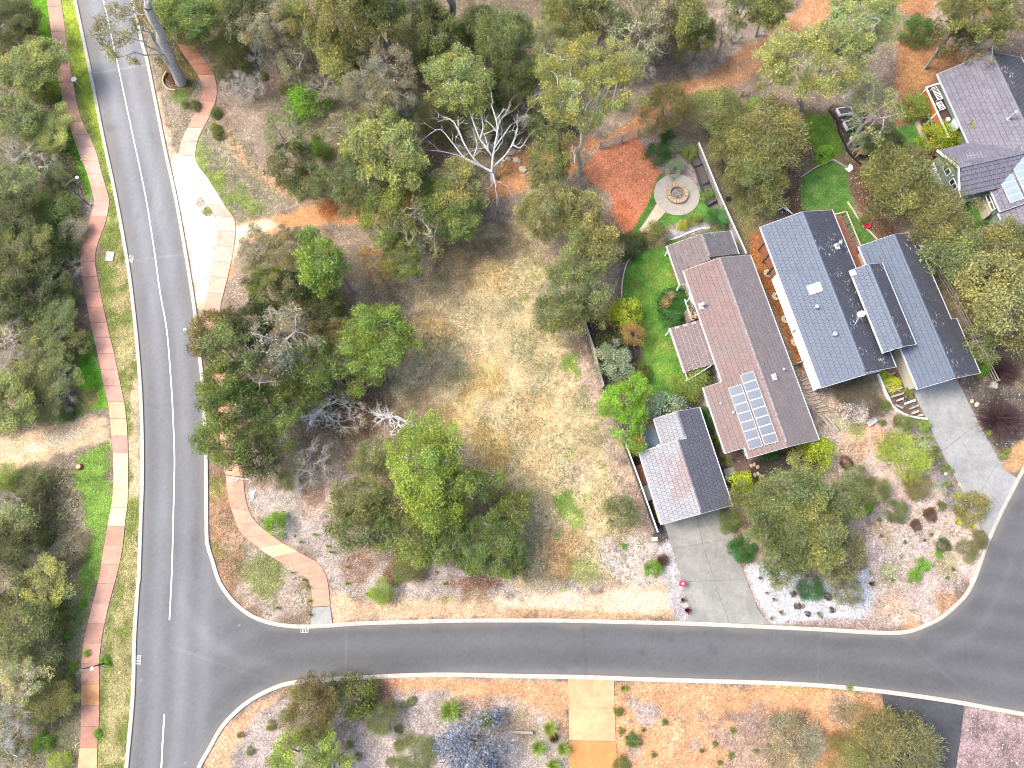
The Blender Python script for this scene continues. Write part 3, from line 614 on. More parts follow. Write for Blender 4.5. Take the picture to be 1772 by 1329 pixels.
def rows(Lp, Rp, ts, cols):
    A, B = GP(Lp)[:, :2], GP(Rp)[:, :2]; out = []
    return A, B
def paving2(name, Lp, Rp, ts, us, mat='slab', colr=(196, 194, 188), z=.05):
    A, B = GP(Lp)[:, :2], GP(Rp)[:, :2]
    n = 40; t = np.linspace(0, 1, n); a, b = samp(A, t), samp(B, t)
    mb = MB(); mb.prism(np.concatenate([a, b[::-1]]), 0, .012); base = mb.build(name, M['joint']); tag(base, kind='structure')
    for i in range(len(ts) - 1):
        for j in range(len(us) - 1):
            tt = np.linspace(ts[i], ts[i + 1], 6); tt[0] += .001; tt[-1] -= .001
            pa, pb = samp(A, tt), samp(B, tt); u0, u1 = us[j] + .002, us[j + 1] - .002
            poly = np.concatenate([pa + (pb - pa) * u0, (pa + (pb - pa) * u1)[::-1]])
            mb = MB(); mb.prism(poly, 0, z + random.uniform(-.003, .003)); s = mb.build('slab', M[mat], base)
            s.color = (*(alb(colr) * random.uniform(.95, 1.05)), 1)
    return base
paving2('driveway', [(1144,896),(1150,909),(1178,995),(1181,1005),(1188,1040),(1196,1060),(1188,1076)], [(1254,866),(1262,895),(1271,945),(1288,995),(1302,1030),(1314,1061),(1334,1081)], [0, .30, .62, 1], [0, .5, 1], colr=(162, 161, 154))
paving2('driveway', [(1577,672),(1603,726.5),(1629,783),(1664.7,849),(1690,898),(1713,938)], [(1655,656),(1680,706),(1705.6,754.6),(1736,811),(1750,822),(1762,828)], [0, .42, .78, 1], [0, .5, 1], colr=(168, 168, 166))
paving2('driveway', [(983,1174),(985,1281)], [(1062.5,1176),(1065.5,1282)], [0, .48, 1], [0, 1], colr=(218, 182, 138))
paving2('dirt_driveway', [(985,1282),(984,1345)], [(1066,1283),(1069,1345)], [0, 1], [0, 1], colr=(222, 158, 98), z=.02)
paving2('asphalt_driveway', [(1525,1200),(1530,1226),(1536,1258),(1552,1345)], [(1669,1220),(1665,1250),(1661,1283),(1652,1345)], [0, 1], [0, 1], colr=(88, 89, 93), z=.03)
paving2('kerb_ramp', [(541.5,1051.5),(538,1081)], [(571.5,1049.5),(575.5,1080)], [0, 1], [0, 1], colr=(176, 176, 170), z=.06)
# ------------------------------------------------------------------ houses
class Frame:
    """a building's own axes: u along the ridge (down the photo), v towards the west"""
    def __init__(s, px, py, zr, ang, name, label, cat, group=None, shift=0.0):
        a = G(px, py, zr); s.ang = math.radians(ang); s.d = np.array([math.cos(s.ang), math.sin(s.ang)]); s.nv = np.array([s.d[1], -s.d[0]])
        a[:2] += s.nv * shift; s.a = a; s.zr = zr
        s.root = empty(name, (a[0], a[1], 0), s.ang); tag(s.root, label, cat, group)
        s.tiles = []; s.roof = None
    def uv(s, px, py, z):
        w_ = G(px, py, z)[:2] - s.a[:2]; return w_.dot(s.d), w_.dot(s.nv)
    def world(s, u, v, z): p = s.a[:2] + s.d * u + s.nv * v; return np.array([p[0], p[1], z])
    def onslope(s, px, py, zf):
        z = s.zr
        for _ in range(12):
            u, v = s.uv(px, py, z); z = zf(v)
        return u, v, z
def L3(u, v, z): return (u, -v, z)
GAPV = .017
def slope_tiles(fr, acc, u0, u1, v0, v1, zf, g, w_, gu=.004):
    """v0 upper edge, v1 eave; acc collects tiles"""
    sg = 1 if v1 > v0 else -1; ln = abs(v1 - v0); k = 0
    while True:
        lo = ln - k * g
        if lo <= 0.02: break
        hi = max(0.0, lo - g + GAPV); c0 = u0 - (w_ / 2 if k % 2 else 0)
        j = 0
        while c0 + j * w_ < u1 - 0.01:
            a = max(u0, c0 + j * w_); b = min(u1, c0 + (j + 1) * w_)
            if b - a > 0.03:
                full = (b - a) > w_ - 1e-4 and hi > 0
                acc.append((a + gu, b - gu, v0 + sg * lo, v0 + sg * hi, full))
            j += 1
        k += 1
def tile_box(a, b, vl, vh, zf, o=(0, 0, 0), jz=0.0):
    zl, zh = zf(vl), zf(vh)
    P = [(a, -vl, zl + .012), (b, -vl, zl + .012), (b, -vl, zl + .05 + jz), (a, -vl, zl + .05 + jz), (a, -vh, zh + .004), (b, -vh, zh + .004), (b, -vh, zh + .02), (a, -vh, zh + .02)]
    P = [(p[0] - o[0], p[1] - o[1], p[2] - o[2]) for p in P]
    return P, [(0, 1, 2, 3), (3, 2, 6, 7), (0, 3, 7, 4), (1, 5, 6, 2)]
def roof_block(fr, rects, zr, slope, mats, g, w_, vr=0.0, u_ridge=None, name='roof', under=.09, ends=(), gut=True, trim='gutter', gu=.004):
    """rects: (u0,u1,v0,v1): v0 upper, v1 eave. mats: (west, east)"""
    zf = lambda v: zr - slope * abs(v - vr)
    mb = MB()
    for u0, u1, v0, v1 in rects:
        P = []
        for (u, v) in ((u0, v0), (u1, v0), (u1, v1), (u0, v1)):
            P.append(L3(u, v, zf(v)))
        for (u, v) in ((u0, v0), (u1, v0), (u1, v1), (u0, v1)): P.append(L3(u, v, zf(v) - under))
        f = [(0, 1, 2, 3), (7, 6, 5, 4), (0, 4, 5, 1), (1, 5, 6, 2), (2, 6, 7, 3), (3, 7, 4, 0)]
        if v1 < v0: f = [t[::-1] for t in f]
        mb.add(P, f)
    roof = mb.build(name, M['underlay'], fr.root)
    for side in (0, 1):
        acc = []
        for u0, u1, v0, v1 in rects:
            if (v1 > v0) == (side == 0): slope_tiles(fr, acc, u0, u1, v0, v1, zf, g, w_, gu)
        if acc: fr.tiles.append((roof, acc, zf, mats[side]))
    tm = M[trim]
    if gut:
        for u0, u1, v0, v1 in rects:
            s = 1 if v1 > v0 else -1
            mb = MB(); z = zf(v1); mb.box(u0 - .02, u1 + .02, *sorted((-(v1 - s * .0), -(v1 + s * .11))), z - .10, z + .015); mb.build('gutter', tm, fr.root)
    for u, va, vb in ends:
        mb = MB(); mb.bar(L3(u, va, zf(va) - .03), L3(u, vb, zf(vb) - .03), .035, .12); mb.build('barge_board', tm, fr.root)
    if u_ridge:
        me = None; n = int((u_ridge[1] - u_ridge[0]) / .36)
        for i in range(n):
            if me is None:
                mb = MB(); hw = .13; d = .36; z = lambda v: .055 - slope * abs(v)
                P = [(-d / 2, y, .062 - slope * abs(y)) for y in (-hw, 0, hw)] + [(d / 2 - .012, y, .045 - slope * abs(y)) for y in (-hw, 0, hw)]
                P += [(p[0], p[1], p[2] - .035) for p in P]
                mb.add(P, [(0, 1, 4, 3), (1, 2, 5, 4), (0, 6, 7, 1), (1, 7, 8, 2), (3, 4, 10, 9), (4, 5, 11, 10), (0, 3, 9, 6), (2, 8, 11, 5)])
                me = mb.mesh('ridge_cap'); me.materials.append(mats[2] if len(mats) > 2 else mats[1])
            link('ridge_cap', me, None, roof, L3(u_ridge[0] + .18 + i * .36, vr, zr + .012))
    fr.roof = roof; return roof, zf
def finish_tiles(fr, limit=300):
    """the tiles nearest the camera become parts of their own, the rest one field per slope"""
    allt = []
    for gi, (roof, acc, zf, mt) in enumerate(fr.tiles):
        for t in acc:
            if t[4]:
                wp = fr.world((t[0] + t[1]) / 2, (t[2] + t[3]) / 2, 2.5); px = pxy(wp)
                vis = 0 if (-5 < px[0] < 1777 and -5 < px[1] < 1334) else 1e6
                allt.append((math.hypot(wp[0], wp[1]) + vis, gi, t))
    allt.sort(key=lambda a: a[0]); chosen = {}
    for d, gi, t in allt[:limit]: chosen.setdefault(gi, set()).add(t)
    for gi, (roof, acc, zf, mt) in enumerate(fr.tiles):
        ch = chosen.get(gi, set()); mb = MB(); me = None
        for t in acc:
            if t in ch:
                o = (t[0], -t[2], zf(t[2]))
                if me is None:
                    P, F = tile_box(*t[:4], zf, o); m2 = MB(); m2.add(P, F); me = m2.mesh('roof_tile'); me.materials.append(mt); shp = (round(t[1] - t[0], 3), round(abs(t[3] - t[2]), 3))
                link('roof_tile', me, None, roof, (o[0], o[1], o[2] + random.uniform(-.006, .006)))
            else:
                P, F = tile_box(*t[:4], zf, jz=random.uniform(-.008, .01)); mb.add(P, F)
        if mb.V: tag(mb.build('roof_tiles', mt, roof), kind='stuff')
def walls(fr, u0, u1, vl, vr_, zf, mat, zb=0.0, drop=.16, name='wall', vr=0.0):
    """a gabled body under the roof"""
    pts = [(vl, zb), (vl, zf(vl) - drop), (vr, zf(vr) - drop), (vr_, zf(vr_) - drop), (vr_, zb)]
    if not (min(vl, vr_) < vr < max(vl, vr_)): pts = [pts[0], pts[1], pts[3], pts[4]]
    n = len(pts); mb = MB()
    V = [L3(u0, v, z) for v, z in pts] + [L3(u1, v, z) for v, z in pts]
    mb.add(V, [tuple(range(n)), tuple(range(n, 2 * n))[::-1]] + [(i, n + i, n + (i + 1) % n, (i + 1) % n) for i in range(n)])
    return mb.build(name, mat, fr.root)
def window_w(fr, u0, u1, v, z0, z1, n=2, sg=1):
    """window in a wall that faces west (sg=1) or east"""
    mb = MB(); y = -v; t = .05 * sg
    ya, yb = sorted((y, y - t))
    for a, b, c, d in ((u0, u1, z0, z0 + .06), (u0, u1, z1 - .06, z1)): mb.box(a, b, ya, yb, c, d)
    for i in range(n + 1):
        c = u0 + (u1 - u0 - .06) * i / n; mb.box(c, c + .06, ya - .002, yb + .002, z0 + .06, z1 - .06)
    f = mb.build('window', M['white'], fr.root)
    for i in range(n):
        a = u0 + .06 + (u1 - u0 - .06) * i / n; b = u0 + (u1 - u0 - .06) * (i + 1) / n
        m2 = MB(); y2 = y - .02 * sg; m2.box(a, b, *sorted((y2, y2 - .012 * sg)), z0 + .06, z1 - .06); m2.build('pane', M['glass'], f)
def window_end(fr, u, v0, v1, z0, z1, n=2, sg=-1):
    """window in an end wall (faces -u when sg=-1)"""
    mb = MB(); t = .05 * sg; xa, xb = sorted((u, u + t)); ya, yb = sorted((-v0, -v1))
    mb.box(xa, xb, ya, yb, z0, z0 + .06).box(xa, xb, ya, yb, z1 - .06, z1)
    for i in range(n + 1):
        c = ya + (yb - ya - .06) * i / n; mb.box(xa - .002, xb + .002, c, c + .06, z0 + .06, z1 - .06)
    f = mb.build('window', M['white'], fr.root)
    for i in range(n):
        a = ya + .06 + (yb - ya - .06) * i / n; b = ya + (yb - ya - .06) * (i + 1) / n
        m2 = MB(); m2.box(*sorted((u + .02 * sg, u + .032 * sg)), a, b, z0 + .06, z1 - .06); m2.build('pane', M['glass'], f)
A = -75.3
# --- red-brown house with solar panels
h1 = Frame(1245.7, 445.6, 3.45, A, 'brick_house', 'long single storey house with red brown tiled roof and a double row of solar panels', 'house')
s1 = 0.385; W1, E1 = -3.15, 2.97
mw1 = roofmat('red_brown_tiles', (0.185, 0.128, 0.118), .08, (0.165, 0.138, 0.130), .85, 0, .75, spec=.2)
me1 = roofmat('red_brown_tiles_shaded', (0.165, 0.142, 0.138), .08, (0.14, 0.124, 0.122), .5, 0, .8, spec=.15)  # same roof's tiles, greyed to carry the shade of the east slope
mcap = simple('ridge_mortar', (0.20, 0.17, 0.17), .8, .3, 5.0)
r1, z1f = roof_block(h1, [(0, 10.3, 0, E1), (10.3, 16.05, 0, 4.45), (16.05, 16.95, 0, E1), (0, 16.95, 0, W1)], 3.45, s1, (mw1, me1, mcap), .37, .33, u_ridge=(0, 16.9),
    ends=[(0, 0, E1), (0, 0, W1), (16.95, 0, E1), (16.95, 0, W1), (10.3, E1, 4.45), (16.05, E1, 4.45)])
walls(h1, .3, 16.6, E1 - .55, W1 + .5, z1f, M['bluewall'])
wl = MB(); wl.box(10.6, 15.8, -4.1, -2.4, 0, 1.55); wl.build('wall', M['bluewall'], h1.root)
for a, b in ((2.6, 4.0), (4.3, 5.0), (8.9, 10.1)): window_w(h1, a, b, E1 - .55, .3, 1.85, 2)
window_w(h1, 12, 14, 4.1, .6, 1.4, 3)
# rear pavilion and verandah roof of the same house
zp = 2.72; 
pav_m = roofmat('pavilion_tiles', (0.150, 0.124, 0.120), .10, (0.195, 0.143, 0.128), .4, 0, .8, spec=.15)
pav_e = roofmat('pavilion_tiles_shaded', (0.112, 0.105, 0.109), .14, (0.143, 0.135, 0.128), .4, 0.3, .8, spec=.15)  # darker copy of the pavilion tiles, east-side shade put into the colour
up, vp = h1.uv(1213.8, 404.7, zp)
z2 = lambda v: zp - .30 * abs(v - vp)
rp, zpf = roof_block(h1, [(up, up + 2.55, vp, vp + 2.97), (up + 2.55, up + 3.85, vp + .62, vp + 2.97), (up, up + 2.3, vp, vp - 2.93)], zp, .30, (pav_m, pav_e, mcap), .37, .33, vr=vp, u_ridge=(up, up + 2.2),
    ends=[(up, vp, vp + 2.97), (up, vp, vp - 2.93), (up + 3.85, vp + .7, vp + 2.97)])
for du in (.15, 3.6):
    for dv in (2.75, -2.7):
        if du > 3 and dv < 0: continue
        mb = MB(); z = zpf(vp + dv) - .09; mb.box(up + du - .06, up + du + .06, -(vp + dv) - .06, -(vp + dv) + .06, 0, z); mb.build('post', M['white'], h1.root)
ua, va = h1.uv(1210, 553.8, 2.03); va = E1 + .0
ann = roofmat('verandah_tiles', (0.154, 0.112, 0.105), .12, (0.195, 0.150, 0.143), .4, 0, .8, spec=.15, gs=.3)
pale = simple('lichen_joint', (0.29, 0.25, 0.245), .9, .25, 6.0)
mb = MB(); zA = lambda v: 2.02 - .09 * (v - va); v2 = va + 2.62
P = [L3(ua, va - .3, zA(va - .3)), L3(ua + 4.05, va - .3, zA(va - .3)), L3(ua + 4.05, v2, zA(v2)), L3(ua, v2, zA(v2))]
P += [(p[0], p[1], p[2] - .06) for p in P]
mb.add(P, [(0, 1, 2, 3), (7, 6, 5, 4), (0, 4, 5, 1), (1, 5, 6, 2), (2, 6, 7, 3), (3, 7, 4, 0)]); ra = mb.build('verandah_roof', pale, h1.root)
me = None
for k in range(7):
    for j in range(10):
        a0 = ua + .02 + j * .40 + (.2 if k % 2 else 0) ; b0 = min(a0 + .345, ua + 4.03)
        if b0 - a0 < .1: continue
        c0 = va + .05 + k * .365; mb = MB(); mb.box(a0 - a0, b0 - a0, -.30, 0, 0, .035)
        t = mb.build('roof_tile', ann, ra); t.location = L3(a0, c0, zA(c0) + .002); t.rotation_euler = (math.atan(.09), 0, 0)
mb = MB(); mb.box(ua - .02, ua + 4.07, -(v2 + .1), -v2, zA(v2) - .1, zA(v2) + .02); mb.build('gutter', M['gutter'], h1.root)
for du in (.1, 4.75):
    mb = MB(); mb.box(ua + du - .05, ua + du + .05, -v2 - .02, -v2 + .08, 0, zA(v2) - .1); mb.build('post', M['white'], h1.root)
mb = MB(); mb.bar(L3(ua + 4.05, v2 - .03, zA(v2)), L3(ua + 4.8, v2 - .03, zA(v2)), .07, .1); mb.bar(L3(ua + 4.8, v2 - .03, zA(v2)), L3(ua + 4.1, va + .3, zA(v2) + .15), .07, .1); mb.build('pergola_beam', M['gutter'], h1.root)
mb = MB(); mb.bar(L3(ua - 2.2, va + .55, 1.75), L3(ua - .6, va + .55, 1.75), .08, .1); mb.bar(L3(ua - 1.9, va + .55, 1.75), L3(ua - 2.3, va - .1, 1.95), .08, .1); mb.build('pergola_beam', M['gutter'], h1.root)
# flue, vents
def vent(fr, px, py, zf, h=.5, r=.11, nm='flue', base=True):
    u, v, z = fr.onslope(px, py, zf); mb = MB()
    if base and nm == 'flue': pl = MB(); pl.box(u - .26, u + .26, -v - .26, -v + .26, z + .05, z + .085); pl.build('flashing', M['white'], fr.root)
    mb.lathe([(r, 0), (r, h * .75), (r * 1.5, h * .78), (r * 1.5, h * .9), (r * .4, h)], L3(u, v, z + .06)); return mb.build(nm, M['galv'], fr.root)
vent(h1, 1214, 530, z1f, .7); vent(h1, 1338, 653, z1f, .35); vent(h1, 1355, 640, z1f, .2, .08, 'roof_vent'); vent(h1, 1246, 699, z1f, .15, .07, 'roof_vent'); vent(h1, 1268, 714, z1f, .15, .09, 'roof_vent')
# solar panels: 7 in the west column, 8 in the east one
M['panel'] = panelmat('solar_cells', (0.055, 0.072, 0.105)); M['panel2'] = panelmat('hazy_cells', (0.15, 0.20, 0.25))
def panel_grid(fr, tl, tr, bl, n, zf, slope_sg, mat='panel', parent=None, lift=.11):
    pts = [np.array(fr.onslope(*p, zf)) for p in (tl, tr, bl)]
    u0 = (pts[0][0] + pts[1][0]) / 2; v0, v1 = pts[0][1], pts[1][1]; v0 = (pts[0][1] + pts[2][1]) / 2; u1 = u0 + abs(pts[2][0] - pts[0][0])
    wd = abs(v1 - v0); pw = (u1 - u0) / n; vm = (v0 + v1) / 2; al = math.atan((zf(v1) - zf(v0)) / (-(v1 - v0)))
    for i in range(n):
        mb = MB(); hw = wd / 2; hp = pw / 2; fw = .04
        for a in ((-hp, hp, -hw, -hw + fw), (-hp, hp, hw - fw, hw), (-hp, -hp + fw, -hw + fw, hw - fw), (hp - fw, hp, -hw + fw, hw - fw)): mb.box(a[0], a[1], a[2], a[3], 0, .045)
        f = mb.build('solar_panel', M['gutter'], fr.root); uc = u0 + (i + .5) * pw
        f.location = L3(uc, vm, zf(vm) + lift); f.rotation_euler = (al, 0, 0)
        m2 = MB(); m2.box(-hp + fw, hp - fw, -hw + fw, hw - fw, .008, .036); m2.build('cell_sheet', M[mat], f)
    for fr_ in (.25, .75):
        mb = MB(); v = v0 + (v1 - v0) * fr_; mb.bar(L3(u0 - .12, v, zf(v) + lift - .03), L3(u1 + .12, v, zf(v) + lift - .03), .04, .05); mb.build('panel_rail', M['galv'], fr.root)
panel_grid(h1, (1278.3, 651.4), (1303.5, 641.2), (1322.8, 772.0), 8, z1f, 1)
panel_grid(h1, (1258.3, 674), (1282.5, 663.8), (1295.8, 780.2), 7, z1f, 1)
finish_tiles(h1)
mb = MB(); mb.lathe([(.0, 0), (.28, .02), (.3, .03), (.0, .06)], (0, 0, 0), 12)
# stone chimney patch on the west side
mb = MB(); q = [h1.uv(*p, .9) for p in ((1186, 538), (1196, 524), (1206, 552), (1192, 558))]
st = MB(); st.prism([(u, -v) for u, v in q], 0, 1.1); ch = st.build('stone_base', M['darkstone'], h1.root)
for i in range(26):
    a, b = random.random(), random.random()
    if a + b > 1: a, b = 1 - a, 1 - b
    t = [0, 1, 2] if i % 2 else [0, 2, 3]
    u = q[t[0]][0] * (1 - a - b) + q[t[1]][0] * a + q[t[2]][0] * b; v = q[t[0]][1] * (1 - a - b) + q[t[1]][1] * a + q[t[2]][1] * b
    m2 = MB(); s = random.uniform(.07, .14); m2.lathe([(s, 0), (s * 1.05, .05), (s * .7, .1)], (0, 0, 0), 6); o = m2.build('stone', M['stone'] if i % 3 else M['palestone'], ch); o.location = L3(u, v, 1.09); o.rotation_euler = (0, 0, i); o.scale = (1.2, .8, 1)

# --- garage with grey weathered tiles
g1 = Frame(1172, 762, 3.3, A, 'garage', 'detached double garage with weathered grey tiled roof at the top of the concrete driveway', 'garage')
pc = g1.onslope(1186, 820, lambda v: 3.3 - .44 * abs(v)); pw_ = g1.world(*pc)
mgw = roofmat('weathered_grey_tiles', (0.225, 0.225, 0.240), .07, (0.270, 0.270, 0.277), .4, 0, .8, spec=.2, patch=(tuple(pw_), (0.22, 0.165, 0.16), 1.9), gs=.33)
mge = roofmat('weathered_grey_tiles_shaded', (0.094, 0.094, 0.112), .10, (0.112, 0.112, 0.128), .3, 0, .75, spec=.2, gs=.33)  # the same weathered tiles darkened: slope shade is in this colour
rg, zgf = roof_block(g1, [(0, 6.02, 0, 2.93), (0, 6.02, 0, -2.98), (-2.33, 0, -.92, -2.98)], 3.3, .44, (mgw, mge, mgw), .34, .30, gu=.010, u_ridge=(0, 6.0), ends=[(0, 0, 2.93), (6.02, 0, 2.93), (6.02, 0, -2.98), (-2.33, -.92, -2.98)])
zr2 = zgf(-.92)
rg2, zgf2 = roof_block(g1, [(-2.33, -.02, -.92, .95)], zr2, .44, (mgw, mge), .34, .30, gu=.010, vr=-.92, u_ridge=(-2.33, -.1), ends=[(-2.33, -.92, .95), (-.02, -.92, .95)])
walls(g1, .25, 5.6, 2.55, -2.6, zgf, M['creamwall']); 
b2 = MB(); b2.box(-2.1, .3, -.6, 2.6, 0, 1.9); b2.build('wall', M['creamwall'], g1.root)
mb = MB(); mb.box(5.6, 5.64, -2.2, 2.2, .05, 1.75)
gd = mb.build('garage_door', M['galv'], g1.root)
mb = MB()
u0, u1, v0, v1 = -1.72, -.1, .98, 2.25
n = 14
V = []; F = []
for i in range(n * 2 + 1):
    u = u0 + (u1 - u0) * i / (2 * n); zz = .03 * (i % 2)
    for v in (v0, v1): V.append(L3(u, v, 1.66 - .06 * (v - v0) + zz))
for i in range(n * 2): F.append((2 * i, 2 * i + 2, 2 * i + 3, 2 * i + 1))
mb.add(V, F); mb.build('corrugated_roof', simple('corrugated_steel', (0.10, 0.125, 0.15), .5, .1), g1.root)
for v in (2.2,):
    for u in (u0 + .05, u1 - .05): m2 = MB(); m2.box(u - .04, u + .04, -v - .04, -v + .04, 0, 1.55); m2.build('post', M['dark_metal'], g1.root)
m2 = MB(); m2.lathe([(.16, 0), (.17, .5), (.1, .56)], L3(-.05, 1.25, 1.45), 10); m2.build('water_heater', M['white'], g1.root)
finish_tiles(g1)
# narrow side yard west of the garage
def flatbox(name, pts, z0, z1, mat, label=None, cat=None, kind=None):
    mb = MB(); mb.prism(GP(pts)[:, :2], z0, z1); o = mb.build(name, M[mat]); return tag(o, label, cat, kind=kind)
flatbox('concrete_pad', [(1110,842),(1124,837),(1134,862),(1117,869)], 0, .03, 'concrete', kind='structure')
o = flatbox('boardwalk', [(1098,808),(1113,802),(1124,836),(1109,842)], 0, .02, 'darktimber'); tag(o, 'reddish brown timber boardwalk in the side yard between garage and fence', 'boardwalk')
for i in range(9):
    t0, t1 = i / 9, (i + .85) / 9; a, b, c, d = [np.array(p, float) for p in ((1098,808),(1113,802),(1124,836),(1109,842))]
    mb = MB(); mb.prism(GP([a + (d - a) * t0, b + (c - b) * t0, b + (c - b) * t1, a + (d - a) * t1])[:, :2], .018, .06); mb.build('board', M['deck'], o)
o = flatbox('timber_stack', [(1128,868),(1132,866),(1145,903),(1139,905)], 0, .02, 'newtimber'); tag(o, 'pale orange stack of timber planks along the garage wall', 'timber')
for i in range(3):
    t0 = i / 3; a, b, c, d = [np.array(p, float) for p in ((1128,868),(1132.5,866),(1145.5,903),(1139,905.5))]
    mb = MB(); mb.prism(GP([a + (b - a) * t0, a + (b - a) * (t0 + .3), d + (c - d) * (t0 + .3), d + (c - d) * t0])[:, :2], .018, .3 + .03 * i); mb.build('plank', M['newtimber'], o)
o = flatbox('rubber_mat', [(1119,868),(1128,867),(1136,900),(1130,904)], .004, .06, 'black'); tag(o, 'black mat strip in the side yard beside the fence', 'mat')

# --- grey house with the white west wall
h2 = Frame(1388, 366.3, 3.68, -75.45, 'blue_grey_house', 'grey tiled house with three gabled roofs raised on posts beside the red brown house', 'house')
mw2 = roofmat('grey_tiles_lit', (0.088, 0.108, 0.145), .07, (0.105, 0.124, 0.160), .35, 0, .42, spec=.5, gs=.31)  # paler copy for the sunny slope, light included in the colour
me2 = roofmat('grey_tiles_shaded', (0.052, 0.053, 0.068), .08, (0.066, 0.066, 0.078), .3, .8, .6, spec=.35)  # darker copy of those tiles, shade of the east slope included
s2 = .375
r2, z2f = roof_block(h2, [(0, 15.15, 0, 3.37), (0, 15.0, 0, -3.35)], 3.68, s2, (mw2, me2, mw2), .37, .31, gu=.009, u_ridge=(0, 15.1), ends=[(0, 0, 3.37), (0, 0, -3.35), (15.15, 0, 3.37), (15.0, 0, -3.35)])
walls(h2, .3, 14.8, 2.98, -2.95, z2f, M['white'], zb=.62)
mb = MB(); mb.box(4.4, 15.0, -3.22, -2.98, .60, 2.30); mb.build('clad_wall', M['white'], h2.root)
mb = MB(); mb.box(0.4, 4.4, -3.15, -2.98, .6, 2.2); mb.build('deck_screen', M['deck'], h2.root)
for u in (1.2, 2.4, 3.6): m2 = MB(); m2.box(u, u + .1, -3.24, -3.15, .1, 2.2); m2.build('post', M['darktimber'], h2.root)
for (px, py) in ((1328.4,473),(1342.5,513),(1359,552.5),(1375.7,592),(1393.6,630)):
    u, v = h2.uv(px, py, 0); mb = MB(); mb.lathe([(.36, 0), (.38, .05), (.33, .075)], L3(u, v, 0), 16); f = mb.build('footing', M['palestone'], h2.root)
    m2 = MB(); m2.box(u - .05, u + .05, -v - .05, -v + .05, .07, .66); m2.build('post', M['dark_metal'], f)
    m3 = MB(); m3.bar(L3(u, v, .62), L3(u, 2.9, .62), .08, .1); m3.build('bearer', M['dark_metal'], h2.root)
mb = MB(); mb.box(12.3, 12.36, -3.9, -3.1, 0, 1.0); mb.build('side_gate', M['timber'], h2.root)
u, v = h2.uv(1373, 564, 1.5); mb = MB(); mb.box(u - .4, u + .4, -3.5, -3.23, 1.2, 1.7); mb.build('air_conditioner', M['white'], h2.root)
u, v, z = h2.onslope(1409.5, 500, z2f); mb = MB(); mb.box(-.42, .42, -.55, .55, 0, .12); sk = mb.build('skylight', M['white'], h2.root); sk.location = L3(u, v, z + .05); sk.rotation_euler = (math.atan(s2), 0, 0)
vent(h2, 1411, 533, z2f, .4, .12, 'roof_vent'); vent(h2, 1442, 580, z2f, .4, .12, 'roof_vent'); vent(h2, 1447, 427, z2f, 1.0, .1)
u, v, z = h2.onslope(1482, 560, z2f)
mb = MB(); mb.tube([L3(u, v, z), L3(u - .5, v - .1, z + .95)], .025, .025); mb.tube([L3(u - .1, v - .7, z - .25), L3(u - .5, v - .1, z + .95)], .02, .02); mb.tube([L3(u + .3, v + .5, z + .1), L3(u - .5, v - .1, z + .95)], .02, .02); ds_ = mb.build('dish_mount', M['galv'], h2.root)
mb = MB(); mb.lathe([(.02, 0), (.2, .03), (.34, .1), (.33, .11), (.02, .02)], (0, 0, 0), 18); dd = mb.build('satellite_dish', M['white'], h2.root); dd.location = L3(u - .55, v - .1, z + 1.0); dd.rotation_euler = (math.radians(20), math.radians(55), 0)
# middle roof, higher
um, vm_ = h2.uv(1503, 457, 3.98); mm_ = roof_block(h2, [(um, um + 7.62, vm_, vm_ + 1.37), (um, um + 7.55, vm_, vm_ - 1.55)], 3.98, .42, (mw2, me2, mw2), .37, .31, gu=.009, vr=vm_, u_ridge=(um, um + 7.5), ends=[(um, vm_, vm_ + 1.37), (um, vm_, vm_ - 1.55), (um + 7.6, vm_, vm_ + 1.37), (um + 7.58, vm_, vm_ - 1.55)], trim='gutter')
walls(h2, um + .2, um + 7.3, vm_ + 1.05, vm_ - 1.2, mm_[1], M['darktimber'], vr=vm_)
# garage wing
ca = h2.uv(1544.5, 407, 3.3); cb = h2.uv(1655.8, 654, 3.3); vg = (ca[1] + cb[1]) / 2; ug = ca[0] - .05; Lg = cb[0] - ca[0] + .05
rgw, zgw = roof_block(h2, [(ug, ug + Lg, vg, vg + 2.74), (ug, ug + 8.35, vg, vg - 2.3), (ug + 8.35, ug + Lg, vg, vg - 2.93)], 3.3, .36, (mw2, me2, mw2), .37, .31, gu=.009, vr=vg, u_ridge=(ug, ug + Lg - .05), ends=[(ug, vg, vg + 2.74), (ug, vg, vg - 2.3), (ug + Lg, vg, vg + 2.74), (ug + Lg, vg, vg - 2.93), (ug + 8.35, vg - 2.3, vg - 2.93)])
walls(h2, ug + .3, ug + Lg - .3, vg + 2.3, vg - 1.95, zgw, M['creamwall'], vr=vg)
mb = MB(); mb.box(ug + Lg - .3, ug + Lg - .26, -vg - 2.0, -vg + 1.6, .05, 1.7); mb.build('garage_door', M['white'], h2.root)
finish_tiles(h2)
mb = MB(); u, v, z = h2.onslope(1474, 474, mm_[1]); mb.box(u - .25, u + .2, -v - .2, -v + .3, z + .06, z + .16); mb.build('roof_hatch', M['white'], h2.root)
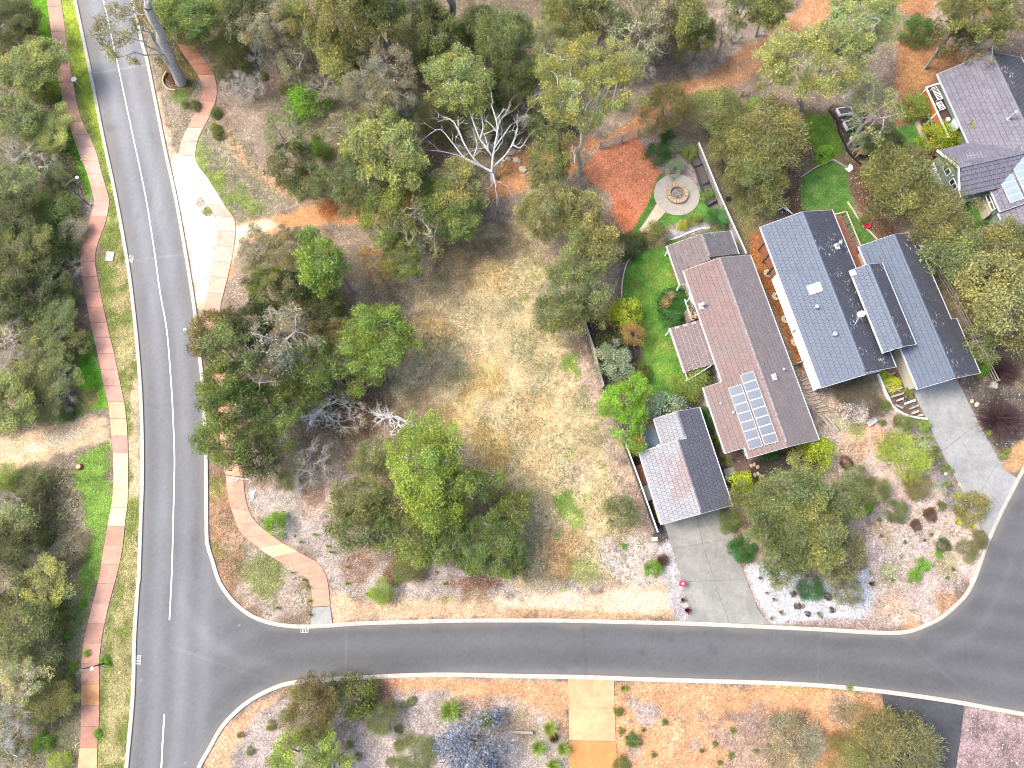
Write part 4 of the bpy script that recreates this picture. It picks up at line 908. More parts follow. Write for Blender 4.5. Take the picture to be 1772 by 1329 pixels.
# entry path of timber boards between the wings
q = [(1549,612),(1560,600),(1588,668),(1573,676),(1570,668)]
mb = MB(); mb.prism(GP(q)[:, :2], 0, .02); wk = mb.build('entry_walkway', M['palestone'], None); tag(wk, 'pale timber entry walkway between the two wings of the grey house', 'walkway')
for i in range(4):
    a = np.array([1549 + 11.5 * i / 4, 612 - 12 * i / 4]); b = np.array([1571 + 16 * i / 4, 674 - 6 * i / 4]); c = np.array([1571 + 16 * (i + .88) / 4, 674 - 6 * (i + .88) / 4]); d = np.array([1549 + 11.5 * (i + .88) / 4, 612 - 12 * (i + .88) / 4])
    mb = MB(); mb.prism(GP([a, b, c, d])[:, :2], .018, .05); mb.build('board', simple('walkway_board', (0.55, 0.42, 0.28), .8, .15) if i == 0 else bpy.data.materials['walkway_board'], wk)
# deck with rail on the east side
dq = [h2.uv(px, py, .5) for px, py in ((1446,376),(1459,372),(1484,446),(1478,462),(1476,470),(1480,458))]
ud0, ud1, vd0, vd1 = h2.uv(1446,376,1)[0], h2.uv(1478,452,1)[0] + 1.0, -3.75, -5.0
dk = MB(); dk.box(ud0, ud1, -vd0 - .6, -vd1, .86, .94); deck = dk.build('deck', M['darktimber'], h2.root)
nb = int((ud1 - ud0) / .14)
me = None
for i in range(nb):
    if me is None:
        mb = MB(); mb.box(0, .128, 0, (-vd1) - (-vd0 - .6), 0, .03); me = mb.mesh('deck_board'); me.materials.append(M['deck'])
    link('deck_board', me, None, deck, (ud0 + i * .14, -vd0 - .6, .942 + random.uniform(-.004, .004)))
mb = MB(); mb.bar(L3(ud0, vd1, 1.8), L3(ud1 - .9, vd1, 1.8), .09, .05); mb.bar(L3(ud0, vd0 + .6, 1.8), L3(ud0, vd1, 1.8), .09, .05); mb.build('handrail', M['newtimber'], h2.root)
for i in range(5):
    u = ud0 + (ud1 - .9 - ud0) * i / 4; mb = MB(); mb.box(u - .03, u + .03, -vd1 - .03, -vd1 + .03, 0, 1.78); mb.build('rail_post', M['dark_metal'], h2.root)
mb = MB()
for k in range(4): mb.bar(L3(ud0, vd1, 1.1 + .16 * k), L3(ud1 - .9, vd1, 1.1 + .16 * k), .012, .012)
mb.build('rail_wires', M['galv'], h2.root)
mb = MB(); mb.bar(L3(ud0 + 2.9, vd1 - .05, .5), L3(ud0 + 5.1, vd1 - 1.5, .1), .06, .1); mb.bar(L3(ud0 + 4.4, vd1 - .1, .35), L3(ud0 + 4.4, vd1 - 1.0, .2), .05, .08); mb.build('stair_stringer', M['dark_metal'], h2.root)

# --- third house, upper right
h3 = Frame(1714.6, 90, 4.13, -76.3, 'green_house', 'dark tiled house with a green gable wall and pale solar panels at the right edge', 'house')
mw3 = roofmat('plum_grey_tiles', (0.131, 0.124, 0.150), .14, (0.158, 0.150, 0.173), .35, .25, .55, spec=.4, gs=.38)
me3 = roofmat('plum_grey_tiles_shaded', (0.064, 0.060, 0.068), .12, (0.105, 0.098, 0.098), .5, 1.0, .6, spec=.3)  # these tiles again, colour darkened for the slope turned from the sun
s3 = .44
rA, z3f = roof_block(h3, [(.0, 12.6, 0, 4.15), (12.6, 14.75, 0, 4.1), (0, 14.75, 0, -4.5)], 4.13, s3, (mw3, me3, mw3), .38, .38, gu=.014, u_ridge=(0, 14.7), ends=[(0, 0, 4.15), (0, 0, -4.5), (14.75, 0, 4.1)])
zl = lambda v: z3f(v) - .22
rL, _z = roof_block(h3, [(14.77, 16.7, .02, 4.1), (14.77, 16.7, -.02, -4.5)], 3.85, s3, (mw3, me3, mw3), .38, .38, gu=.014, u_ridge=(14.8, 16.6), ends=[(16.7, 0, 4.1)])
walls(h3, .4, 14.4, 3.6, -4.0, z3f, M['greenwall']); walls(h3, 14.4, 16.4, 3.5, -4.0, _z, M['greenwall'])
# wing whose gable looks at us: ridge runs along v
uw, vw = h3.uv(1659.6, 289, 3.9); hw0, hw1 = 2.72, 2.30; sw = .55
def wing_z(u): return 3.9 - sw * abs(u - uw)
mb = MB()
V = [L3(uw - hw0, vw, wing_z(uw - hw0)), L3(uw, vw, 3.9), L3(uw + hw1, vw, wing_z(uw + hw1)), L3(uw - hw0, 2.9, wing_z(uw - hw0)), L3(uw, .45, 3.9), L3(uw + hw1, 3.2, wing_z(uw + hw1))]
V += [(p[0], p[1], p[2] - .09) for p in V]
mb.add(V, [(0, 1, 4, 3), (1, 2, 5, 4), (6, 9, 10, 7), (7, 10, 11, 8), (0, 6, 7, 1), (1, 7, 8, 2), (2, 8, 11, 5), (3, 9, 6, 0)])
rw = mb.build('roof', M['underlay'], h3.root)
mb = MB(); g, w_ = .38, .38
wing_tiles = []
for sg, hw in ((-1, hw0), (1, hw1)):
    k = 0
    while hw - k * g > .03:
        lo = hw - k * g; hi = max(0, lo - g + .028); j = 0; voff = .19 if k % 2 else 0
        vend = .45 + (2.9 - .45) * (lo / hw0) if sg < 0 else .45 + (3.2 - .45) * (lo / hw1)
        while vw - voff - j * w_ > vend + .1:
            b = vw - j * w_ + (voff - .38 if voff else 0); a = b - w_; a = max(a, vend); b = min(b, vw)
            if b - a > .05:
                ul, uh = uw + sg * lo, uw + sg * hi
                P = [(ul, -a - .014, wing_z(ul) + .012), (ul, -b + .014, wing_z(ul) + .012), (ul, -b + .014, wing_z(ul) + .05), (ul, -a - .014, wing_z(ul) + .05), (uh, -a - .014, wing_z(uh) + .004), (uh, -b + .014, wing_z(uh) + .004), (uh, -b + .014, wing_z(uh) + .02), (uh, -a - .014, wing_z(uh) + .02)]
                mb.add(P, [(0, 1, 2, 3), (3, 2, 6, 7), (0, 3, 7, 4), (1, 5, 6, 2)])
            j += 1
        k += 1
tag(mb.build('roof_tiles', mw3, rw), kind='stuff')
me = None
for i in range(int((vw - .6) / .36)):
    m2 = MB(); m2.box(-.13, .13, -.17, .17, 0, .05); 
    if me is None: me = m2.mesh('ridge_cap'); me.materials.append(mw3)
    link('ridge_cap', me, None, rw, L3(uw, vw - .2 - i * .36, 3.91 + .01 * (i % 2)))
for sg, hw in ((-1, hw0), (1, hw1)):
    mb = MB(); mb.bar(L3(uw, vw + .03, 3.86), L3(uw + sg * hw, vw + .03, wing_z(uw + sg * hw) - .04), .06, .2); mb.build('barge_board', M['white'], h3.root)
pts = [(uw - hw0 + .3, 0.95), (uw - hw0 + .3, wing_z(uw - hw0 + .3) - .1), (uw, 3.78), (uw + hw1 - .3, wing_z(uw + hw1 - .3) - .1), (uw + hw1 - .3, .95)]
mb = MB(); n = 5; V = [L3(u, vw - .35, z) for u, z in pts] + [L3(u, 3.4, z) for u, z in pts]
mb.add(V, [tuple(range(n))[::-1], tuple(range(n, 2 * n))] + [(i, (i + 1) % n, n + (i + 1) % n, n + i) for i in range(n)]); mb.build('gable_wall', M['greenwall'], h3.root)
mb = MB(); mb.box(uw - hw0 + .35, uw + hw1 - .35, -(vw - .30), -3.4, 0, .95); mb.build('base_wall', M['white'], h3.root)
for i in range(9):
    z = 1.1 + i * .26; lim = (3.72 - z) / sw if z > wing_z(uw - hw0 + .3) - .1 else 9
    a = max(uw - hw0 + .32, uw - lim); b = min(uw + hw1 - .32, uw + lim)
    if b - a > .2: mb = MB(); mb.box(a, b, -(vw - .335), -(vw - .352), z, z + .22); mb.build('weatherboard', M['greenwall'], h3.root)
for px, py in ((1643.5, 292.5), (1654, 318)):
    g_ = h3.uv(px, py, 2.1); window_w(h3, g_[0] - .5, g_[0] + .5, vw - .335, 1.75, 2.45, 2)
for px, py in ((1633, 278.5), (1650.5, 303.5)):
    g_ = h3.uv(px, py, 2.5); mb = MB(); mb.box(g_[0] - .07, g_[0] + .07, -(vw - .33) - .12, -(vw - .335), 2.45, 2.6); mb.build('wall_lamp', M['white'], h3.root)
# antenna, flue
u, v, z = h3.onslope(1744, 207, z3f); mb = MB(); mb.box(u - .2, u + .2, -v - .2, -v + .2, z + .05, z + .08); mb.lathe([(.11, 0), (.11, 1.0), (.16, 1.02), (.16, 1.15), (.05, 1.2)], L3(u, v, z), 12); mb.build('flue', M['galv'], h3.root)
c = np.array(L3(uw - .5, vw - .9, 3.7)); mb = MB(); mb.tube([c - (0, 0, .2), c + (0, 0, 1.1)], .025, .025); mb.bar(c + (0, -.5, 1.05), c + (.2, .75, 1.1), .03, .03)
for t in (0, .25, .5, .75, 1): p = c + np.array((0, -.5, 1.05)) * (1 - t) + np.array((.2, .75, 1.1)) * t; mb.bar(p - (.32, 0, 0), p + (.32, 0, 0), .025, .025)
mb.build('antenna', M['galv'], h3.root)
panel_grid(h3, (1725.8, 310.4), (1751.6, 301.4), (1745, 353.7), 4, z3f, 1, 'panel2')
panel_grid(h3, (1745.5, 276.5), (1771.5, 267.5), (1772.5, 349.0), 6, z3f, 1, 'panel2')
finish_tiles(h3)
# side bay below the wing
mb = MB(); q = [h3.uv(*p, .6) for p in ((1692,338),(1701,336),(1715,366),(1707,376))]; mb.prism([(u, -v) for u, v in q], 0, 1.0); mb.build('bay_wall', M['creamwall'], h3.root)
q = [h3.uv(*p, 1.3) for p in ((1700,342),(1713,338),(1722,362),(1711,368))]
mb = MB()
for i in range(4): mb.bar(L3(*q[i], 1.7), L3(*q[(i + 1) % 4], 1.7), .06, .06)
mb.bar(L3(*((np.array(q[0]) + q[3]) / 2), 1.7), L3(*((np.array(q[1]) + q[2]) / 2), 1.7), .06, .06); mb.bar(L3(*((np.array(q[0]) + q[1]) / 2), 1.7), L3(*((np.array(q[2]) + q[3]) / 2), 1.7), .06, .06)
for i in range(4): mb.bar(L3(*q[i], 0), L3(*q[i], 1.7), .06, .06)
mb.build('bay_frame', M['white'], h3.root)
flatbox('red_paving', [(1708,378),(1724,366),(1731,384),(1722,386)], 0, .05, 'deck', kind='structure')
# balcony with railing
bq = [h3.uv(*p, 1.1) for p in ((1604,150),(1626,142),(1662,232),(1642,250))]
mb = MB(); mb.prism([(u, -v) for u, v in bq], .95, 1.08); bal = mb.build('balcony', M['darktimber'], h3.root)
for i in range(11):
    a, b, c, d = [np.array(t) for t in bq]; t0, t1 = i / 11, (i + .9) / 11
    mb = MB(); mb.prism([(p[0], -p[1]) for p in (a + (b - a) * t0, a + (b - a) * t1, d + (c - d) * t1, d + (c - d) * t0)], 1.079, 1.1); mb.build('floor_board', simple('balcony_board', (0.075, 0.045, 0.04), .7, .2) if i == 0 else bpy.data.materials['balcony_board'], bal)
rq = [h3.uv(*p, 1.95) for p in ((1628,143.5),(1602.5,151.5),(1642,238))]
mb = MB(); mb.bar(L3(*rq[0], 1.95), L3(*rq[1], 1.95), .14, .07); mb.bar(L3(*rq[1], 1.951), L3(*rq[2], 1.951), .14, .07); mb.build('railing', M['white'], h3.root)
e0 = np.array(rq[1]); e1 = np.array(rq[2])
mb = MB(); mb.bar(L3(*e0, 1.5), L3(*e1, 1.5), .03, .8); mb.build('balcony_screen', simple('orange_timber', (0.33, 0.12, 0.045), .7, .15), h3.root)
mb = MB(); mb.bar(L3(e0[0], e0[1] + .06, .9), L3(e1[0], e1[1] + .06, .9), .05, .22); mb.build('edge_beam', M['greenwall'], h3.root)
for t in (.02, .5, .98):
    p = e0 + (e1 - e0) * t; mb = MB(); mb.box(p[0] - .05, p[0] + .05, -p[1] - .05, -p[1] + .05, 0, 1.9); mb.build('post', M['white'], h3.root)
q = [h3.uv(*p, 1.0) for p in ((1637,222),(1652,200),(1658,210),(1648,232))]
mb = MB(); mb.prism([(u, -v) for u, v in q], 1.1, 1.9); mb.build('glass_screen', simple('pale_glass', (0.45, 0.55, 0.55), .2, .05), h3.root)
# chairs on the balcony
def lounger(px, py, L, rz, label):
    g_ = G(px, py, 1.1); r = empty('deck_chair', (g_[0], g_[1], 1.1), rz); tag(r, label, 'chair')
    mb = MB()
    for y in (-.26, .26): mb.bar((-L / 2, y, .32), (L / 2, y, .32), .05, .05)
    for x_ in (-L / 2, L / 2): mb.bar((x_, -.26, .32), (x_, .26, .32), .05, .05)
    mb.bar((-L / 4, -.26, .33), (L / 4, .26, .33), .04, .04)
    mb.build('frame', M['white'], r)
    for i in range(int(L / .16)):
        m2 = MB(); x_ = -L / 2 + .1 + i * .16; m2.box(x_, x_ + .05, -.24, .24, .325, .34); m2.build('slat', M['white'], r)
    for x_ in (-L / 2 + .05, L / 2 - .05):
        for y in (-.24, .24): m2 = MB(); m2.box(x_ - .025, x_ + .025, y - .025, y + .025, 0, .3); m2.build('leg', M['white'], r)
lounger(1618.5, 165, 1.35, h3.ang + .08, 'white framed long deck lounger on the balcony of the green house')
lounger(1624.5, 186.5, .8, h3.ang + .15, 'white framed deck chair on the balcony, below the long lounger')
g_ = G(1637.5, 209.5, 1.1); mb = MB(); mb.lathe([(.12, 0), (.2, .3), (.21, .32), (.1, .33)], (0, 0, 0), 14); o = mb.build('plant_pot', M['white']); o.location = (g_[0], g_[1], 1.1); tag(o, 'white round pot on the balcony beside the yellow tree', 'pot')
# ------------------------------------------------------------------ plants: prototypes
def quads_from(c, d, s, l, w_):
    """leaf-shaped quads: centre, direction, side, length, width"""
    c = c[:, None]; d = d[:, None]; s = s[:, None]; l = np.asarray(l)[:, None, None]; w_ = np.asarray(w_)[:, None, None]
    off = np.array([-.5, 0, .5, 0])[None, :, None] * l * d + np.array([0, .5, 0, -.5])[None, :, None] * w_ * s
    return (c + off).reshape(-1, 3)
def unit(v): return v / np.maximum(1e-9, np.linalg.norm(v, axis=-1, keepdims=True))
def leaf_cloud(r, cents, rads, per, l, w_, *a_, **k_): return _leaf_cloud(r, cents, rads, per, l * LEAF, w_ * LEAF, *a_, **k_)
LEAF = .72
def _leaf_cloud(r, cents, rads, per, l, w_, flat=.7, up=.35, hue=0.5, spiky=0.0):
    """clumps of leaves round the given centres"""
    V = []; C = []
    for c, rad in zip(cents, rads):
        n = max(6, int(per * (rad / .6) ** 2)); q = unit(r.normal(size=(n, 3))); rr = rad * (r.random(n) ** .45 * (1 + .45 * r.random(n) * (r.random(n) < .2)))[:, None]
        p = q * rr; p[:, 2] *= flat; out = unit(q + np.array([0, 0, up]))
        d = unit(out * (1.0 + spiky) + r.normal(size=(n, 3)) * .75); s = unit(np.cross(d, unit(out * .4 + r.normal(size=(n, 3)))))
        L = l * r.uniform(.65, 1.35, n); W = w_ * r.uniform(.7, 1.3, n)
        V.append(quads_from(p + c, d, s, L, W))
        base = r.uniform(.68, 1.28); hu = r.normal() * hue
        tint = np.array([1 + .13 * hu, 1 + .03 * hu, 1 - .16 * hu])
        k = base * r.uniform(.48, 1.62, n)[:, None] * np.clip(tint, .4, 1.6)[None]
        old = r.random(n) < .022; k[old] = k[old] * np.array([1.5, .85, .6])
        C.append(np.repeat(k, 4, axis=0))
    V = np.concatenate(V); C = np.concatenate(C); Q = np.arange(len(V)).reshape(-1, 4)
    return V, Q, C
def limb_mesh(name, segs):
    mb = MB()
    for pts, r0, r1, k in segs: mb.tube(pts, r0, r1, k)
    me = mb.mesh(name); me.polygons.foreach_set('use_smooth', np.ones(len(me.polygons), bool)); return me
def bend(r, a, b, wob, n=4):
    a, b = np.array(a, float), np.array(b, float); L = np.linalg.norm(b - a); t = np.linspace(0, 1, n + 1)[:, None]
    p = a + (b - a) * t; p[1:-1] += r.normal(size=(n - 1, 3)) * wob * L; return p
def proto_gum(seed, R, Ht, nt_, tr=.62, per=110, l=.24, w_=.10, base=.45, fork=.4, open_=.35, asym=None, hue=.5, twig=3):
    r = np.random.default_rng(seed); zc = Ht * (base + 1) / 2; hz = Ht * (1 - base) / 2
    lob = [(unit(r.normal(size=3) * (1, 1, .6)), r.uniform(.7, 1.15)) for _ in range(5)]
    cents = []; tries = 0
    while len(cents) < nt_ and tries < 4000:
        tries += 1; q = unit(r.normal(size=3))
        if q[2] < -.45: continue
        f = max(.62, np.max([g * max(0, q.dot(v)) ** .7 for v, g in lob]))
        f *= r.uniform(.5, 1.0) ** .5 * (1.22 if r.random() < .16 else 1.0)
        p = np.array([q[0] * R * f, q[1] * R * f, zc + q[2] * hz * f])
        if asym is not None: p[:2] += np.array(asym) * R * r.uniform(0, .5)
        if all(np.linalg.norm((p - c) * (1, 1, 1.2)) > tr * (1.45 * open_ + .62) for c in cents): cents.append(p)
    cents = np.array(cents); rads = tr * r.uniform(.75, 1.35, len(cents))
    V, Q, C = leaf_cloud(r, cents, rads * .94, per * 2.5, l, w_, hue=hue)
    crown = mk_mesh('crown', V, Q, cols=C)
    segs = []; fz = Ht * fork; tr0 = .05 + Ht * .017
    tk = bend(r, (0, 0, -.15), (r.normal() * .15, r.normal() * .15, fz), .03, 4); segs.append((tk, tr0, tr0 * .72, 8))
    nl = min(7, max(3, nt_ // 9)); ang0 = r.uniform(0, 6.28); limbs = []
    for i in range(nl):
        a = ang0 + i * 2.39996 + r.normal() * .2; rr = R * r.uniform(.35, .65); e = np.array([math.cos(a) * rr, math.sin(a) * rr, zc + hz * r.uniform(-.1, .55)])
        L = bend(r, tk[-1], e, .06, 5); limbs.append(L); segs.append((L, tr0 * .55, tr0 * .2, 6))
    for c, rad in zip(cents, rads):
        best = min(((np.linalg.norm(L[k] - c) + .35 * max(0, L[k][2] - c[2]), i, k) for i, L in enumerate(limbs) for k in range(2, 6)))
        st = limbs[best[1]][best[2]]; b = bend(r, st, c + (0, 0, -.1), .08, 3); segs.append((b, tr0 * .2, .012, 4))
        for _ in range(twig):
            e = c + unit(r.normal(size=3) + (0, 0, .3)) * rad * r.uniform(.7, 1.25); segs.append((bend(r, b[-2], e, .1, 2), .018, .006, 3))
    return crown, limb_mesh('trunk', segs)
def proto_bush(seed, R, Ht, n, tr=.4, per=150, l=.14, w_=.07, hue=.35, fuzzy=False):
    """dense dome that reaches the ground"""
    r = np.random.default_rng(seed); cents = []
    lob = [(unit(r.normal(size=3)), r.uniform(.8, 1.15)) for _ in range(5)]
    for _ in range(n):
        q = unit(r.normal(size=3)); q[2] = abs(q[2]); f = np.mean([g * (1 + .4 * max(0, q.dot(v))) for v, g in lob]) / 1.1 * r.uniform(.75, 1)
        cents.append((q[0] * R * f * .85, q[1] * R * f * .85, Ht * .12 + q[2] * Ht * f * .75))
    cents = np.array(cents); rads = tr * r.uniform(.7, 1.25, n)
    V, Q, C = leaf_cloud(r, cents, rads, per * 2.0, l, w_, flat=.9, up=.5, hue=hue, spiky=1.2 if fuzzy else 0)
    crown = mk_mesh('foliage', V, Q, cols=C); segs = []
    for i in range(6):
        c = cents[r.integers(n)]; segs.append((bend(r, (r.normal() * .08, r.normal() * .08, -.05), c, .08, 3), .035, .01, 4))
    for i in range(n // 2):
        c = cents[r.integers(n)]; segs.append((bend(r, c * (.4, .4, .5), c + unit(r.normal(size=3)) * tr * 1.2, .08, 2), .014, .005, 3))
    return crown, limb_mesh('stems', segs)
def dead_segs(r, p, d, L, rad, lv, segs, droop=0.0, spread=.55, nk=(2, 4)):
    n = 4; pts = [np.array(p, float)]; dd = np.array(d, float)
    for i in range(n):
        dd = unit(dd + r.normal(size=3) * .16 + np.array([0, 0, .05 - droop])); pts.append(pts[-1] + dd * L / n)
    segs.append((np.array(pts), rad, rad * .62, 6 if lv > 2 else 4))
    if lv <= 0: return
    for k in range(r.integers(nk[0], nk[1] + 1)):
        i = r.integers(2, n + 1); nd = unit(dd + r.normal(size=3) * spread + np.array([0, 0, .08])); dead_segs(r, pts[i], nd, L * r.uniform(.55, .85), rad * r.uniform(.45, .62), lv - 1, segs, droop, spread, nk)
def proto_dead(seed, Ht, lv=4, spread=.6, droop=0., nk=(2, 4), trunk=.3, lean=(0, 0)):
    r = np.random.default_rng(seed); segs = []
    dead_segs(r, (0, 0, -.1), (lean[0], lean[1], 1), Ht * trunk, .05 + Ht * .013, lv, segs, droop, spread, nk)
    return limb_mesh('branches', segs)
def blades(r, n, R, Ht, w_, arch=.5, cols=(1, 1, 1), k=4, vary=.3):
    V = []; Q = []; C = []
    for i in range(n):
        a = r.uniform(0, 6.283); L = R * r.uniform(.6, 1.1); h = Ht * r.uniform(.6, 1.1); c0 = np.array([r.normal() * R * .08, r.normal() * R * .08, 0])
        dr = np.array([math.cos(a), math.sin(a), 0]); sd = np.array([-dr[1], dr[0], 0]); b = len(V); t0 = r.uniform(.1, 1)
        for j in range(k + 1):
            t = j / k; p = c0 + dr * L * (t ** (1 + .4 * t0)) * (t0 * .8 + .2) + np.array([0, 0, h * (t * 1.6 - arch * 1.2 * t * t * t0) * .7]); w2 = w_ * (1 - t * .9) / 2
            V += [p - sd * w2, p + sd * w2]
            C += [np.array(cols) * r.uniform(1 - vary, 1 + vary)] * 2
        for j in range(k): Q.append((b + 2 * j, b + 2 * j + 1, b + 2 * j + 3, b + 2 * j + 2))
    return np.array(V), np.array(Q), np.array(C)
def proto_tussock(seed, R, Ht, n=90, w_=.03, arch=.6):
    r = np.random.default_rng(seed); V, Q, C = blades(r, n, R, Ht, w_, arch); return mk_mesh('foliage', V, Q, cols=C)
def proto_cycad(seed, R, n=30):
    r = np.random.default_rng(seed); V = []; Q = []; C = []
    for i in range(n):
        a = i * 2.39996; el = r.uniform(.1, 1.2); L = R * r.uniform(.8, 1.1); dr = np.array([math.cos(a) * math.cos(el * .6), math.sin(a) * math.cos(el * .6), math.sin(el * .6)])
        for j in range(1, 22):
            t = j / 22; p = dr * L * t + np.array([0, 0, .5 - .5 * t * t * L * .6]); sd = unit(np.cross(dr, (0, 0, 1)))
            for s in (-1, 1):
                ld = unit(sd * s + dr * .6); ll = .22 * R / 1.2 * (1 - abs(t - .5) * 1.2); b = len(V)
                wv = dr * .018; V += [p - wv, p + wv, p + ld * ll + wv * .3, p + ld * ll - wv * .3]; Q.append((b, b + 1, b + 2, b + 3)); C += [np.full(3, r.uniform(.7, 1.3))] * 4
    return mk_mesh('foliage', np.array(V), np.array(Q), cols=np.array(C))
PR = {}
def add_p(kind, R, Ht, pair):
    me = pair[0] or pair[1]; co = np.empty(len(me.vertices) * 3, np.float32); me.vertices.foreach_get('co', co); co = co.reshape(-1, 3)
    q = np.hypot(co[:, 0], co[:, 1]); a = np.arctan2(co[:, 1], co[:, 0])          # how wide it really grew
    R2 = np.mean([np.percentile(q[np.abs(a - t) < .26], 97 if kind not in ('fuzzy', 'bush') else 90) for t in np.linspace(-2.8, 2.8, 12)]) if kind in ('gum', 'open', 'dense', 'grey', 'fuzzy', 'bush') else R
    PR.setdefault(kind, []).append((float(R2), Ht, pair))
for s in range(4): add_p('gum', 2.3, 6.0, proto_gum(100 + s, 2.3, 6.0, 34, tr=.60, per=120))
for s in range(3): add_p('gum', 3.4, 9.0, proto_gum(120 + s, 3.4, 9.0, 62, tr=.70, per=115, l=.26, w_=.11))
for s in range(2): add_p('gum', 1.4, 4.0, proto_gum(130 + s, 1.4, 4.0, 17, tr=.48, per=115, l=.2, w_=.085, base=.3))
for s in range(3): add_p('open', 2.4, 6.5, proto_gum(140 + s, 2.4, 6.5, 26, tr=.48, per=75, l=.22, w_=.085, open_=.6, twig=7, hue=.7))
for s in range(2): add_p('open', 4.4, 12.0, proto_gum(150 + s, 4.4, 12.0, 80, tr=.72, per=88, l=.26, w_=.11, open_=.45, twig=6, base=.5))
for s in range(3): add_p('dense', 2.4, 4.8, proto_gum(160 + s, 2.4, 4.8, 46, tr=.58, per=170, l=.17, w_=.08, base=.2, open_=.2, twig=1, hue=.4, fork=.22))
for s in range(2): add_p('dense', 1.5, 3.0, proto_gum(170 + s, 1.5, 3.0, 24, tr=.46, per=170, l=.15, w_=.075, base=.15, open_=.2, twig=1, hue=.4, fork=.2))
for s in range(3): add_p('fuzzy', 1.8, 4.0, proto_bush(180 + s, 1.8, 4.0, 46, tr=.5, per=150, l=.24, w_=.04, fuzzy=True))
for s in range(3): add_p('bush', 1.0, 1.6, proto_bush(190 + s, 1.0, 1.6, 34, tr=.3, per=260, l=.10, w_=.06))
for s in range(2): add_p('ball', .6, .8, proto_bush(200 + s, .6, .8, 30, tr=.2, per=420, l=.065, w_=.045, hue=.2))
for s in range(3): add_p('grey', 2.0, 4.5, proto_gum(210 + s, 2.0, 4.5, 22, tr=.45, per=42, l=.18, w_=.06, open_=.5, twig=16, base=.2, fork=.25))
for s in range(3): add_p('dead', 2.2, 6.0, (None, proto_dead(220 + s, 6.0, 5, .62, 0, (2, 3))))
for s in range(2): add_p('twiggy', 1.6, 2.2, (None, limb_mesh('stems', [(bend(np.random.default_rng(900 + s * 500 + i), (0, 0, 0), unit(np.random.default_rng(1900 + s * 500 + i).normal(size=3) * (1, 1, .6) + (0, 0, .25)) * np.array([1.6, 1.6, 2.2]) * np.random.default_rng(i).uniform(.7, 1.05), .05, 4), .03, .012, 3) for i in range(620)])))
for s in range(3): add_p('tussock', .5, .5, (proto_tussock(230 + s, .5, .5, 110, .028), None))
for s in range(2): add_p('strappy', 1.0, .9, (proto_tussock(240 + s, 1.0, .9, 170, .07, .7), None))
add_p('cycad', 1.2, 1.4, (proto_cycad(250, 1.2, 34), None))
TINT0 = {'olive': (.130,.146,.060), 'dark': (.075,.088,.036), 'yellow': (.195,.215,.082), 'bright': (.165,.215,.05), 'lime': (.125,.235,.028), 'lemon': (.30,.34,.04), 'grey': (.19,.18,.125), 'pale': (.28,.27,.13), 'brown': (.148,.138,.066), 'gold': (.172,.172,.075), 'blue': (.225,.245,.28), 'sage': (.22,.28,.20), 'purple': (.075,.045,.05), 'maroon': (.085,.012,.02), 'deep': (.045,.11,.03), 'orange': (.27,.165,.05), 'straw': (.42,.30,.16), 'sunny': (.36, .42, .035), 'dry': (.14,.085,.06), 'twig': (.20,.16,.10), 'white': (.62,.60,.58), 'mid': (.118,.148,.045)}
TINT = {k: tuple(np.array(v) * ((1.76, 1.76, 1.6) if k not in ('sunny','blue','white','maroon','purple','dry','straw','twig') else (1.15, 1.15, 1.15))) for k, v in TINT0.items()}
BARK = {'gum': (.26,.235,.21), 'open': (.34,.31,.28), 'dense': (.2,.175,.15), 'fuzzy': (.16,.13,.10), 'bush': (.15,.12,.09), 'ball': (.12,.1,.08), 'grey': (.40,.375,.35)}
WORD = {'gum': ('tree', 'gum_tree'), 'open': ('tree', 'open_gum_tree'), 'dense': ('tree', 'bushy_tree'), 'fuzzy': ('shrub', 'feathery_shrub'), 'bush': ('shrub', 'rounded_shrub'), 'ball': ('plant', 'small_shrub'), 'grey': ('tree', 'sparse_tree'), 'dead': ('tree', 'dead_tree'), 'twiggy': ('shrub', 'bare_shrub'), 'tussock': ('plant', 'grass_tussock'), 'strappy': ('plant', 'strappy_plant'), 'cycad': ('plant', 'cycad')}
PARTS = {'gum': ('trunk', 'crown'), 'open': ('trunk', 'crown'), 'dense': ('trunk', 'crown'), 'grey': ('trunk', 'crown'), 'fuzzy': ('stems', 'foliage'), 'bush': ('stems', 'foliage'), 'ball': ('stems', 'foliage'), 'dead': ('branches', ''), 'twiggy': ('stems', ''), 'tussock': ('', 'foliage'), 'strappy': ('', 'foliage'), 'cycad': ('', 'foliage')}
rp = random.Random(5); seen_labels = {}
